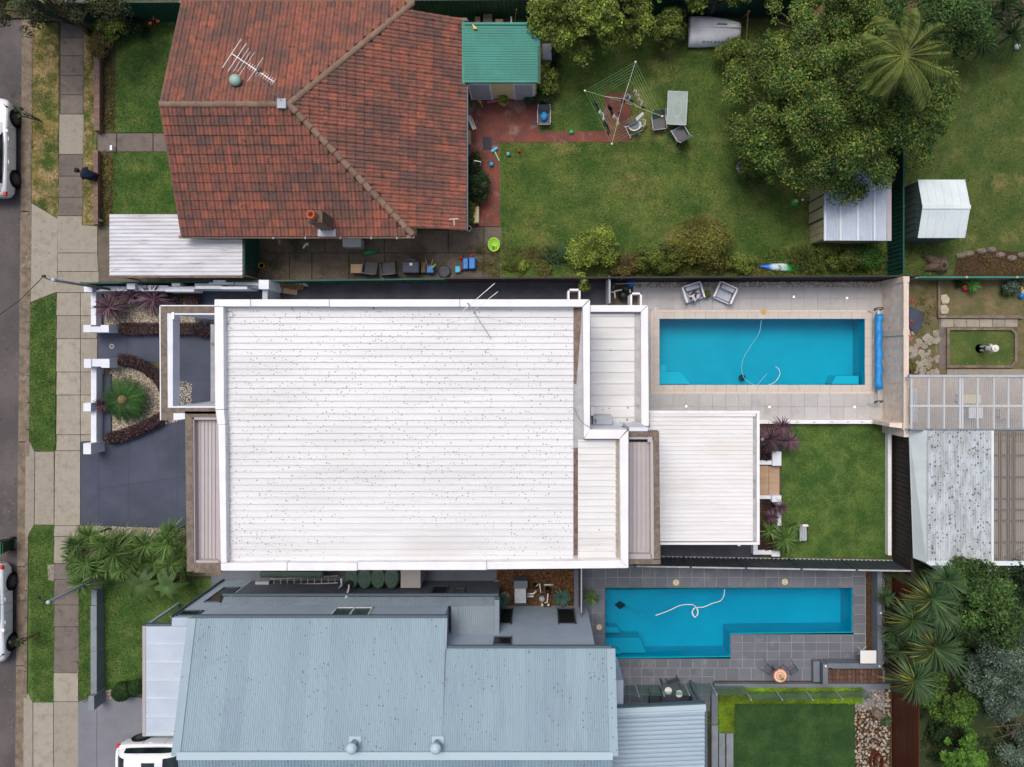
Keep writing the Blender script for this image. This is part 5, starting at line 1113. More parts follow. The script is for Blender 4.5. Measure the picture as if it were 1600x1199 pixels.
# ================= wheelie bin at the kerb
wb = thing('wheelie_bin', 'dark green wheelie bin with a bright green lid on the street', 'bin', X(12), Y(850), -.13)
MB().add([(-.2,-.22,.05),(.2,-.22,.05),(.2,.22,.05),(-.2,.22,.05),(-.29,-.27,1.0),(.29,-.27,1.0),(.29,.27,1.0),(-.29,.27,1.0)],[(0,3,2,1),(4,5,6,7),(0,1,5,4),(1,2,6,5),(2,3,7,6),(3,0,4,7)]).build('body', M('bin_green', (18,60,44), rough=.5), wb, local=True, bevel=.03)
MB().box(-.31,.31,-.3,.29,1.0,1.05).build('lid', M('bin_lid', (24,210,110), rough=.4), wb, local=True, bevel=.02)
for s in (-1,1): MB().tube([(.22,s*.24,.12),(.22,s*.3,.12)], .11, 14).build('wheel', m_tyre, wb, local=True)
MB().tube([(.36,-.24,.96),(.36,.24,.96)], .02, 8).build('handle', m_greyd, wb, local=True)
# ================= poles and wires
def pole(label, px, py, h, arm):
    bx, by = X(px,h), Y(py,h); t = thing('service_pole', label, 'pole', bx, by, 0, 'service poles')
    MB().tube([(bx,by,0),(bx,by,h)], .055, 10).build('shaft', m_pole, t, smooth=True); MB().lathe(bx,by,[(.075,h-.02),(.075,h+.06),(0,h+.08)],12).build('cap', m_ventb, t, smooth=True)
    q = MB(); q.tube([(bx,by,h-.1),(bx-.2,by+.02,h-.05),(bx-.4,by+.14,h)], .02, 6); q.box(bx-.46,bx-.36,by+.1,by+.2,h-.1,h+.02); q.build('insulator', m_wire, t)
    return bx, by
a = pole('grey service pole beside the upper purple cordylines', 84, 438, 4.7, 0); b_ = pole('grey service pole leaning over the verge at the lower yuccas', 76, 941, 4.7, 0)
q = MB(); q.tube([(a[0]-.4,a[1]+.14,4.7),(X(30,4.9),Y(470,4.9),4.9),(X(-40,5.4),Y(520,5.4),5.4),(-34,-2,8)], .016, 5); q.build('overhead_wire', m_wire, cat='wire', label='black service wire running from the upper pole over the street')
q = MB(); q.tube([(b_[0]-.4,b_[1]+.14,4.7),(X(20,4.9),Y(941,4.9),4.9),(-34,-12,7)], .008, 4); q.build('overhead_wire', m_wire, cat='wire', label='thin service wire running from the lower pole over the parked car')
# ================= person sitting on the brick wall
pe = thing('person', 'person in a dark navy hoodie sitting hunched on the low brick wall', 'person', X(149,.42), Y(277,.42), 0)
def skin(name, J, E, Rr, m, parent, sub=2):
    me = bpy.data.meshes.new(name); off = WL[parent.name]; me.from_pydata([tuple(Vector(j)-off) for j in J], E, []); me.materials.append(m); me.update()
    o = bpy.data.objects.new(name, me); COL.objects.link(o); o.parent = parent; s = o.modifiers.new('skin','SKIN'); s.use_smooth_shade = True
    for i, r_ in enumerate(Rr): me.skin_vertices[0].data[i].radius = (r_, r_)
    me.skin_vertices[0].data[0].use_root = True
    o.modifiers.new('subdivision','SUBSURF').levels = sub; return o
hx, hy = WL[pe.name].x, WL[pe.name].y; fw_ = Vector((-.93,.30,0)).normalized(); sd = Vector((-fw_.y,fw_.x,0))
def J_(f, s, z): v = Vector((hx,hy,0))+fw_*f+sd*s; return (v.x,v.y,z)
m_skin = M('skin', (150,110,88), rough=.6); m_navy = M('navy_hoodie', (24,36,66), (18,28,54), s=9, rough=.9, bump=.3); m_jean = M('dark_trousers', (20,24,36), rough=.9); m_hair = M('black_hair', (20,18,18), rough=.6)
body = [J_(0,0,.52),J_(.06,0,.7),J_(.2,0,.9),J_(.27,0,1.0),J_(.36,0,1.06),J_(.42,0,1.13),
        J_(.2,.18,.93),J_(.3,.24,.70),J_(.47,.13,.66), J_(.2,-.18,.93),J_(.3,-.24,.70),J_(.47,-.13,.66), J_(0,.1,.5),J_(.42,.13,.5),J_(.46,.13,.1),J_(.6,.14,.04), J_(0,-.1,.5),J_(.42,-.13,.5),J_(.46,-.13,.1),J_(.6,-.14,.04)]
Eb = [(0,1),(1,2),(2,3),(3,4),(4,5),(2,6),(6,7),(7,8),(2,9),(9,10),(10,11),(0,12),(12,13),(13,14),(14,15),(0,16),(16,17),(17,18),(18,19)]
Rb = [.13,.12,.12,.05,.07,.085,.06,.045,.03,.06,.045,.03,.09,.06,.045,.035,.09,.06,.045,.035]
for s, k in ((1,8),(-1,11)):
    for i, (df, ds, ln) in enumerate(((.0,-.03,.07),(.01,-.01,.085),(.01,.01,.08),(.0,.028,.065),(-.03,-.035,.05))):
        n0 = len(body); body.append(J_(.50+df, s*(.13+ds*.9), .655)); body.append(J_(.50+df+ln, s*(.11+ds), .64)); Eb += [(k,n0),(n0,n0+1)]; Rb += [.011,.008]
skin('body', body, Eb, Rb, m_skin, pe)
skin('hoodie', body[:3]+[J_(.29,0,1.0)]+body[6:12], [(0,1),(1,2),(2,3),(2,4),(4,5),(5,6),(2,7),(7,8),(8,9)], [.18,.18,.165,.10,.10,.07,.055,.10,.07,.055], m_navy, pe)
skin('trousers', [body[0]]+body[12:15]+body[16:19], [(0,1),(1,2),(2,3),(0,4),(4,5),(5,6)], [.14,.11,.08,.06,.11,.08,.06], m_jean, pe)
MB().lathe(0,0,[(0,-.1),(.08,-.07),(.105,0),(.1,.06),(.06,.105),(0,.115)],16).xf(Matrix.Translation(Vector(J_(.39,0,1.16)))).build('hair', m_hair, pe, smooth=True)
for s in (-1,1): MB().box(-.13,.13,-.045,.045,0,.08).xf(Matrix.Translation(Vector(J_(.56,s*.14,.02))) @ Matrix.Rotation(math.atan2(fw_.y,fw_.x),4,'Z')).build('shoe', m_black, pe, bevel=.02)
MB().lathe(0,0,[(.0,-.02),(.018,-.01),(.012,.012),(0,.016)],8).xf(Matrix.Translation(Vector(J_(.51,0,1.13)))).build('nose', m_skin, pe)
# ================= mail box, small front things
MB().pbox(171.5,175,227,235,0,.3).build('letterbox', m_white, cat='letterbox', label='small white letterbox beside the front path of the tiled house', bevel=.01)
MB().pbox(152,154.5,342,345,0,.35).build('tap', m_pvc, cat='tap', label='white garden tap at the end of the low brick wall')
# ================= clothes hoist
hz = 2.05; hc = Vector((X(967),Y(178),0)); ho = thing('clothes_hoist', 'rotary clothes hoist with green lines standing on the red paving', 'clothes hoist', hc.x, hc.y)
MB().tube([hc,hc+Vector((0,0,hz-.25))], .03, 10).build('mast', m_metal, ho); MB().lathe(hc.x,hc.y,[(.07,hz-.5),(.09,hz-.42),(.09,hz-.2),(.05,hz-.15)],14).build('hub', m_greyd, ho)
tips = [Vector(P(993,97,hz)),Vector(P(914,142,hz)),Vector(P(956,225,hz)),Vector(P(1035,182,hz))]; ht = Vector((hc.x,hc.y,hz-.45)); m_line = M('green_line', (128,176,110), rough=.5)
for tp in tips:
    MB().tube([ht,tp], .013, 6).build('arm', m_greyst if tp is tips[0] else M('arm_green', (134,168,104), rough=.5) if 'arm_green' not in bpy.data.materials else bpy.data.materials['arm_green'], ho)
    MB().tube([ht+Vector((0,0,.35)),ht.lerp(tp,.5)], .012, 5).build('brace', m_metal, ho)
    MB().lathe(tp.x,tp.y,[(.03,tp.z-.03),(.045,tp.z),(.03,tp.z+.03),(0,tp.z+.035)],10).build('tip_cap', m_pvc, ho)
for k in range(6):
    f = 1-k*.085; q = MB()
    ps = [ht.lerp(tp,f) for tp in tips]; q.tube(ps+[ps[0]], .0065, 4, False); q.build('clothes_line', m_line, ho)
def cloth(label, p0, p1, drop, m, name='garment', cat='clothing', segs=8):
    a, b_ = Vector(p0), Vector(p1); b = MB(); n = (b_-a).cross(Vector((0,0,1))).normalized(); vs = []
    for i in range(segs+1):
        t = i/segs; c = a.lerp(b_,t); w_ = .03*math.sin(t*9); vs += [c+n*w_, c+n*(w_*1.8+.05)-Vector((0,0,drop*.5)), c+n*(w_*.6+.02)-Vector((0,0,drop*random.uniform(.88,1)))]
    b.add(vs, [(3*i+k,3*i+k+1,3*i+4+k,3*i+3+k) for i in range(segs) for k in (0,1)])
    o = b.build(name, m, cat=cat, label=label, group='washing on the hoist'); so = o.modifiers.new('solid','SOLIDIFY'); so.thickness = .012; return o
navy = M('cloth_navy', (24,32,58), rough=.9); blk = M('cloth_black', (30,24,30), rough=.9); wht = M('cloth_white', (214,216,220), rough=.9); aqua = M('cloth_aqua', (90,170,180), (230,230,226), s=9, lo=.48, hi=.52, rough=.9); bei = M('cloth_beige', (206,190,160), (236,230,220), s=12, lo=.47, hi=.53, rough=.9); och = M('cloth_ochre', (196,150,80), rough=.9); grn = M('cloth_green', (40,80,66), rough=.9)
for lab, a0_, a1_, dp, m_ in (('dark navy garment highest on the left line of the hoist',(929,156),(937,170),.5,navy),('pale grey garment between the two navy garments on the left line',(938,171),(946,186),.3,wht),('long navy garment at the bottom of the left line',(945,186),(954,207),.55,navy),
    ('black garment on the inner left line of the hoist',(952,162),(959,177),.5,blk),('patterned beige garment below the black one',(960,178),(968,193),.4,bei),('small dark sock by the hoist mast',(969,174),(970,178),.3,blk),
    ('white garment with aqua top, on the inner right line',(981,146),(986,154),.4,aqua),('dark green garment in the middle of the inner right line',(986,154),(991,161),.4,grn),('ochre garment at the lower end of the inner right line',(990,162),(994,167),.4,och),
    ('white garment at the top of the outer right line',(992,139),(996,145),.4,wht),('peach garment second on the outer right line',(996,146),(999,151),.4,bei),('long beige garment in the middle of the outer right line',(999,152),(1005,163),.45,bei),('dark brown garment at the lower end of the outer right line',(1005,164),(1009,171),.4,M('cloth_brown',(70,50,40),rough=.9))):
    cloth(lab, P(*a0_,1.85), P(*a1_,1.85), dp, m_)
# baby stroller
stx, sty = X(992,.5), Y(197,.5); stl = thing('stroller', 'white baby stroller with grey seat beside the clothes hoist', 'stroller', stx, sty, 0, rz=.45)
MB().lathe(0,0,[(.12,.42),(.24,.46),(.30,.58),(.27,.60),(.2,.5),(0,.47)],20,1,.8).build('seat', m_white, stl, local=True, smooth=True)
MB().lathe(0,0,[(.0,.485),(.18,.52),(.2,.56)],18,1,.75).build('cushion', m_greyl, stl, local=True, smooth=True)
cb = MB(); 
for i in range(7):
    a = -.3+i*.35
    cb.v += [(-.05+.28*math.cos(a)*s_, .12+.14*0+ (0.12 if s_==1 else .05), .62+.24*math.sin(a)) for s_ in (1,)] 
MB().box(-.28,.1,.02,.26,.66,.72).build('hood', m_grey, stl, local=True, bevel=.05)
MB().add([(.12,.1,.75),(.5,.22,.8),(.52,.34,.78),(.12,.26,.72)],[(0,1,2,3),(3,2,1,0)]).build('blanket', wht, stl, local=True)
q = MB(); q.tube([(-.32,-.2,.1),(.3,-.24,.12),(.42,-.1,.5),(.4,.1,.55),(.1,.2,.6)], .018, 6); q.tube([(-.3,.2,.1),(.3,.2,.1)], .018, 6); q.tube([(.2,-.15,.5),(.42,-.15,.55),(.5,0,.6),(.4,.12,.6)], .02, 6); q.tube([(-.3,-.3,.08),(-.3,.25,.08)], .015, 6); q.tube([(.12,-.34,.08),(.12,.25,.08)], .015, 6); q.build('frame', m_pvc, stl, local=True)
for a in ((-.3,-.3),(.12,-.34),(-.3,.25),(.12,.25)): MB().tube([(a[0],a[1]-.02,.07),(a[0],a[1]+.02,.07)], .07, 12).build('wheel', m_greyl, stl, local=True)
# garden table + chairs
tx = thing('garden_table', 'grey glass outdoor table with rounded corners on the lawn', 'table', X(1058,.72), Y(169,.72), 0, rz=-.05)
MB().box(-.42,.42,-.72,.72,.69,.72).build('tabletop', M('table_glass', (138,156,150), (128,146,140), s=2, rough=.3), tx, local=True, bevel=.02)
q = MB()
for s in (-1,1):
    q.box(s*.42-.02,s*.42+.02,-.72,.72,.70,.728); q.box(-.42,.42,s*.72-.02,s*.72+.02,.70,.728)
q.build('rim', m_greyl, tx, local=True, bevel=.008)
q = MB(); q.lathe(0,0,[(.2,.7215),(.215,.7235)],30,.9,1.9,caps=False)
for a_, c_ in ((.42,.72),(-.42,.72),(.42,-.72),(-.42,-.72),(0,.72),(0,-.72),(.42,0),(-.42,0)): q.tube([(a_*.42,c_*.5,.7215),(a_*.97,c_*.98,.7215)], .005, 4)
q.build('ribs', m_greyl, tx, local=True); MB().lathe(0,0,[(.02,.721),(.02,.726),(0,.727)],8).build('parasol_hole', m_greyd, tx, local=True)
for a_ in (-.36,.36):
    for c_ in (-.62,.62): MB().tube([(a_*1.1,c_*1.06,0),(a_,c_,.7)], .022, 6).build('leg', m_greyl, tx, local=True)
def sling(label, px, py, rz, w_=.28, mt=None):
    t = thing('garden_chair', label, 'chair', X(px,.4), Y(py,.4), 0, 'grey sling garden chairs', rz)
    MB().add([(-w_,-.27,.40),(w_,-.27,.40),(w_,.2,.37),(-w_,.2,.37)],[(0,1,2,3)]).build('seat', m_grey, t, local=True)
    MB().add([(-w_,.2,.37),(w_,.2,.37),(w_*.92,.42,.86),(-w_*.92,.42,.86)],[(0,1,2,3)]).build('backrest', m_grey, t, local=True)
    for s in (-1,1):
        q = MB(); q.tube([(s*w_*1.08,-.32,0),(s*w_*1.08,-.3,.58),(s*w_*1.08,.25,.60),(s*w_,.42,.88)], .02, 6); q.tube([(s*w_*1.08,.3,0),(s*w_*1.05,.22,.4),(s*w_*1.08,.25,.6)], .018, 6); q.build('side_frame', m_greyl, t, local=True)
    q = MB(); q.tube([(-w_*1.05,-.29,.39),(w_*1.05,-.29,.39)], .02, 6); q.build('front_bar', m_greyl, t, local=True)
    return t
sling('grey sling chair close to the hoist, under its right arm', 1029, 192, .12); sling('grey sling chair turned askew below the garden table', 1062, 210, -2.62); sling('grey sling chair with a blue bag beside the brick patio', 850, 184, 0, .26)
MB().lathe(X(850,.5),Y(182,.5),[(0,.42),(.17,.43),(.2,.5),(.12,.6),(.03,.64),(0,.64)],9,.85,1.1).build('bag', M('blue_bag', (30,130,200), (70,170,225), s=12, rough=.4, bump=1, bs=12), cat='bag', label='crumpled blue plastic bag lying on the sling chair by the patio', smooth=True)
MB().lathe(X(893,.1),Y(206,.1),[(.06,.02),(.1,.05),(.11,.11),(.06,.13),(0,.13)],16).build('toy_bucket', m_gpl, cat='toy', label='green toy tub on the brick path edge', smooth=True)
# blue and white toys near patio
th = thing('toy_hammer', 'blue headed toy mallet with pale green handle lying at the lawn corner', 'toy', X(775), Y(245))
q = MB(); q.tube([(X(768),Y(238),.08),(X(777),Y(232),.08)], .07, 10); q.build('head', m_cyan, th); q = MB(); q.tube([(X(773),Y(237),.06),(X(780),Y(252),.05)], .03, 8); q.build('handle', M('pale_green', (140,220,140), rough=.5), th)
def ball(label, px, py, r_, m, cat='ball', name='ball'):
    MB().lathe(X(px),Y(py),[(0,.02),(r_*.7,.02+r_*.3),(r_,.02+r_),(r_*.7,.02+r_*1.7),(0,.02+r_*2)],14).build(name, m, cat=cat, label=label, smooth=True)
ball('white and blue ball on the lawn by the mallet', 794, 242, .09, M('ball_white',(200,224,230),(90,150,180),s=14,lo=.48,hi=.52)); ball('small red ball on the lawn', 811, 237, .07, m_redp); ball('blue toy ball at the brick edge by the potted shrubs', 768, 258, .1, m_cyan)
MB().pbox(754.5,768,214,234,.02,.045).build('doormat', M('mat', (62,62,70), rough=.95), cat='mat', label='dark rectangular mat on the brick patio')
MB().pbox(728.5,735.5,204,226,.0,.35).build('box', m_tan, cat='box', label='tan box against the tiled house by the patio')
q = MB(); q.box(-.06,.06,-.33,.33,0,.1); q.box(.09,.13,-.33,.33,0,.06); q.xf(Matrix.Translation((X(736),Y(193),.02)) @ Matrix.Rotation(.42,4,'Z')); q.build('trim_plank', m_pvc, cat='plank', label='white painted plank lying beside the tiled house')
q = MB(); q.tube([(X(746),Y(153),.05),(X(751),Y(161),.05)], .05, 8); q.tube([(X(751),Y(161),.05),(X(754),Y(168),.05)], .02, 6); q.build('toy_bat', m_yel, cat='toy', label='yellow toy bat lying below the shed window')
ball('teal toy near the yellow bat', 740, 164, .08, m_gpl, 'toy', 'toy_ball')
q = MB(); q.tube([(X(761),Y(161),.05),(X(778),Y(158),.06)], .05, 8); q.build('toy_skateboard', m_pinkp, cat='toy', label='pink toy board lying under the shed wall')
q = MB(); q.tube([(X(770),Y(156),.02),(X(770),Y(139,1.2),1.2)], .02, 6); q.build('broom', m_black, cat='broom', label='dark broom leaning on the cream shed wall')
def pot(label, px, py, r_, h, m, plant=None, pr_=None, n=400, sz=.05, seed=3, soil=True):
    t = thing('potted_plant' if plant else 'plant_pot', label, 'plant pot', X(px,h), Y(py,h)); x, y = WL[t.name].x, WL[t.name].y
    MB().lathe(x,y,[(0,0),(r_*.7,0),(r_,h-.04),(r_*1.08,h-.04),(r_*1.08,h),(r_*.92,h),(r_*.85,h-.07),(0,h-.07)],20).build('pot', m, t, smooth=False)
    if soil: MB().lathe(x,y,[(0,h-.065),(r_*.84,h-.065)],16).build('soil', m_soil, t)
    if plant: leaf_obj('foliage', plant, t, dome(x,y,pr_*.6,pr_*.6,h,h+pr_*.8,9,pr_*.5,seed=seed), n, sz)
    return t
pot('wide terracotta pot with green plant below the shed', 786, 158, .2, .35, M('terracotta', (196,142,96), rough=.8), L_cit, .26, 500)
pot('white rimmed square trough empty at the tiled house corner', 732, 357, .12, .4, m_pvc, soil=True); 
MB().pbox(739,748,322,348,0,.45).build('storage_box', m_cream, cat='box', label='cream storage box beside the tiled house corner', bevel=.02)
ball('dark red plastic lump below the cream storage box', 746, 351, .09, M('maroon', (140,20,44)), 'toy', 'toy_part')
fr = MB(); fr.tube([P(740,262,.5),P(741,251,.9),P(751,253,.9),P(750,261,.5)], .022, 6); fr.build('walker_frame', m_pvc, cat='frame', label='white tubular frame standing in the patio shrubs')
MB().lathe(X(772),Y(383),[(.26,.0),(.3,.12),(.32,.13),(.32,.15),(.27,.14),(.22,.05),(0,.05)],26,.85,1).xf(Matrix.Identity(4)).build('paddling_tub', m_lime, cat='tub', label='lime green plastic tub on the concrete corner', smooth=True)
kc = thing('toy_car', 'blue ride-on toy with red wheels by the passage fence', 'toy', X(732,.3), Y(411,.3))
MB().box(X(723,.3),X(732,.3)-.01,Y(421,.3),Y(403,.3),.12,.34).build('body', m_bluep, kc, bevel=.04); MB().box(X(732,.3)+.01,X(743,.3),Y(421,.3),Y(402,.3),.12,.36).build('body', m_bluep, kc, bevel=.05)
for a_, c_ in ((720,403),(736,400),(720,421),(738,419)): MB().lathe(X(a_,.2),Y(c_,.2),[(0,.02),(.08,.04),(.09,.12),(.05,.2),(0,.21)],12).build('wheel', m_redp, kc, smooth=True)
MB().pbox(711,719,416,426,0,.25).build('toy_box', m_cyan, cat='toy', label='light blue toy block left of the ride-on toy', bevel=.03)
for lab, a_, c_, m_, rz0 in (('dark grey chair stored in the passage, nearest the wheel tub', 607, 420, m_greyd, .1),('dark grey chair stored in the passage, beside the tool chest', 579, 419, m_greyd, -.15)):
    box_chair(lab, a_, c_, rz0+math.pi, m_, 'chairs stored in the passage', 1.0, 'plastic_chair')
MB().pbox(548,566,413,427,0,.5).build('cardboard_box', m_tan, cat='box', label='open cardboard box beside the stored chairs', bevel=.01)
wbx = thing('wheeled_chest', 'dark blue-grey wheeled chest in the side passage', 'chest', X(641,.5), Y(418,.5)); MB().pbox(628,655,408,427,.05,.6).build('body', M('chest', (62,72,88), rough=.6), wbx, bevel=.06); MB().pbox(634,649,404,408,.5,.56).build('handle', m_greyd, wbx, bevel=.02); MB().pbox(640,644,411,415,.6,.62).build('latch', m_pvc, wbx)
MB().pbox(658,665,410,426,0,.4).build('timber_stack', m_wood, cat='timber', label='short brown timber off-cut standing by the wheeled chest')
bk = thing('toy_wheelbarrow', 'blue tub with wooden handles in the side passage', 'barrow', X(672,.4), Y(420,.4)); MB().pbox(666,678,414,427,.1,.4).build('tray', m_bluep, bk, bevel=.04)
q = MB(); q.tube([P(668,417,.4),P(665,405,.6)], .02, 6); q.tube([P(674,417,.4),P(676,405,.6)], .02, 6); q.build('handle', m_tan, bk); q = MB(); q.tube([P(674,420,.5),P(681,413,.55)], .035, 8); q.build('scoop', m_lime, bk)
MB().lathe(X(694,.2),Y(424,.2),[(.26,0),(.28,.18),(.22,.2),(0,.17)],20).build('tyre_tub', m_greyd, cat='tub', label='round dark tub low in the side passage', smooth=True)
acu = thing('air_conditioner', 'white outdoor air conditioner under the tiled house eave', 'air conditioner', X(550,.75), Y(378,.75)); MB().pbox(535,564,373,386,.08,.78).build('casing', m_greyl, acu, bevel=.02); MB().pbox(537,558,386,387,.2,.65).build('fan_grille', m_greyst, acu)
q = MB(); q.tube([(X(570),Y(397),.15),(X(586),Y(394),.15)], .08, 10); q.lathe(X(588),Y(394),[(.06,.05),(.08,.1),(.06,.2)],10); q.build('toy_truck', m_gpl, cat='toy', label='green toy truck on the passage concrete below the air conditioner', smooth=True)
q = MB(); q.tube([P(474,388,.3),P(477,383,.35),P(481,380,.35),P(480,384,.3)], .05, 8); q.build('pipe_elbow', m_pvc, cat='pipe', label='white pipe elbow on the mossy passage', smooth=True)
MB().pbox(434,438,374,382,0,.2).build('scrap_board', m_tan, cat='scrap', label='small pale scrap standing at the left of the passage')
pot('yellow glazed pot beside the green side gate', 408, 415, .12, .3, m_yel)
# right of green shed: lattice box
lb = thing('rain_tank_cover', 'small grey lattice bin beside the green shed', 'bin', X(855,.9), Y(74,.9))
MB().pbox(847.5,862,56,67,0,.95).build('lid', m_greyd, lb, bevel=.02); MB().pbox(847.5,862,67.5,93,0,.92).build('lid', m_greyl, lb, bevel=.02)
for i, (a_, b2, c_, d2, m_, lab) in enumerate(((742,750,26,36,m_brick,'red brick pile behind the green shed'),(755,769,22,35,m_hood,'grey block leaning behind the green shed'),(774,786,30,35,m_tan,'tan scrap behind the green shed'),(797.5,800,26,38,m_pvc,'white pipe standing behind the green shed'))):
    MB().pbox(a_,b2,c_,d2,0,.6).build(('brick_pile','concrete_block','scrap_board','vent_pipe')[i], m_, cat=('bricks','block','scrap','pipe')[i], label=lab)
q = MB(); q.tube([P(804,37,.5),P(807,15,1.6)], .03, 6); q.build('timber_post', m_wood, cat='post', label='thin timber post leaning on the green fence behind the shed')
# ================= upturned boat
bt = thing('dinghy', 'upturned white dinghy with faded blue lettering beside the green fence', 'boat', X(1117,.6), Y(46,.6), 0)
hull = []
x0, x1 = X(1078,.6), X(1157,.6); yt, yb2 = Y(19,.6), Y(71,.6); yc = (yt+yb2)/2
for i in range(13):
    t = i/12; w_ = (yt-yb2)/2*(1-.48*t**2.2)*(1-.12*(1-t)); xx = x0+(x1-x0)*t; z1 = .78-.1*t**2; cy_ = yc-(.0)*t
    hs = [(1,.22),(.98,.36),(.9,.52),(.76,.64),(.58,.72),(.3,.765),(0,.78)]; hp = [(xx,cy_+w_*a_,(.22+(b2-.22)*(z1-.22)/.56)) for a_, b2 in hs]; hull.append(hp+[(p[0],2*cy_-p[1],p[2]) for p in hp[-2::-1]])
q = MB(); loft(q, hull); q.build('hull', M('boat_white', (250,250,250), (242,242,244), s=2, rough=.5, patch=((206,202,200),1.5,.58,.75)), bt, smooth=True)
q = MB(); q.tube([(s[0][0],s[0][1],.22) for s in hull], .025, 6); q.tube([(s[-1][0],s[-1][1],.22) for s in hull], .022, 6); q.build('gunwale', m_greyl, bt)
MB().box(x0+1.15,x0+1.6,yc+.12,yc+.15,.74,.775).build('keel_slot', m_greyd, bt); MB().box(x0-.02,x1,yc-.02,yc+.0,.70,.785).build('keel', m_pvc, bt)
q = MB()
for i, (a_, w_) in enumerate(((0,.16),(.2,.1),(.34,.12),(.52,.13),(.69,.1),(.83,.15),(1.0,.1))): 
    i_ = .55+a_; wv = (yt-yb2)/2; q.box(x0+i_,x0+i_+w_*.8,yc-wv*.80,yc-wv*.74,.54+.0,.60)
q.build('lettering', M('faded_blue', (90,132,160)), bt)
bs = thing('boat_stand', 'weathered timber and orange tarpaulin under the upturned dinghy', 'stand', X(1100), Y(72)); MB().pbox(1076,1140,62,72,0,.16).build('timber_base', m_tan, bs, bevel=.03); MB().pbox(1092,1128,69,72.5,.17,.22).build('tarpaulin', M('orange_tarp', (176,110,40), (120,110,40), s=6), bs, bevel=.02)
tq = thing('trellis', 'grey timber trellis posts leaning between dinghy and green fence', 'trellis', X(1166), Y(40)); MB().tube([P(1169,16,1.4),P(1166,68,.9)], .03, 6).build('post', m_wood, tq); MB().tube([P(1158,30,.1),P(1171,18,1.4)], .05, 6).build('post', m_wood, tq)
q = MB(); q.tube([P(1185,94,.6),P(1190,79,.9),P(1206,79,.9),P(1202,94,.6)], .022, 6); pn = thing('framed_panel', 'black panel with a white frame leaning near the big tree', 'panel', X(1195,.7), Y(86,.7)); q.build('frame', m_pvc, pn); MB().slab([P(1186,96,.55),P(1202,96,.55),P(1205,80,.88),P(1191,80,.88)],.02).build('panel', m_dark, pn)
q = MB(); q.tube([P(1170,79,.5),P(1230,79,.5)], .012, 5); q.build('wire_rail', m_wood, cat='rail', label='thin rail behind the white framed panel')
tt = thing('toy_turtle', 'green and yellow toy on the lawn near the cream shed', 'toy', X(1243), Y(317)); MB().lathe(X(1242),Y(317),[(.17,.0),(.18,.1),(.1,.16),(0,.16)],12).build('body', m_gpl, tt); MB().lathe(X(1242),Y(316),[(.08,.16),(.07,.24),(0,.26)],12).build('dome', m_yel, tt); MB().lathe(X(1253),Y(313),[(.04,.0),(.05,.1),(0,.12)],10).build('head', m_pvc, tt)
sur = MB(); n = 12
for i in range(n+1):
    t = i/n; w_ = 7.2*math.sin(math.pi*min(.98,max(.04,t)))**.6; a_ = 1186+74*t; c_ = 417+3*t
    sur.v += [(X(a_),Y(c_-w_),.06),(X(a_),Y(c_+w_),.06),(X(a_),Y(c_-w_*.6),.16),(X(a_),Y(c_+w_*.6),.16)]
for i in range(n):
    o = i*4
    for a_, b2 in ((0,2),(2,3),(3,1),(1,0)): sur.f.append((o+a_,o+b2,o+4+b2,o+4+a_))
msf = bpy.data.materials.new('surfboard_stripes'); msf.use_nodes = True; nn = msf.node_tree.nodes; ll = msf.node_tree.links
ge = nn.new('ShaderNodeTexCoord'); sx = nn.new('ShaderNodeSeparateXYZ'); ll.new(ge.outputs['Generated'], sx.inputs[0]); cr = nn.new('ShaderNodeValToRGB'); ll.new(sx.outputs[0], cr.inputs[0]); e = cr.color_ramp.elements; cr.color_ramp.interpolation = 'LINEAR'
e[0].color = lin((20,90,200)); e[1].color = lin((30,170,90)); e[1].position = .75; q_ = e.new(.18); q_.color = lin((30,110,210)); q_ = e.new(.28); q_.color = lin((190,210,226)); q_ = e.new(.5); q_.color = lin((200,216,226)); q_ = e.new(.6); q_.color = lin((40,180,100))
ll.new(cr.outputs[0], nn['Principled BSDF'].inputs['Base Color']); nn['Principled BSDF'].inputs['Roughness'].default_value = .35
sur.build('bodyboard', msf, cat='kayak', label='blue white and green kayak lying along the back fence', smooth=True)
# ================= pool terrace furniture
def wchair(label, px, py, rz):
    t = thing('lounge_chair', label, 'chair', X(px,.5), Y(py,.5), 0, 'white lounge chairs by the pool', rz)
    MB().box(-.33,.33,-.30,.26,.22,.42).build('seat_cushion', M('cushion',(186,190,198),(176,180,190),s=20,rough=.9) if 'cushion' not in bpy.data.materials else bpy.data.materials['cushion'], t, local=True, bevel=.04)
    MB().box(-.31,.31,.1,.30,.42,.72).build('back_cushion', bpy.data.materials['cushion'], t, local=True, bevel=.05)
    for s in (-1,1):
        MB().box(s*.36,s*.44,-.36,.36,.56,.62).build('armrest', m_white, t, local=True, bevel=.01); MB().box(s*.37,s*.43,-.35,.35,.12,.555).build('side_panel', m_whitew, t, local=True)
        for b2 in (-.34,.34): MB().box(s*.40-.03,s*.40+.03,b2-.03,b2+.03,0,.14).build('leg', m_white, t, local=True)
    MB().box(-.36,.36,.32,.38,.2,.74).build('back_frame', m_white, t, local=True, bevel=.01); MB().box(-.36,.36,-.36,-.31,.12,.3).build('front_frame', m_whitew, t, local=True)
    return t
wchair('white lounge chair with a patterned cushion, left of the round plant', 1083, 457, .30); wchair('white lounge chair without a cushion, right of the round plant', 1133, 458, -.42)
o = MB().box(-.24,.24,-.22,.22,-.06,.06).build('scatter_cushion', M('pattern',(214,208,212),(70,60,66),s=9,det=2,lo=.5,hi=.54,rough=.9), cat='cushion', label='black and white patterned cushion on the left lounge chair', bevel=.05, seg=3, local=True); o.location = P(1085,462,.5); o.rotation_euler = (.25,0,.75)
pot('round dark pot with a small green plant between the lounge chairs', 1105, 460, .15, .35, m_greyd, L_mid, .15, 260, .035)
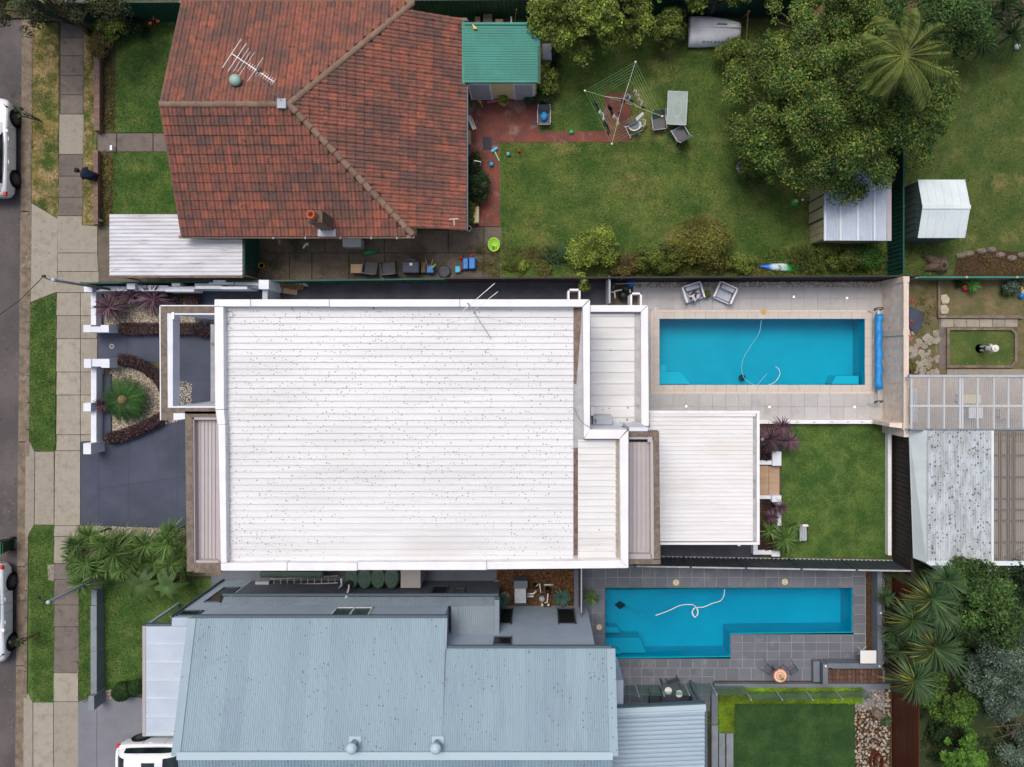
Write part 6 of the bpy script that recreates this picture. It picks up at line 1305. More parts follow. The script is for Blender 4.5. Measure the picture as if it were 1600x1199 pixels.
def disc(label, px, py, r_, m, z=.04, name='skimmer_lid', cat='lid', spots=True):
    t = thing(name, label, cat, X(px), Y(py), z); MB().lathe(X(px),Y(py),[(r_*.7,z),(r_,z),(r_,z+.012),(r_*.9,z+.018),(0,z+.018)],24).build('lid', m, t)
    q = MB(); 
    for s in (-1,1): q.lathe(X(px)+s*.0,Y(py)+s*r_*.4,[(.02,z+.0185),(0,z+.02)],8)
    q.build('finger_hole', m_greyd, t)
m_skim = M('aged_plastic', (206,178,112), (190,160,96), s=9, rough=.6)
disc('round yellowed skimmer lid in the coping above the rectangular pool', 1193, 487.5, .145, m_skim, .045); disc('small round white lid near the top left corner of the rectangular pool', 1025, 483, .07, m_pvc, .045)
m_skim2 = M('cream_plastic', (206,196,158), rough=.6)
disc('cream skimmer lid left of the slate pool', 936, 980, .12, m_skim2, .03); disc('cream skimmer lid above the middle of the slate pool', 1056, 910, .14, m_skim2, .03); disc('cream skimmer lid above the right part of the slate pool', 1226, 909, .14, m_skim2, .03)
m_lamp = bpy.data.materials.new('lamp_glow'); m_lamp.use_nodes = True; bb = m_lamp.node_tree.nodes['Principled BSDF']; bb.inputs['Emission Color'].default_value = (1,.82,.6,1); bb.inputs['Emission Strength'].default_value = 1.2; bb.inputs['Base Color'].default_value = (.9,.8,.7,1)
for i, (a_, c_) in enumerate(((1072,635),(1202,636),(1335,636),(1240,464),(1323,466))):
    t = thing('deck_light', ('lit deck light furthest left below the rectangular pool','lit deck light in the middle below the rectangular pool','lit deck light furthest right below the rectangular pool','lit deck light above the rectangular pool, the left one','lit deck light above the rectangular pool, the right one')[i], 'light', X(a_), Y(c_), .03, 'recessed deck lights'); MB().lathe(X(a_),Y(c_),[(.045,.03),(.06,.036),(.06,.03)],14).build('bezel', m_strip, t); MB().lathe(X(a_),Y(c_),[(.045,.034),(0,.038)],14).build('lens', m_lamp, t)
# cleaner hoses
def hose(name, label, pts, r_, z, m, segs=6):
    P_ = [Vector((X(a_),Y(c_),z+(0 if len(q3)<1 else q3[0]))) for a_, c_, *q3 in pts]; out = []
    for i in range(len(P_)-1):
        p0, p1, p2, p3 = P_[max(i-1,0)], P_[i], P_[i+1], P_[min(i+2,len(P_)-1)]
        for k in range(segs):
            t = k/segs; out.append(.5*((2*p1)+(p2-p0)*t+(2*p0-5*p1+4*p2-p3)*t*t+(3*p1-p0-3*p2+p3)*t**3))
    out.append(P_[-1]); t_ = thing(name, label, 'pool cleaner', out[0].x, out[0].y, z); MB().tube(out, r_, 6).build('hose', m, t_, smooth=True); return t_
h1 = hose('pool_cleaner', 'thin curved cleaner hose with dark disc in the rectangular pool', [(1191,499),(1188,519),(1180,532),(1171,546),(1162,562),(1160,577),(1164,591),(1172,598),(1183,602),(1191,594),(1200,584)], .012, -.13, M('hose_pale',(150,214,232),rough=.5))
MB().lathe(X(1170),Y(591),[(0,-1.2),(.13,-1.2),(.15,-1.1),(.08,-1.0),(0,-.98)],18).build('cleaner_head', m_greyd, h1, smooth=True)
hose('floating_hose', 'short loop of pale hose afloat in the rectangular pool', [(1213,573),(1218,577),(1220,584),(1216,593),(1208,600),(1202,601)], .012, -.115, m_pvc)
h2 = hose('pool_cleaner', 'white coiled cleaner hose with black diamond head in the slate pool', [(1133,922),(1132,932),(1127,940),(1115,944),(1100,950),(1088,951),(1083,957),(1086,965),(1091,962),(1091,953),(1085,952),(1082,960),(1087,966),(1091,958),(1086,948),(1076,946),(1062,948),(1045,956),(1025,963)], .017, -.11, m_pvc)
MB().poly([(X(965),Y(959)),(X(973),Y(953)),(X(982),Y(959)),(X(973),Y(965))],-1.25,-1.1).build('cleaner_head', m_black, h2); MB().tube([(X(980),Y(961),-1.1),(X(992),Y(961),-.7),(X(1004),Y(962),-.12)], .014, 6).build('hose', m_pvc, h2)
# pool cover roller
rl = thing('pool_cover_roller', 'rolled bright blue pool cover on its reel at the end of the pool', 'pool cover', X(1373,.5), Y(550,.5))
prf = []
q = MB(); pts_ = [Vector((X(1373,.5)+.02*math.sin(i*1.7), Y(491,.5)-(Y(491,.5)-Y(609,.5))*i/16, .5)) for i in range(17)]
q.tube(pts_, [.165+.018*math.sin(i*2.3)+random.uniform(-.012,.012) for i in range(17)], 14); q.build('rolled_cover', m_bluec, rl, smooth=True)
q = MB(); q.tube([(X(1373,.5),Y(485,.5),.5),(X(1373,.5),Y(632,.5),.5)], .035, 10); q.build('axle', m_pvc, rl, smooth=True)
for c_ in (483,628):
    q = MB(); q.lathe(0,0,[(.2,-.012),(.2,.012),(.16,.012),(.16,-.012),(.2,-.012)],20,caps=False); q.xf(Matrix.Translation((X(1373,.5),Y(c_,.5),.5)) @ Matrix.Rotation(1.25,4,'X')); q.tube([(X(1373,.5)-.2,Y(c_,.5),.5),(X(1373,.5)+.2,Y(c_,.5),.5)], .015, 6); q.build('hand_wheel', m_black, rl, smooth=True)
    q = MB(); q.tube([(X(1373,.5)-.3,Y(c_+3),.05),(X(1373,.5),Y(c_+2,.5),.5),(X(1373,.5)+.25,Y(c_+3),.05)], .022, 6); q.build('stand', m_greyst, rl)
# ================= slate terrace things
ut = thing('cafe_table', 'white square table on a crossed grey base by the slate pool', 'table', X(1357,.9), Y(1026,.9))
MB().pbox(1344.5,1369.5,1017,1037,.88,.93).build('tabletop', m_pvc, ut, bevel=.01); q = MB(); q.tube([(X(1357,.9),Y(1026,.9),.9),(X(1346),Y(1015),.06)], .03, 6)
q.box(-.02,.02,-.27,.27,0,.04); q.xf(Matrix.Translation((X(1346),Y(1016),.02)) @ Matrix.Rotation(.8,4,'Z'), len(q.v)-8); q.box(-.02,.02,-.27,.27,0,.04); q.xf(Matrix.Translation((X(1346),Y(1016),.02)) @ Matrix.Rotation(-.8,4,'Z'), len(q.v)-8); q.build('base', m_greyst, ut)
rt = thing('round_table', 'round coral and cream striped table on the slate terrace', 'table', X(1219,.7), Y(1056,.7)); rx, ry = WL[rt.name].x, WL[rt.name].y
for r0, r1, c_ in ((.30,.26,(206,120,92)),(.257,.19,(228,198,170)),(.187,.15,(206,130,102)),(.147,.10,(226,196,168)),(.097,.0,(204,132,106))):
    MB().lathe(rx,ry,[(r0,.68),(r0,.735-r0*.05),(r1,.735-r1*.05)],28,caps=False).build('mosaic_ring', M('ring_%d'%int(r0*1000), c_, rough=.5), rt)
leaf_obj('sprig', L_cit, rt, [(rx+.07,ry-.1,.78,.07,.05)], 40, .04); MB().lathe(rx+.02,ry-.02,[(.03,.72),(.04,.82),(.025,.86),(0,.86)],10).build('vase', m_greyl, rt)
q = MB()
for a_ in (.5,2.6,4.7): q.tube([(rx+.05*math.cos(a_),ry+.05*math.sin(a_),.7),(rx+.28*math.cos(a_),ry+.28*math.sin(a_),0)], .014, 6)
q.build('legs', m_black, rt)
for lab, a_, c_, rz0 in (('thin black wire chair left of the round striped table',1200,1046,-.6),('thin black wire chair right of the round striped table',1238,1046,.6)):
    t = thing('wire_chair', lab, 'chair', X(a_,.4), Y(c_,.4), 0, 'black wire chairs', rz0); q = MB()
    for s in (-1,1):
        for b2 in (-1,1): q.tube([(s*.17,b2*.17,.44),(s*.24,b2*.24,0)], .009, 5)
        q.tube([(s*.17,-.17,.44),(s*.17,.17,.44)], .009, 5); q.tube([(-.17,s*.17,.44),(.17,s*.17,.44)], .009, 5)
    q.build('frame', m_black, t, local=True); q = MB()
    for k in range(5): q.tube([(-.15+k*.075,-.17,.44),(-.15+k*.075,.17,.44)], .005, 4)
    q.build('seat', m_black, t, local=True); q = MB(); q.tube([(-.17,.17,.44),(-.18,.24,.85),(0,.27,.93),(.18,.24,.85),(.17,.17,.44)], .009, 5); q.tube([(0,.27,.93),(0,.18,.46)], .006, 4); q.build('backrest', m_black, t, local=True)
# rusted ring sculpture and slab
sc_ = thing('garden_sculpture', 'rusted steel ring sculpture lying on the river stones', 'sculpture', X(1366), Y(1186))
m_corten = M('corten', (112,52,26), (86,40,22), s=8, rough=.8)
for r0, dx_ in ((.36,0),(.26,.09)):
    q = MB(); q.lathe(0,0,[(r0-.03,0),(r0,0),(r0,.3),(r0-.03,.3),(r0-.03,0)],30,.75,1.45,caps=False); q.xf(Matrix.Translation((X(1366)+dx_,Y(1188),.02))); q.build('ring', m_corten, sc_)
o = MB().box(-.24,.24,-.17,.17,0,.3).build('stone_pot', m_hood, cat='planter', label='angular grey stone block among the river stones', bevel=.03, local=True); o.location = P(1369,1111,.02); o.rotation_euler = (.2,.1,-.7)
rosette(1383,1124,15,46,.25,L_yud,'spiky grass clump beside the angular stone block','grass_clump','plant',.012,trunk=False)
# equipment of the grey house
tk = thing('water_tank', 'long sage green ribbed water tank along the grey house', 'water tank', X(575,1.6), Y(905,1.6))
mt_ = M('tank_green', (72,98,84), (64,90,76), s=3, rough=.5)
for i in range(4):
    x = X(548+i*21,1.7); y = Y(904,1.7); q = MB(); q.lathe(x,y,[(.31,0),(.33,.2),(.33,1.55),(.28,1.66),(.15,1.68),(.14,1.70),(0,1.70)],26,1,1.5); q.build('tank_section', mt_, tk, smooth=False)
q = MB(); q.lathe(X(545,1.8),Y(913,1.8),[(.15,1.65),(.17,1.8),(.1,1.84),(0,1.82)],18); q.build('inlet_lid', m_black, tk); q = MB(); q.tube([P(541,933,3.1),P(544,922,1.9),P(546,914,1.85)], .045, 8); q.tube([P(533,905,1.9),P(534,914,1.6),P(530,920,1.4)], .045, 8); q.build('inlet_pipe', m_pvc, tk, smooth=True)
MB().pbox(405,505,893,904,0,1.6).build('water_tank', mt_, cat='water tank', label='dark green slim tank half hidden below the white roof edge', bevel=.1)
MB().pbox(626,657,880,919,0,1.5).build('hot_water_box', M('pale_cabinet', (182,176,172), rough=.6), cat='cabinet', label='pale cabinet standing beside the green tank', bevel=.01)
ld = thing('ladder', 'long aluminium ladder lying along the grey house wall', 'ladder', X(480,.3), Y(912,.3)); q = MB(); q.tube([P(423,915,.5),P(528,911,.5)], .03, 6); q.tube([P(423,905,.5),P(528,900,.5)], .03, 6); q.build('rail', m_pinks, ld)
for k in range(10): MB().tube([P(428+k*10.6,904,.5),P(428+k*10.6,915,.5)], .018, 6).build('rung', m_metal, ld)
MB().pbox(399,420,909,916,.0,.6).build('meter_box', m_greyl, cat='box', label='pale box at the left end of the ladder')
pu = thing('utility_cabinet', 'grey utility cabinet in the bark bed of the grey house', 'cabinet', X(813,.8), Y(925,.8)); MB().pbox(804,822,920,943,.1,.95).build('body', m_greyl, pu, bevel=.02); MB().pbox(803,824,908,919,.1,.9).build('rear_box', m_greywall2, pu); MB().pbox(802,825,943,947,.0,.08).build('base', m_greyd, pu)
p2 = thing('pool_pump', 'black pool pumps and white pipes in the bark bed', 'pump', X(845), Y(925))
for a_, c_, r_, h_ in ((856,924,.11,.5),(847,938,.13,.35),(836,918,.1,.4)): MB().lathe(X(a_,.4),Y(c_,.4),[(r_,0),(r_*1.05,h_*.7),(r_*.7,h_),(0,h_)],16).build('housing', m_black if a_ != 847 else m_greyl, p2, smooth=True)
q = MB(); q.tube([P(824,928,.3),P(833,928,.3),P(838,924,.3)], .04, 8); q.tube([P(824,932,.3),P(834,932,.3)], .04, 8); q.tube([P(838,916,.4),P(843,912,.4),P(845,926,.35)], .03, 8); q.tube([P(850,914,.4),P(864,914,.4)], .035, 8); q.tube([P(856,930,.3),P(855,941,.3),P(851,942,.3)], .03, 8); q.tube([P(856,925,.45),P(856,936,.4)], .03, 8); q.build('pipes', m_pvc, p2, smooth=True)
MB().pbox(850,861,949,955,0,.25).build('salt_cell', m_trim, cat='box', label='small blue-grey box below the bark bed pumps', bevel=.02); 
for a_, c_ in ((847,946),(857,946)): MB().pbox(a_-1.6,a_+1.6,c_-1.8,c_+1.6,0,.3).build('salt_valve', m_cream, cat='valve', label='cream valve cap, %s of the pair under the black pumps' % ('left' if a_ < 850 else 'right'), bevel=.01)
for i, (a_, c_, lab) in enumerate(((789,930,'pale round rock at the left of the bark bed'),(884,932,'pale round rock behind the right agave'),(776,912,'flat tan rock with a dark hole by the roof corner'))):
    MB().lathe(X(a_),Y(c_),[(.2,0),(.24,.1),(.14,.2),(0,.22)],9,1,.85).build('garden_rock', m_tan, cat='rock', label=lab, smooth=True)
sc2 = thing('privacy_post_screen', 'slim upright metal screen between bark bed and slate terrace', 'screen', X(907), Y(920)); MB().pbox(907.5,909.5,889,958,1.6,1.68).build('top_rail', m_metal, sc2); MB().box(X(905),X(905)+.02,Y(953),Y(888),.02,1.6).build('panel', m_greywall2, sc2)
MB().ppoly([(897,890),(904,890),(904,953),(897,953)],0,.2).build('edging', m_greywall2, sc2)
# ================= things in the right yard
stt = thing('statue', 'white garden statue of a standing figure in a white hat on the small lawn', 'statue', X(1528), Y(545))
sx_, sy_ = X(1530), Y(545); m_st = M('statue_white', (222,222,222), rough=.6); m_sd = M('statue_dark', (40,40,46), rough=.6); WLs = WL[stt.name]
Js = [(sx_,sy_,.55),(sx_,sy_,.8),(sx_,sy_,.95),(sx_,sy_,1.03),(sx_,sy_,1.14), (sx_,sy_+.07,.5),(sx_,sy_+.08,.08),(sx_+.06,sy_+.09,.03), (sx_,sy_-.07,.5),(sx_,sy_-.08,.08),(sx_+.06,sy_-.09,.03), (sx_,sy_+.13,.93),(sx_+.05,sy_+.18,.72),(sx_+.14,sy_+.14,.62), (sx_,sy_-.13,.93),(sx_+.04,sy_-.2,.75),(sx_+.14,sy_-.12,.8)]
skin('body', Js, [(0,1),(1,2),(2,3),(3,4),(0,5),(5,6),(6,7),(0,8),(8,9),(9,10),(2,11),(11,12),(12,13),(2,14),(14,15),(15,16)], [.11,.11,.1,.045,.075,.07,.045,.035,.07,.045,.035,.05,.04,.03,.05,.04,.03], m_st, stt)
MB().lathe(sx_,sy_,[(.12,.5),(.135,.56),(.12,.62)],14).build('sash', m_sd, stt); MB().lathe(sx_,sy_,[(.09,1.08),(.1,1.14),(.09,1.19)],14).build('face', m_sd, stt, smooth=True); MB().lathe(sx_,sy_,[(.0,1.19),(.15,1.2),(.15,1.22),(.08,1.24),(.07,1.3),(0,1.31)],18).build('hat', m_st, stt)
MB().lathe(sx_,sy_,[(.2,0),(.2,.03),(0,.03)],14).build('plinth', m_gutter, stt)
MB().lathe(X(1505),Y(450),[(.11,0),(.14,.2),(.09,.26),(0,.26)],14).build('lantern', m_redp, cat='ornament', label='red garden ornament beside the agave in the dry yard', smooth=True)
MB().poly([P(1419,479)[:2],P(1441,488)[:2],P(1440,508)[:2],P(1430,522)[:2],P(1419,512)[:2]],.02,.1).build('tarpaulin', m_char, cat='mat', label='dark grey folded mat behind the pool wall')
for i, (a_, c_) in enumerate(((1422,470),(1421,504),(1420,528))):
    t = leaf_obj('red_flowers', L_flow, None, [(X(a_),Y(c_),.15,.13,.12)], 26, .034, label=('red flowering plant highest behind the pool wall','red flowering plant in the middle behind the pool wall','red flowering plant lowest behind the pool wall')[i], cat='flowers', group='red flowers behind the pool wall')
tr_ = thing('tree_stump', 'weathered tree stump with spreading roots on the right lawn edge', 'tree stump', X(1462), Y(416)); q = MB()
q.tube([(X(1468),Y(417),.0),(X(1467),Y(416),.3),(X(1468),Y(416),.42)], [.36,.28,.22], 10); q.build('stump', m_bark, tr_)
for a_, c_, r_ in ((1441,398,.11),(1440,421,.08),(1478,402,.07),(1476,424,.1)): MB().tube([(X(1466),Y(415),.2),(X((a_+1466)/2),Y((c_+415)/2),.14),(X(a_),Y(c_),.03)], [.28,.2,r_], 8).build('root', m_bark, tr_, smooth=True)
MB().lathe(X(1467),Y(417),[(.08,.42),(.1,.46),(0,.46)],12).build('saucer', m_dark, tr_)
for i, (a_, c_, m_) in enumerate(((1593,463,m_bluep),(1591,451,m_yel),(1598,457,m_pvc))): MB().lathe(X(a_),Y(c_),[(.1,0),(.13,.1),(.08,.22),(0,.24)],10).build('toy_heap', m_, cat='toy', label=('blue toy at the right edge beside the dark shrub','yellow toy at the right edge above the blue toy','white toy at the right edge between shrub and fence')[i])
MB().lathe(X(1587),Y(75),[(0,0),(.12,.03),(.13,.12),(.08,.22),(0,.24)],14).build('garden_globe', m_pvc, cat='ornament', label='white round ornament at the edge of the upper right lawn', smooth=True)
for i, (a_, c_) in enumerate(((1513,397),(1533,393),(1548,391),(1562,399),(1580,404),(1596,399),(1500,400))):
    MB().lathe(X(a_),Y(c_),[(.14,0),(.18,.08),(.1,.16),(0,.17)],8,1.3,.8).build('border_rock', m_hood, cat='rock', label=['rough rock first from the left along the soil bed','rough rock second from the left, at the top of the soil bed','rough rock in the middle of the soil bed edge','rough rock right of the middle of the soil bed edge','rough rock second from the right along the soil bed','rough rock cut by the right edge at the soil bed','rough rock closest to the tree stump'][i], group='rocks edging the soil bed')
patchp('soil_bed', m_soil, [(1497,398),(1540,390),(1700,402),(1700,430),(1490,430)], .03)
MB().lathe(X(1158),Y(264),[(.2,0),(.22,.2),(.3,.3),(.3,.33),(.1,.32),(0,.3)],14).build('bird_bath', m_greyl, cat='bird bath', label='pale grey stone bird bath in the shrub below the big tree', smooth=True)
# ================= vegetation
# upper yard
tree(918,14,95,58,1.4,4.2,40,.45,15000,.075,L_cit,'bright green leafy tree at the top centre behind the green shed',seed=2)
tree(1330,152,182,140,1.5,6.0,120,.55,58000,.062,L_big,'very large olive green tree covering the upper right garden',name='large_tree',seed=4,zt=4.2,trunk=.28)
tree(1215,150,60,70,1.2,3.6,26,.42,9000,.06,L_mid,'dark green tree against the left side of the very large tree',seed=5)
tree(1290,30,90,60,1.5,5.0,34,.5,15000,.062,L_big,'leafy tree along the top edge above the very large tree',seed=6)
tree(1450,30,110,52,1.2,4.4,34,.5,14000,.06,L_gr,'green tree behind the palm at the top edge',seed=7)
tree(1125,-12,120,20,1.2,3.4,18,.3,5000,.07,L_cit,'tree hanging over the top fence above the dinghy',seed=8)
tree(1046,40,22,28,.5,2.0,14,.28,2600,.06,L_mid,'small yellow-green tree left of the dinghy',seed=9,trunk=.06)
tree(1148,84,30,22,.5,1.4,14,.26,2000,.055,L_mid,'small tree growing over the lower right of the dinghy',seed=10,trunk=.06)
shrub(1170,262,28,30,1.0,2200,.05,L_mid,'shrub around the bird bath at the edge of the lawn',seed=11)
shrub(1160,225,32,34,1.2,2400,.055,L_mid,'shrub spreading below the very large tree toward the lawn',seed=12)
shrub(857,118,18,30,1.3,1700,.055,L_cit,'yellow-green shrub at the right corner of the green shed',seed=13); shrub(840,155,24,14,.7,1200,.05,L_dk,'dark shrub in front of the shed door',seed=14)
shrub(862,88,14,20,.9,900,.05,L_dk,'dark shrub below the lattice bin',seed=15)
shrub(747,292,20,26,1.2,2400,.055,L_dk,'dark green shrub between tiled house and red paving',seed=16); shrub(740,255,16,20,.9,1200,.05,L_dk,'small dark shrub under the white tubular frame',seed=17); shrub(737,328,10,22,.9,900,.05,L_mid,'narrow plant beside the cream storage box',seed=18)
# bottom border of upper yard
shrub(928,390,48,36,1.7,8500,.048,L_cit,'bright citrus bush in the border above the side path',seed=20,nc=22); shrub(1030,400,46,26,1.2,5200,.046,L_mid,'low dark green bush between the citrus and the tall olive bush',seed=21)
shrub(1098,375,54,46,1.8,9500,.045,ML('leaf_olive_bush',[(94,104,40),(142,138,56),(116,118,58),(68,82,34)]),'tall olive and gold bush in the border above the pool',seed=22,nc=30); shrub(975,412,30,18,.8,2400,.045,L_brn,'dry brown low bush in the border',seed=23)
shrub(1160,412,30,16,.7,2200,.045,L_mid,'low green bush left of the kayak',seed=24); shrub(1300,402,66,26,.8,6500,.042,L_mid,'low weedy green mass below the cream shed',seed=25,nc=26); shrub(1355,400,28,22,.9,2600,.045,ML('leaf_fresh',[(52,96,34),(74,120,44),(44,80,30)]),'fresh green plant below the galvanised roof',seed=26)
shrub(910,440,14,16,.0+1.9,700,.05,L_cit,'leafy tip of the citrus bush hanging over the side path',seed=27,nc=6)
t = thing('flax', 'dark strappy flax clump in the border left of the citrus bush', 'plant', X(868), Y(402)); q = MB()
for (a_, c_) in ((855,405),(868,398),(882,402),(876,412),(862,413)):
    for k in range(26): blade(q, (X(a_),Y(c_),.05), random.uniform(.2,2.9) if random.random()<.8 else random.uniform(0,6.28), random.uniform(.35,.8), .018, random.uniform(.4,1.5), random.uniform(.4,1.0))
q.build('leaves', L_yud, t)
shrub(793,412,14,12,.35,500,.04,M('x1',(60,100,60)) if 0 else L_mid,'small grey-green plant in the dry border',seed=28); shrub(818,416,10,10,.3,300,.04,L_cit,'tiny yellow plant in the dry border',seed=29)
def ground_cover(name, px0, px1, py0, py1, n, h, m, size=.04):
    cl = [(random.uniform(X(px0),X(px1)), random.uniform(Y(py1),Y(py0)), h*.4, random.uniform(.12,.3), h*.6) for _ in range(60)]
    leaf_obj(name, m, None, cl, n, size, kind='stuff')
ground_cover('border_weeds', 745,870,388,428, 3200, .12, L_brn, .035); ground_cover('border_weeds', 1185,1385,395,432, 4500, .2, L_mid, .035); ground_cover('border_weeds', 960,1200,400,432, 3500, .2, L_brn, .035)
ground_cover('dry_bed_weeds', 156,178,88,205, 1500, .15, L_brn, .04); ground_cover('dry_bed_weeds', 154,174,242,350, 1500, .15, L_brn, .04); ground_cover('border_weeds', 1560,1600,95,110,100,.1,L_mid,.03)
ground_cover('border_weeds', 1415,1480,385,432, 500, .15, L_mid, .035); ground_cover('border_weeds', 1500,1640,400,428, 1100, .12, L_brn, .035)
ground_cover('passage_moss', 425,440,405,425, 250, .12, L_dk, .03)
# palm
pz = 7.4; pcx, pcy = X(1412,pz), Y(88,pz); pm = thing('palm_tree', 'feather palm rising above the very large tree', 'palm', pcx, pcy)
MB().tube([(pcx-.2,pcy,0),(pcx-.1,pcy,3.5),(pcx,pcy,pz)], [.2,.15,.11], 10).build('trunk', m_bark, pm, smooth=True)
fr_ = [(-2.95,1.6),(-2.65,1.7),(2.75,1.75),(1.75,2.0),(1.35,2.3),(1.15,1.9),(.85,1.9),(.45,2.3),(.15,1.9),(-.1,1.9),(-.42,2.1),(-.62,1.9),(-.98,1.9),(-1.25,2.15),(-1.5,1.6),(-1.85,1.75),(-2.15,1.6),(.6,1.1),(-.8,1.2),(2.2,1.1),(1.95,1.2)]
for a_, L_ in fr_:
    q = MB(); pts = []; n = 22; ris = random.uniform(.35,.7); dr_ = random.uniform(.5,.75); cv = random.uniform(-.25,.25)
    for i in range(n+1):
        t = i/n; r_ = L_*t*(1-.1*t); an_ = a_+cv*t*t; pts.append(Vector((pcx+math.cos(an_)*r_, pcy+math.sin(an_)*r_, pz+ris*L_*t-dr_*L_*t*t)))
    q.tube(pts, [.03*(1-i/(n+2)) for i in range(n+1)], 5)
    for i in range(2, n):
        for sub in (0,.5):
            p_ = pts[i].lerp(pts[i+1],sub); tg = (pts[i+1]-pts[i]).normalized(); sv = Vector((-tg.y,tg.x,0)).normalized(); t = i/n; ll_ = .50*math.sin(math.pi*(.1+.86*t))**.6*random.uniform(.85,1.1)
            for s in (-1,1):
                e_ = p_+sv*s*ll_*.55+tg*ll_*.75-Vector((0,0,ll_*.75)); m_ = p_.lerp(e_,.5)+Vector((0,0,ll_*.12)); w_ = tg*.02
                q.add([p_-w_,p_+w_,m_+w_,e_,m_-w_],[(0,1,2,4),(4,2,3)])
    q.build('frond', L_palm, pm)
# strappy corner plants top right
for i, (a_, c_, r_) in enumerate(((1545,28,38),(1580,55,36),(1535,68,30),(1570,8,40),(1600,20,36))):
    rosette(a_, c_, r_, 70, 1.6, L_dk, 'dark strappy shrub in the top right corner, number %s from the fence side' % ('one','two','three','four','five')[i] if 0 else ('dark strappy plant nearest the palm in the top right corner','dark strappy plant closest to the white ornament in the corner','lowest dark strappy plant at the lawn edge in the corner','dark strappy plant touching the top edge in the corner','dark strappy plant cut by the right edge in the corner')[i], 'strappy_plant', 'plant', .03)
# top left
tree(70,2,110,42,1.5,5,30,.5,9000,.06,ML('leaf_dull',[(66,72,38),(90,88,50),(54,64,38),(84,92,66)]),'dull olive street tree at the top left corner',seed=31)
shrub(175,42,26,22,1.1,2600,.05,L_mid,'dark shrub under the green fence beside the front lawn',seed=32); shrub(155,70,20,26,.7,1700,.045,L_brn,'olive weeds at the top end of the low brick wall',seed=33); shrub(212,42,20,16,.7,1400,.045,L_dk,'dark low shrub beneath the green fence near the tiled roof',seed=34)
t = leaf_obj('red_flowers', L_flow, None, [(X(235,.8),Y(36,.8),.8,.06,.05),(X(242,.8),Y(30,.8),.9,.06,.05),(X(247,.8),Y(33,.8),.8,.06,.05),(X(244,.8),Y(19,.8),1.3,.05,.05)], 60, .05, label='cluster of red blossoms beside the tiled roof corner', cat='flowers')
def twig(label, px, py, h=.9):
    t = thing('young_street_tree', label, 'tree', X(px), Y(py)); x, y = X(px), Y(py); q = MB(); tops = []
    for k in range(6):
        a = random.uniform(2.4,3.7); e = (x+math.cos(a)*.45*random.uniform(.4,1), y+math.sin(a)*.5*random.uniform(-.9,.9), h*random.uniform(.8,1.4)); q.tube([(x,y,0),((x+e[0])/2,(y+e[1])/2,e[2]*.6),e], [.03,.02,.008], 5); tops.append((e[0],e[1],e[2],.1,.1))
    q.build('stems', m_wood, t); leaf_obj('leaves', L_dk, t, tops, 90, .06)
twig('sparse young shrub on the upper verge beside the car', 66, 190); twig('sparse young shrub on the lower verge beside the car', 62, 988)
# home front garden
cor = rosette(172,480,30,105,.7,L_pur,'purple cordyline nearest the front wall in the upper pebble bed','purple_cordyline','cordyline',.026,'purple cordylines in the upper bed')
rosette(192,462,21,64,.65,L_pur,'small purple cordyline, left one of the pair by the side wall','purple_cordyline','cordyline',.02,'purple cordylines in the upper bed'); rosette(207,463,23,70,.7,L_pur,'small purple cordyline, right one of the pair by the side wall','purple_cordyline','cordyline',.02,'purple cordylines in the upper bed')
rosette(240,467,34,110,.8,L_pur,'large purple cordyline closest to the portico','purple_cordyline','cordyline',.026,'purple cordylines in the upper bed')
rosette(160,633,18,70,.5,L_pur,'dark purple cordyline half under the cycad','purple_cordyline','cordyline',.02)
shrub(272,463,18,14,.5,900,.04,L_red,'low dark red bush right of the large purple cordyline',seed=41); shrub(283,464,8,8,.35,260,.04,L_mid,'small green bush in the upper pebble bed',seed=42)
shrub(318,514,18,16,.5,1600,.035,L_red,'dark red bush seen through the portico opening',seed=43)
# cycad
cz = .9; cx_, cy_ = X(190,cz), Y(625,cz); cyc = thing('cycad', 'round dark green cycad with a tan cone in the lower pebble bed', 'cycad', cx_, cy_)
MB().lathe(cx_,cy_,[(.2,0),(.22,.4),(.17,.7),(.12,.85)],12).build('trunk', m_bark, cyc); MB().lathe(cx_,cy_,[(.2,.78),(.21,.86),(.15,.94),(0,.97)],22).build('cone', M('cone', (132,116,78), (104,92,58), s=16, rough=.9, bump=1), cyc, smooth=True)
for i in range(64):
    a_ = i*2.39996; L_ = random.uniform(.85,1.05)*(1 if i < 34 else .85); q = MB(); pts = []; el = random.uniform(.1,.5)
    for k in range(11):
        t = k/10; pts.append(Vector((cx_+math.cos(a_)*(.1+L_*t), cy_+math.sin(a_)*(.1+L_*t), .82+el*L_*t-.6*L_*t*t)))
    q.tube(pts, [.012*(1-k/12) for k in range(11)], 4)
    for k in range(1,10):
        for sub in (0,.33,.66):
            p_ = pts[k].lerp(pts[k+1],sub); tg = (pts[k+1]-pts[k]).normalized(); sv = Vector((-tg.y,tg.x,0)).normalized(); ll_ = .16*math.sin(math.pi*(.15+.8*k/10))
            for s in (-1,1): q.add([p_-tg*.014,p_+tg*.014,p_+sv*s*ll_+tg*ll_*.7+Vector((0,0,.03))],[(0,1,2)])
    q.build('frond', L_cyc, cyc)
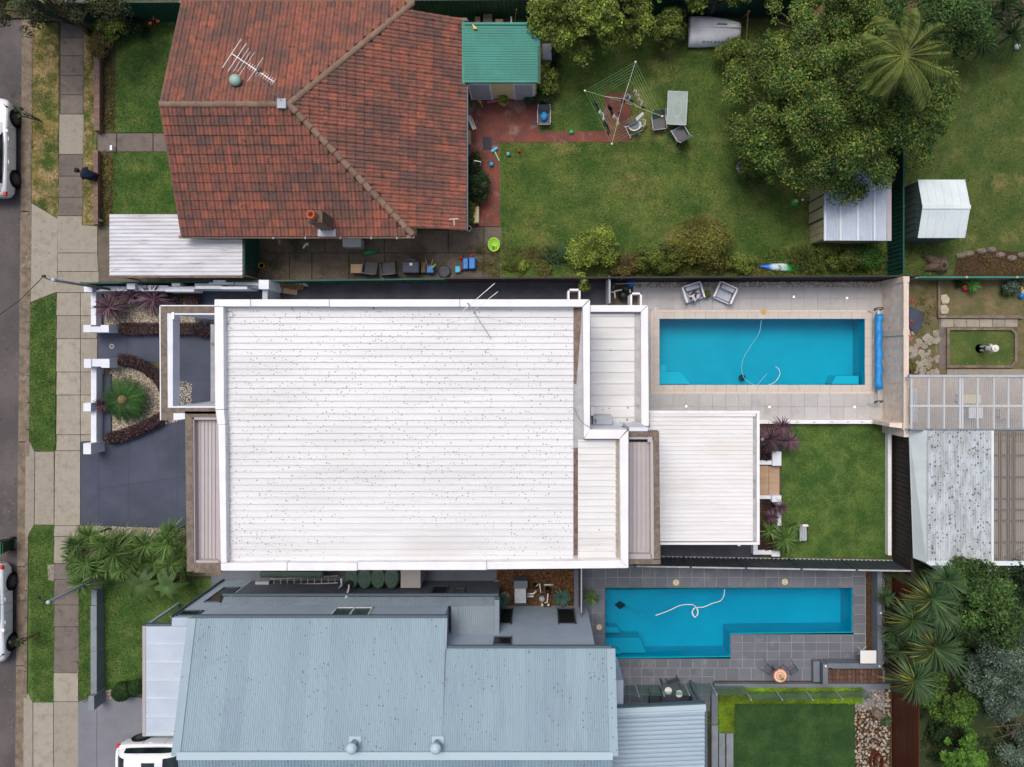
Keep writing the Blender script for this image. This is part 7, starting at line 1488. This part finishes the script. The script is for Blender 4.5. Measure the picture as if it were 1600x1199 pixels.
# yucca bank
yl_ = [(121,851,26),(140,838,26),(162,850,24),(180,864,34),(196,848,30),(228,852,30),(262,850,30),(268,832,24),(285,868,28),(135,880,26),(168,882,26),(118,872,24),(206,876,26),(240,880,27),(268,882,26),(288,884,22),(150,888,24),(122,888,22),(192,888,24),(218,886,24)]
wd = ['leftmost','second highest on the left','beside the pebble strip','big bright central','above the bright central','middle right','near the driveway edge','topmost right','against the canopy wall','lower left','big lower left','left edge middle','small inner','big lower right','lower right','bottom right corner','bottom left of centre','bottom left corner','bottom centre','bottom right of centre']
for i, (a_, c_, r_) in enumerate(yl_): rosette(a_, c_, r_*1.08, 150, random.uniform(.9,1.7), L_yuc, '%s green yucca head in the bank below the charcoal driveway' % wd[i], 'yucca', 'yucca', .02, 'yuccas below the driveway')
rosette(128,912,28,60,1.5,L_yuc,'green yucca head spilling over the footpath by the lower pole','yucca','yucca',.026,'yuccas below the driveway')
# bananas
for i, (a_, c_) in enumerate(((222,912),(262,915))):
    z_ = 1.6; x, y = X(a_,z_), Y(c_,z_); t = thing('banana_plant', ('pale green banana plant left on the lower front lawn','banana plant right, closest to the grey house corner')[i], 'banana plant', x, y, 0, 'banana plants'); MB().tube([(x,y,0),(x,y,z_)], [.1,.06], 8).build('stem', m_bark, t)
    for k in range(8):
        q = MB(); blade(q, (x,y,z_), k*.785+random.uniform(-.3,.3), random.uniform(.7,1.0), .13, .5, .8, 8); q.build('leaf', L_cyc if 0 else ML('leaf_banana_%d_%d'%(i,k),[(58,86,42),(82,110,56)]), t)
for i, (a_, c_, r_) in enumerate(((190,1081,16),(214,1074,12.5))):
    z_ = .5; x, y = X(a_,z_), Y(c_,z_); t = thing('ball_shrub', ('larger clipped dark green ball shrub by the lower driveway','smaller clipped dark green ball shrub by the carport gutter')[i], 'shrub', x, y, 0, 'clipped ball shrubs'); R_ = r_*(H-z_)/F
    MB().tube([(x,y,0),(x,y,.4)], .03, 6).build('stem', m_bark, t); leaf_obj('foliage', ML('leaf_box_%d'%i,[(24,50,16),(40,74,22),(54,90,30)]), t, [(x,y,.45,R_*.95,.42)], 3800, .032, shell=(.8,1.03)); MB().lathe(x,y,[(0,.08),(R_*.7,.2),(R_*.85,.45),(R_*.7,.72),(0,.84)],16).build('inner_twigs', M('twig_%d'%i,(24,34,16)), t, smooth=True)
pebbles('tan_pebbles', [(157,1082),(176,1078),(176,1092),(158,1096)], 260, .02, .045, m_stoneb)
# rear planters
for a_, c_, r_, n_, z_, lab in ((1203,688,27,110,1.0,'large purple cordyline by the patio roof corner'),(1221,668,22,90,1.0,'purple cordyline at the top of the rear planter, by the white wall'),(1233,690,21,80,.8,'purple cordyline leaning over the back lawn'),(1220,794,15,60,.8,'small purple cordyline at the lawn edge below the steps'),(1205,808,16,60,.8,'small purple cordyline above the green yucca by the patio roof')):
    rosette(a_,c_,r_,n_,z_,L_pur,lab,'purple_cordyline','cordyline',.02,'purple cordylines by the steps')
shrub(1200,715,18,10,.5,900,.035,L_red,'dark red groundcover above the sandstone steps',seed=51); shrub(1203,790,14,10,.45,600,.035,L_red,'dark red groundcover under the small cordylines',seed=52); shrub(1196,856,16,10,.45,700,.035,L_red,'dark red groundcover at the bottom of the rear planter',seed=53)
rosette(1226,842,30,110,1.0,L_yuc,'large green yucca over the bottom of the back lawn','yucca','yucca',.026); rosette(1202,830,20,60,.8,L_yuc,'small green yucca against the patio roof','yucca','yucca',.024); rosette(1238,822,17,50,.7,L_yuc,'small green yucca beside the weathered bench','yucca','yucca',.024)
for a_, c_ in ((1192,687),): MB().lathe(X(a_,1.1),Y(c_,1.1),[(.03,0),(.03,1.05),(.08,1.06),(.08,1.14),(0,1.15)],10).build('bollard_light', m_pvc, cat='light', label='white topped garden light in the rear planter by the patio roof')
# agaves and bowls
def agave(px, py, r_, label, m=L_aga, z=.5, n=24, w_=.05):
    x, y = X(px,z), Y(py,z); t = thing('agave', label, 'agave', x, y, 0); L_ = r_*(H-z)/F
    MB().tube([(x,y,0),(x,y,z)], [.08,.06], 7).build('stem', m_bark, t)
    for k in range(n):
        q = MB(); blade(q, (x,y,z), k*2.39996, L_*random.uniform(.8,1.05)*(1-.3*k/n), w_, .2+1.0*k/n, .55, 5); q.build('leaf', m, t)
agave(878,934,20,'blue-green agave in the bark bed above the right window'); agave(783,938,18,'blue-green agave beside the roof corner'); 
rosette(924,933,17,56,.5,L_yuc,'small bright yucca on the slate left of the pool','yucca','yucca',.022)
agave(1519,447,17,'green agave in the dry yard by the cream fence',L_cyc,.3,18,.045); shrub(1498,443,8,8,.4,300,.04,L_dk,'dark little shrub beside the red ornament',seed=61); shrub(1584,446,16,14,.6,1200,.045,L_grey,'grey-green shrub at the right edge by the cream fence',seed=62); shrub(1575,455,12,10,.4,500,.045,L_dk,'dark shrub above the toys at the right edge',seed=63)
shrub(1424,573,9,14,.5,500,.045,L_brn,'dry ornamental grass tuft behind the pool wall',seed=64); ground_cover('yard_weeds', 1430,1466,440,585, 900, .08, L_brn, .03)
# tropical corner lower right
yh = [(1455,935,44,3.0,1),(1478,908,36,3.0,0),(1467,956,36,2.8,0),(1425,968,42,2.4,1),(1460,1012,50,2.8,1),(1443,998,34,2.2,0),(1428,1062,46,2.6,1),(1383,933,20,.9,0),(1396,985,26,1.2,0),(1398,1003,22,1.0,0),(1405,1018,24,1.2,0),(1488,1030,30,2.2,0)]
wl_ = ['highest gold edged tall yucca beside the timber fence','tall yucca closest to the lichen roof','tall yucca just below the top yuccas','gold tipped tall yucca leaning toward the slate pool','widest gold edged yucca in the middle of the group','dark yucca between the gold edged ones','lowest gold edged yucca over the timber fence','small yucca at the upper end of the terrace wall','small yucca at the foot of the leaning stems, upper','small yucca at the foot of the leaning stems, middle','small yucca at the foot of the leaning stems, lower','yucca half hidden beside the pale shrubs']
for i, (a_, c_, r_, z_, gold) in enumerate(yh):
    x, y = X(a_,z_), Y(c_,z_); bx_, by_ = X(1385+random.uniform(-6,10)), Y(c_*.72+985*.28)
    t = rosette(a_, c_, r_, 230 if r_ > 30 else 80, z_, L_yud, wl_[i], 'tall_yucca', 'yucca', .022 if r_ > 30 else .02, 'tall yuccas by the timber fence', trunk=False, m2=L_yuy if gold else None, frac2=(2.0,3.9))
    if z_ > 2: MB().tube([(bx_,by_,0),(bx_*.55+x*.45,by_*.5+y*.5-.2,z_*.5),(x,y,z_)], [.1,.085,.06], 8).build('stem', m_bark, t, smooth=True)
    else: MB().tube([(x,y,0),(x,y,z_)], .04, 6).build('stem', m_bark, t)
tree(1520,905,60,40,1.2,3.6,30,.4,9000,.075,L_gr,'leafy green tree under the lichen roof edge',seed=71,trunk=.1); tree(1545,962,44,52,1.2,3.6,26,.4,7500,.075,L_gr,'leafy green tree in the middle of the wild garden',seed=72,trunk=.1); tree(1500,970,34,40,1.0,2.8,16,.35,4500,.07,L_dk,'dark tree between the yuccas and the leafy tree',seed=73,trunk=.08)
tree(1487,1090,40,34,1.0,2.6,20,.34,5200,.075,L_cit if 0 else ML('leaf_lush',[(50,84,28),(78,112,40),(98,124,48)]),'lush bright green tree beside the lowest gold edged yucca',seed=74,trunk=.08)
tree(1572,1052,52,78,1.5,3.8,40,.4,14000,.06,L_grey,'silver grey leaved tree at the lower right edge',seed=75,zt=2.8,trunk=.12); tree(1600,890,50,40,1.0,3.0,20,.4,5000,.07,L_dk,'dark green tree at the right edge below the brown roof',seed=76,trunk=.1)
tree(1508,1178,34,26,.8,2.2,16,.3,3000,.1,ML('leaf_broad',[(70,110,34),(98,138,52),(84,124,42)]),'broad leaved bright shrub at the bottom right',seed=77,trunk=.06); shrub(1480,1148,34,20,.8,2200,.06,L_dk,'dark ferny shrub above the broad leaved one',seed=78); shrub(1590,1170,30,40,1.0,3000,.06,L_grey,'grey foliage at the bottom right corner',seed=79)
shrub(1585,930,30,30,1.0,2600,.06,L_dk,'dark undergrowth at the right edge of the wild garden',seed=80)
q = MB()
for k in range(7): a_ = random.uniform(1535,1600); q.tube([P(1600,1130,.3),P((1600+a_)/2,1140+random.uniform(-15,15),.9),P(a_,1120+random.uniform(-30,40),1.2)], [.04,.025,.01], 5)
q.build('bare_branches', m_bark, cat='branches', label='bare grey branches under the silver leaved tree')
ground_cover('wild_ground_cover', 1436,1600,1085,1199, 3500, .2, L_dk, .045); ground_cover('wild_ground_cover', 1500,1600,880,1080, 2500, .2, L_dk, .045); ground_cover('bed_weeds', 1378,1396,888,1050, 900, .15, L_dk, .04)
ground_cover('vine', 1100,1110,1100,1140, 150, .3, L_cit, .03)
# short turf blades for texture
def turf(name, poly, n, m, h=.05):
    xs = [p[0] for p in poly]; ys = [p[1] for p in poly]; A = rng.uniform(min(xs),max(xs),n*2); C = rng.uniform(min(ys),max(ys),n*2)
    ok = np.array([inside(a_, c_, poly) for a_, c_ in zip(A, C)]); A, C = A[ok][:n], C[ok][:n]; n = len(A)
    A = A+rng.normal(size=n)*1.1; C = C+rng.normal(size=n)*1.1
    x, y = (A-840)*H/F, (560-C)*H/F; t = rng.uniform(0,6.283,n); hh = h*rng.uniform(.5,1.4,n); ln = rng.uniform(-.04,.04,(n,2)); w_ = .009
    v = np.stack([np.stack([x-w_*np.cos(t),y-w_*np.sin(t),np.full(n,.012)],1),np.stack([x+w_*np.cos(t),y+w_*np.sin(t),np.full(n,.012)],1),np.stack([x+ln[:,0],y+ln[:,1],.012+hh],1)],1).reshape(-1,3)
    me = bpy.data.meshes.new(name); me.vertices.add(3*n); me.vertices.foreach_set('co', v.ravel()); me.loops.add(3*n); me.loops.foreach_set('vertex_index', np.arange(3*n,dtype=np.int32)); me.polygons.add(n); me.polygons.foreach_set('loop_start', np.arange(0,3*n,3,dtype=np.int32)); me.update(calc_edges=True)
    me.materials.append(m); o = bpy.data.objects.new(name, me); COL.objects.link(o); o['kind'] = 'stuff'
T_g = ML('turf_green',[(52,80,28),(78,104,42),(104,116,56),(64,92,34)],.2,.8); T_k = ML('turf_kept',[(56,86,32),(80,108,46),(70,98,40)],.2,.8); T_v = ML('turf_verge',[(84,98,42),(130,126,66),(160,146,92),(100,112,50)],.2,.8); T_d = ML('turf_dark',[(40,72,28),(60,92,40),(50,82,34)],.2,.8)
turf('turf_blades', [(783,222),(1395,222),(1395,432),(783,432)], 70000, T_g); turf('turf_blades', [(845,30),(1395,30),(1395,222),(845,204)], 60000, T_g); turf('turf_blades', [(1404,40),(1600,40),(1600,430),(1404,430)], 36000, T_g)
turf('turf_blades', [(1224,664),(1387,664),(1387,868),(1224,868)], 26000, T_k, .035); turf('turf_blades', [(1147,1100),(1335,1100),(1335,1200),(1147,1200)], 14000, T_d, .035)
turf('turf_blades', [(180,34),(265,34),(265,207),(179,207)], 12000, T_k); turf('turf_blades', [(177,238),(290,238),(290,335),(174,335)], 8000, T_k); turf('turf_blades', [(157,905),(320,905),(260,1082),(157,1082)], 14000, T_k)
turf('turf_blades', [(51,0),(94,0),(91,342),(46,313)], 12000, T_v); turf('turf_blades', [(130,0),(149,0),(146,352),(129,352)], 5000, T_v); turf('turf_blades', [(46,474),(88,458),(86,705),(55,705),(46,688)], 8000, T_k); turf('turf_blades', [(55,821),(84,821),(84,1098),(52,1098),(45,835)], 8000, T_k); turf('turf_blades', [(123,915),(141,915),(141,1097),(123,1097)], 3500, T_k)

def litter(poly, n, m, z=.03, s=.035):
    xs = [p[0] for p in poly]; ys = [p[1] for p in poly]; b = MB()
    while n > 0:
        a_, c_ = random.uniform(min(xs),max(xs)), random.uniform(min(ys),max(ys))
        if not inside(a_, c_, poly): continue
        n -= 1; x, y = X(a_), Y(c_); t = random.uniform(0,6.28); k = s*random.uniform(.5,1.3); dx, dy = math.cos(t)*k, math.sin(t)*k
        b.add([(x-dx,y-dy,z),(x+dy*.45,y-dx*.45,z+.01),(x+dx,y+dy,z+.004),(x-dy*.45,y+dx*.45,z+.008)],[(0,1,2,3)])
    b.build('fallen_leaves', m, kind='stuff')
m_lit = M('dead_leaf', (120,92,54), rough=.9, rnd='isl', rc=[(96,70,42),(150,122,70),(176,160,110),(84,64,44)])
litter([(783,222),(1395,222),(1395,432),(783,432)], 260, m_lit, .05); litter([(845,40),(1395,40),(1395,222),(845,204)], 260, m_lit, .05)
litter([(405,360),(780,360),(780,438),(405,438)], 420, m_lit, .032, .028); litter([(728,155),(783,155),(783,350),(728,350)], 120, m_lit, .026, .025); litter([(48,310),(150,345),(150,690),(48,690)], 160, m_lit, .03, .022)
litter([(126,700),(285,660),(285,822),(126,822)], 26, m_lit, .026, .02); litter([(908,888),(1380,888),(1380,916),(908,916)], 50, m_lit, .032, .022); litter([(1145,1040),(1350,995),(1350,1062),(1145,1062)], 50, m_lit, .032, .022)
litter([(1032,500),(1350,500),(1350,600),(1032,600)], 9, m_lit, -.118, .025); litter([(948,924),(1140,924),(1140,985),(948,985)], 9, m_lit, -.118, .025)
litter([(4,0),(34,0),(24,1199),(4,1199)], 260, m_lit, -.125, .03); litter([(30,0),(47,0),(38,1199),(25,1199)], 420, m_lit, -.08, .03); litter([(1436,884),(1600,884),(1600,1199),(1436,1199)], 500, m_lit, .03, .035); litter([(1415,440),(1600,440),(1600,586),(1415,586)], 260, m_lit, .045, .03); litter([(51,0),(94,0),(91,1090),(50,1090)], 240, m_lit, .04, .03)
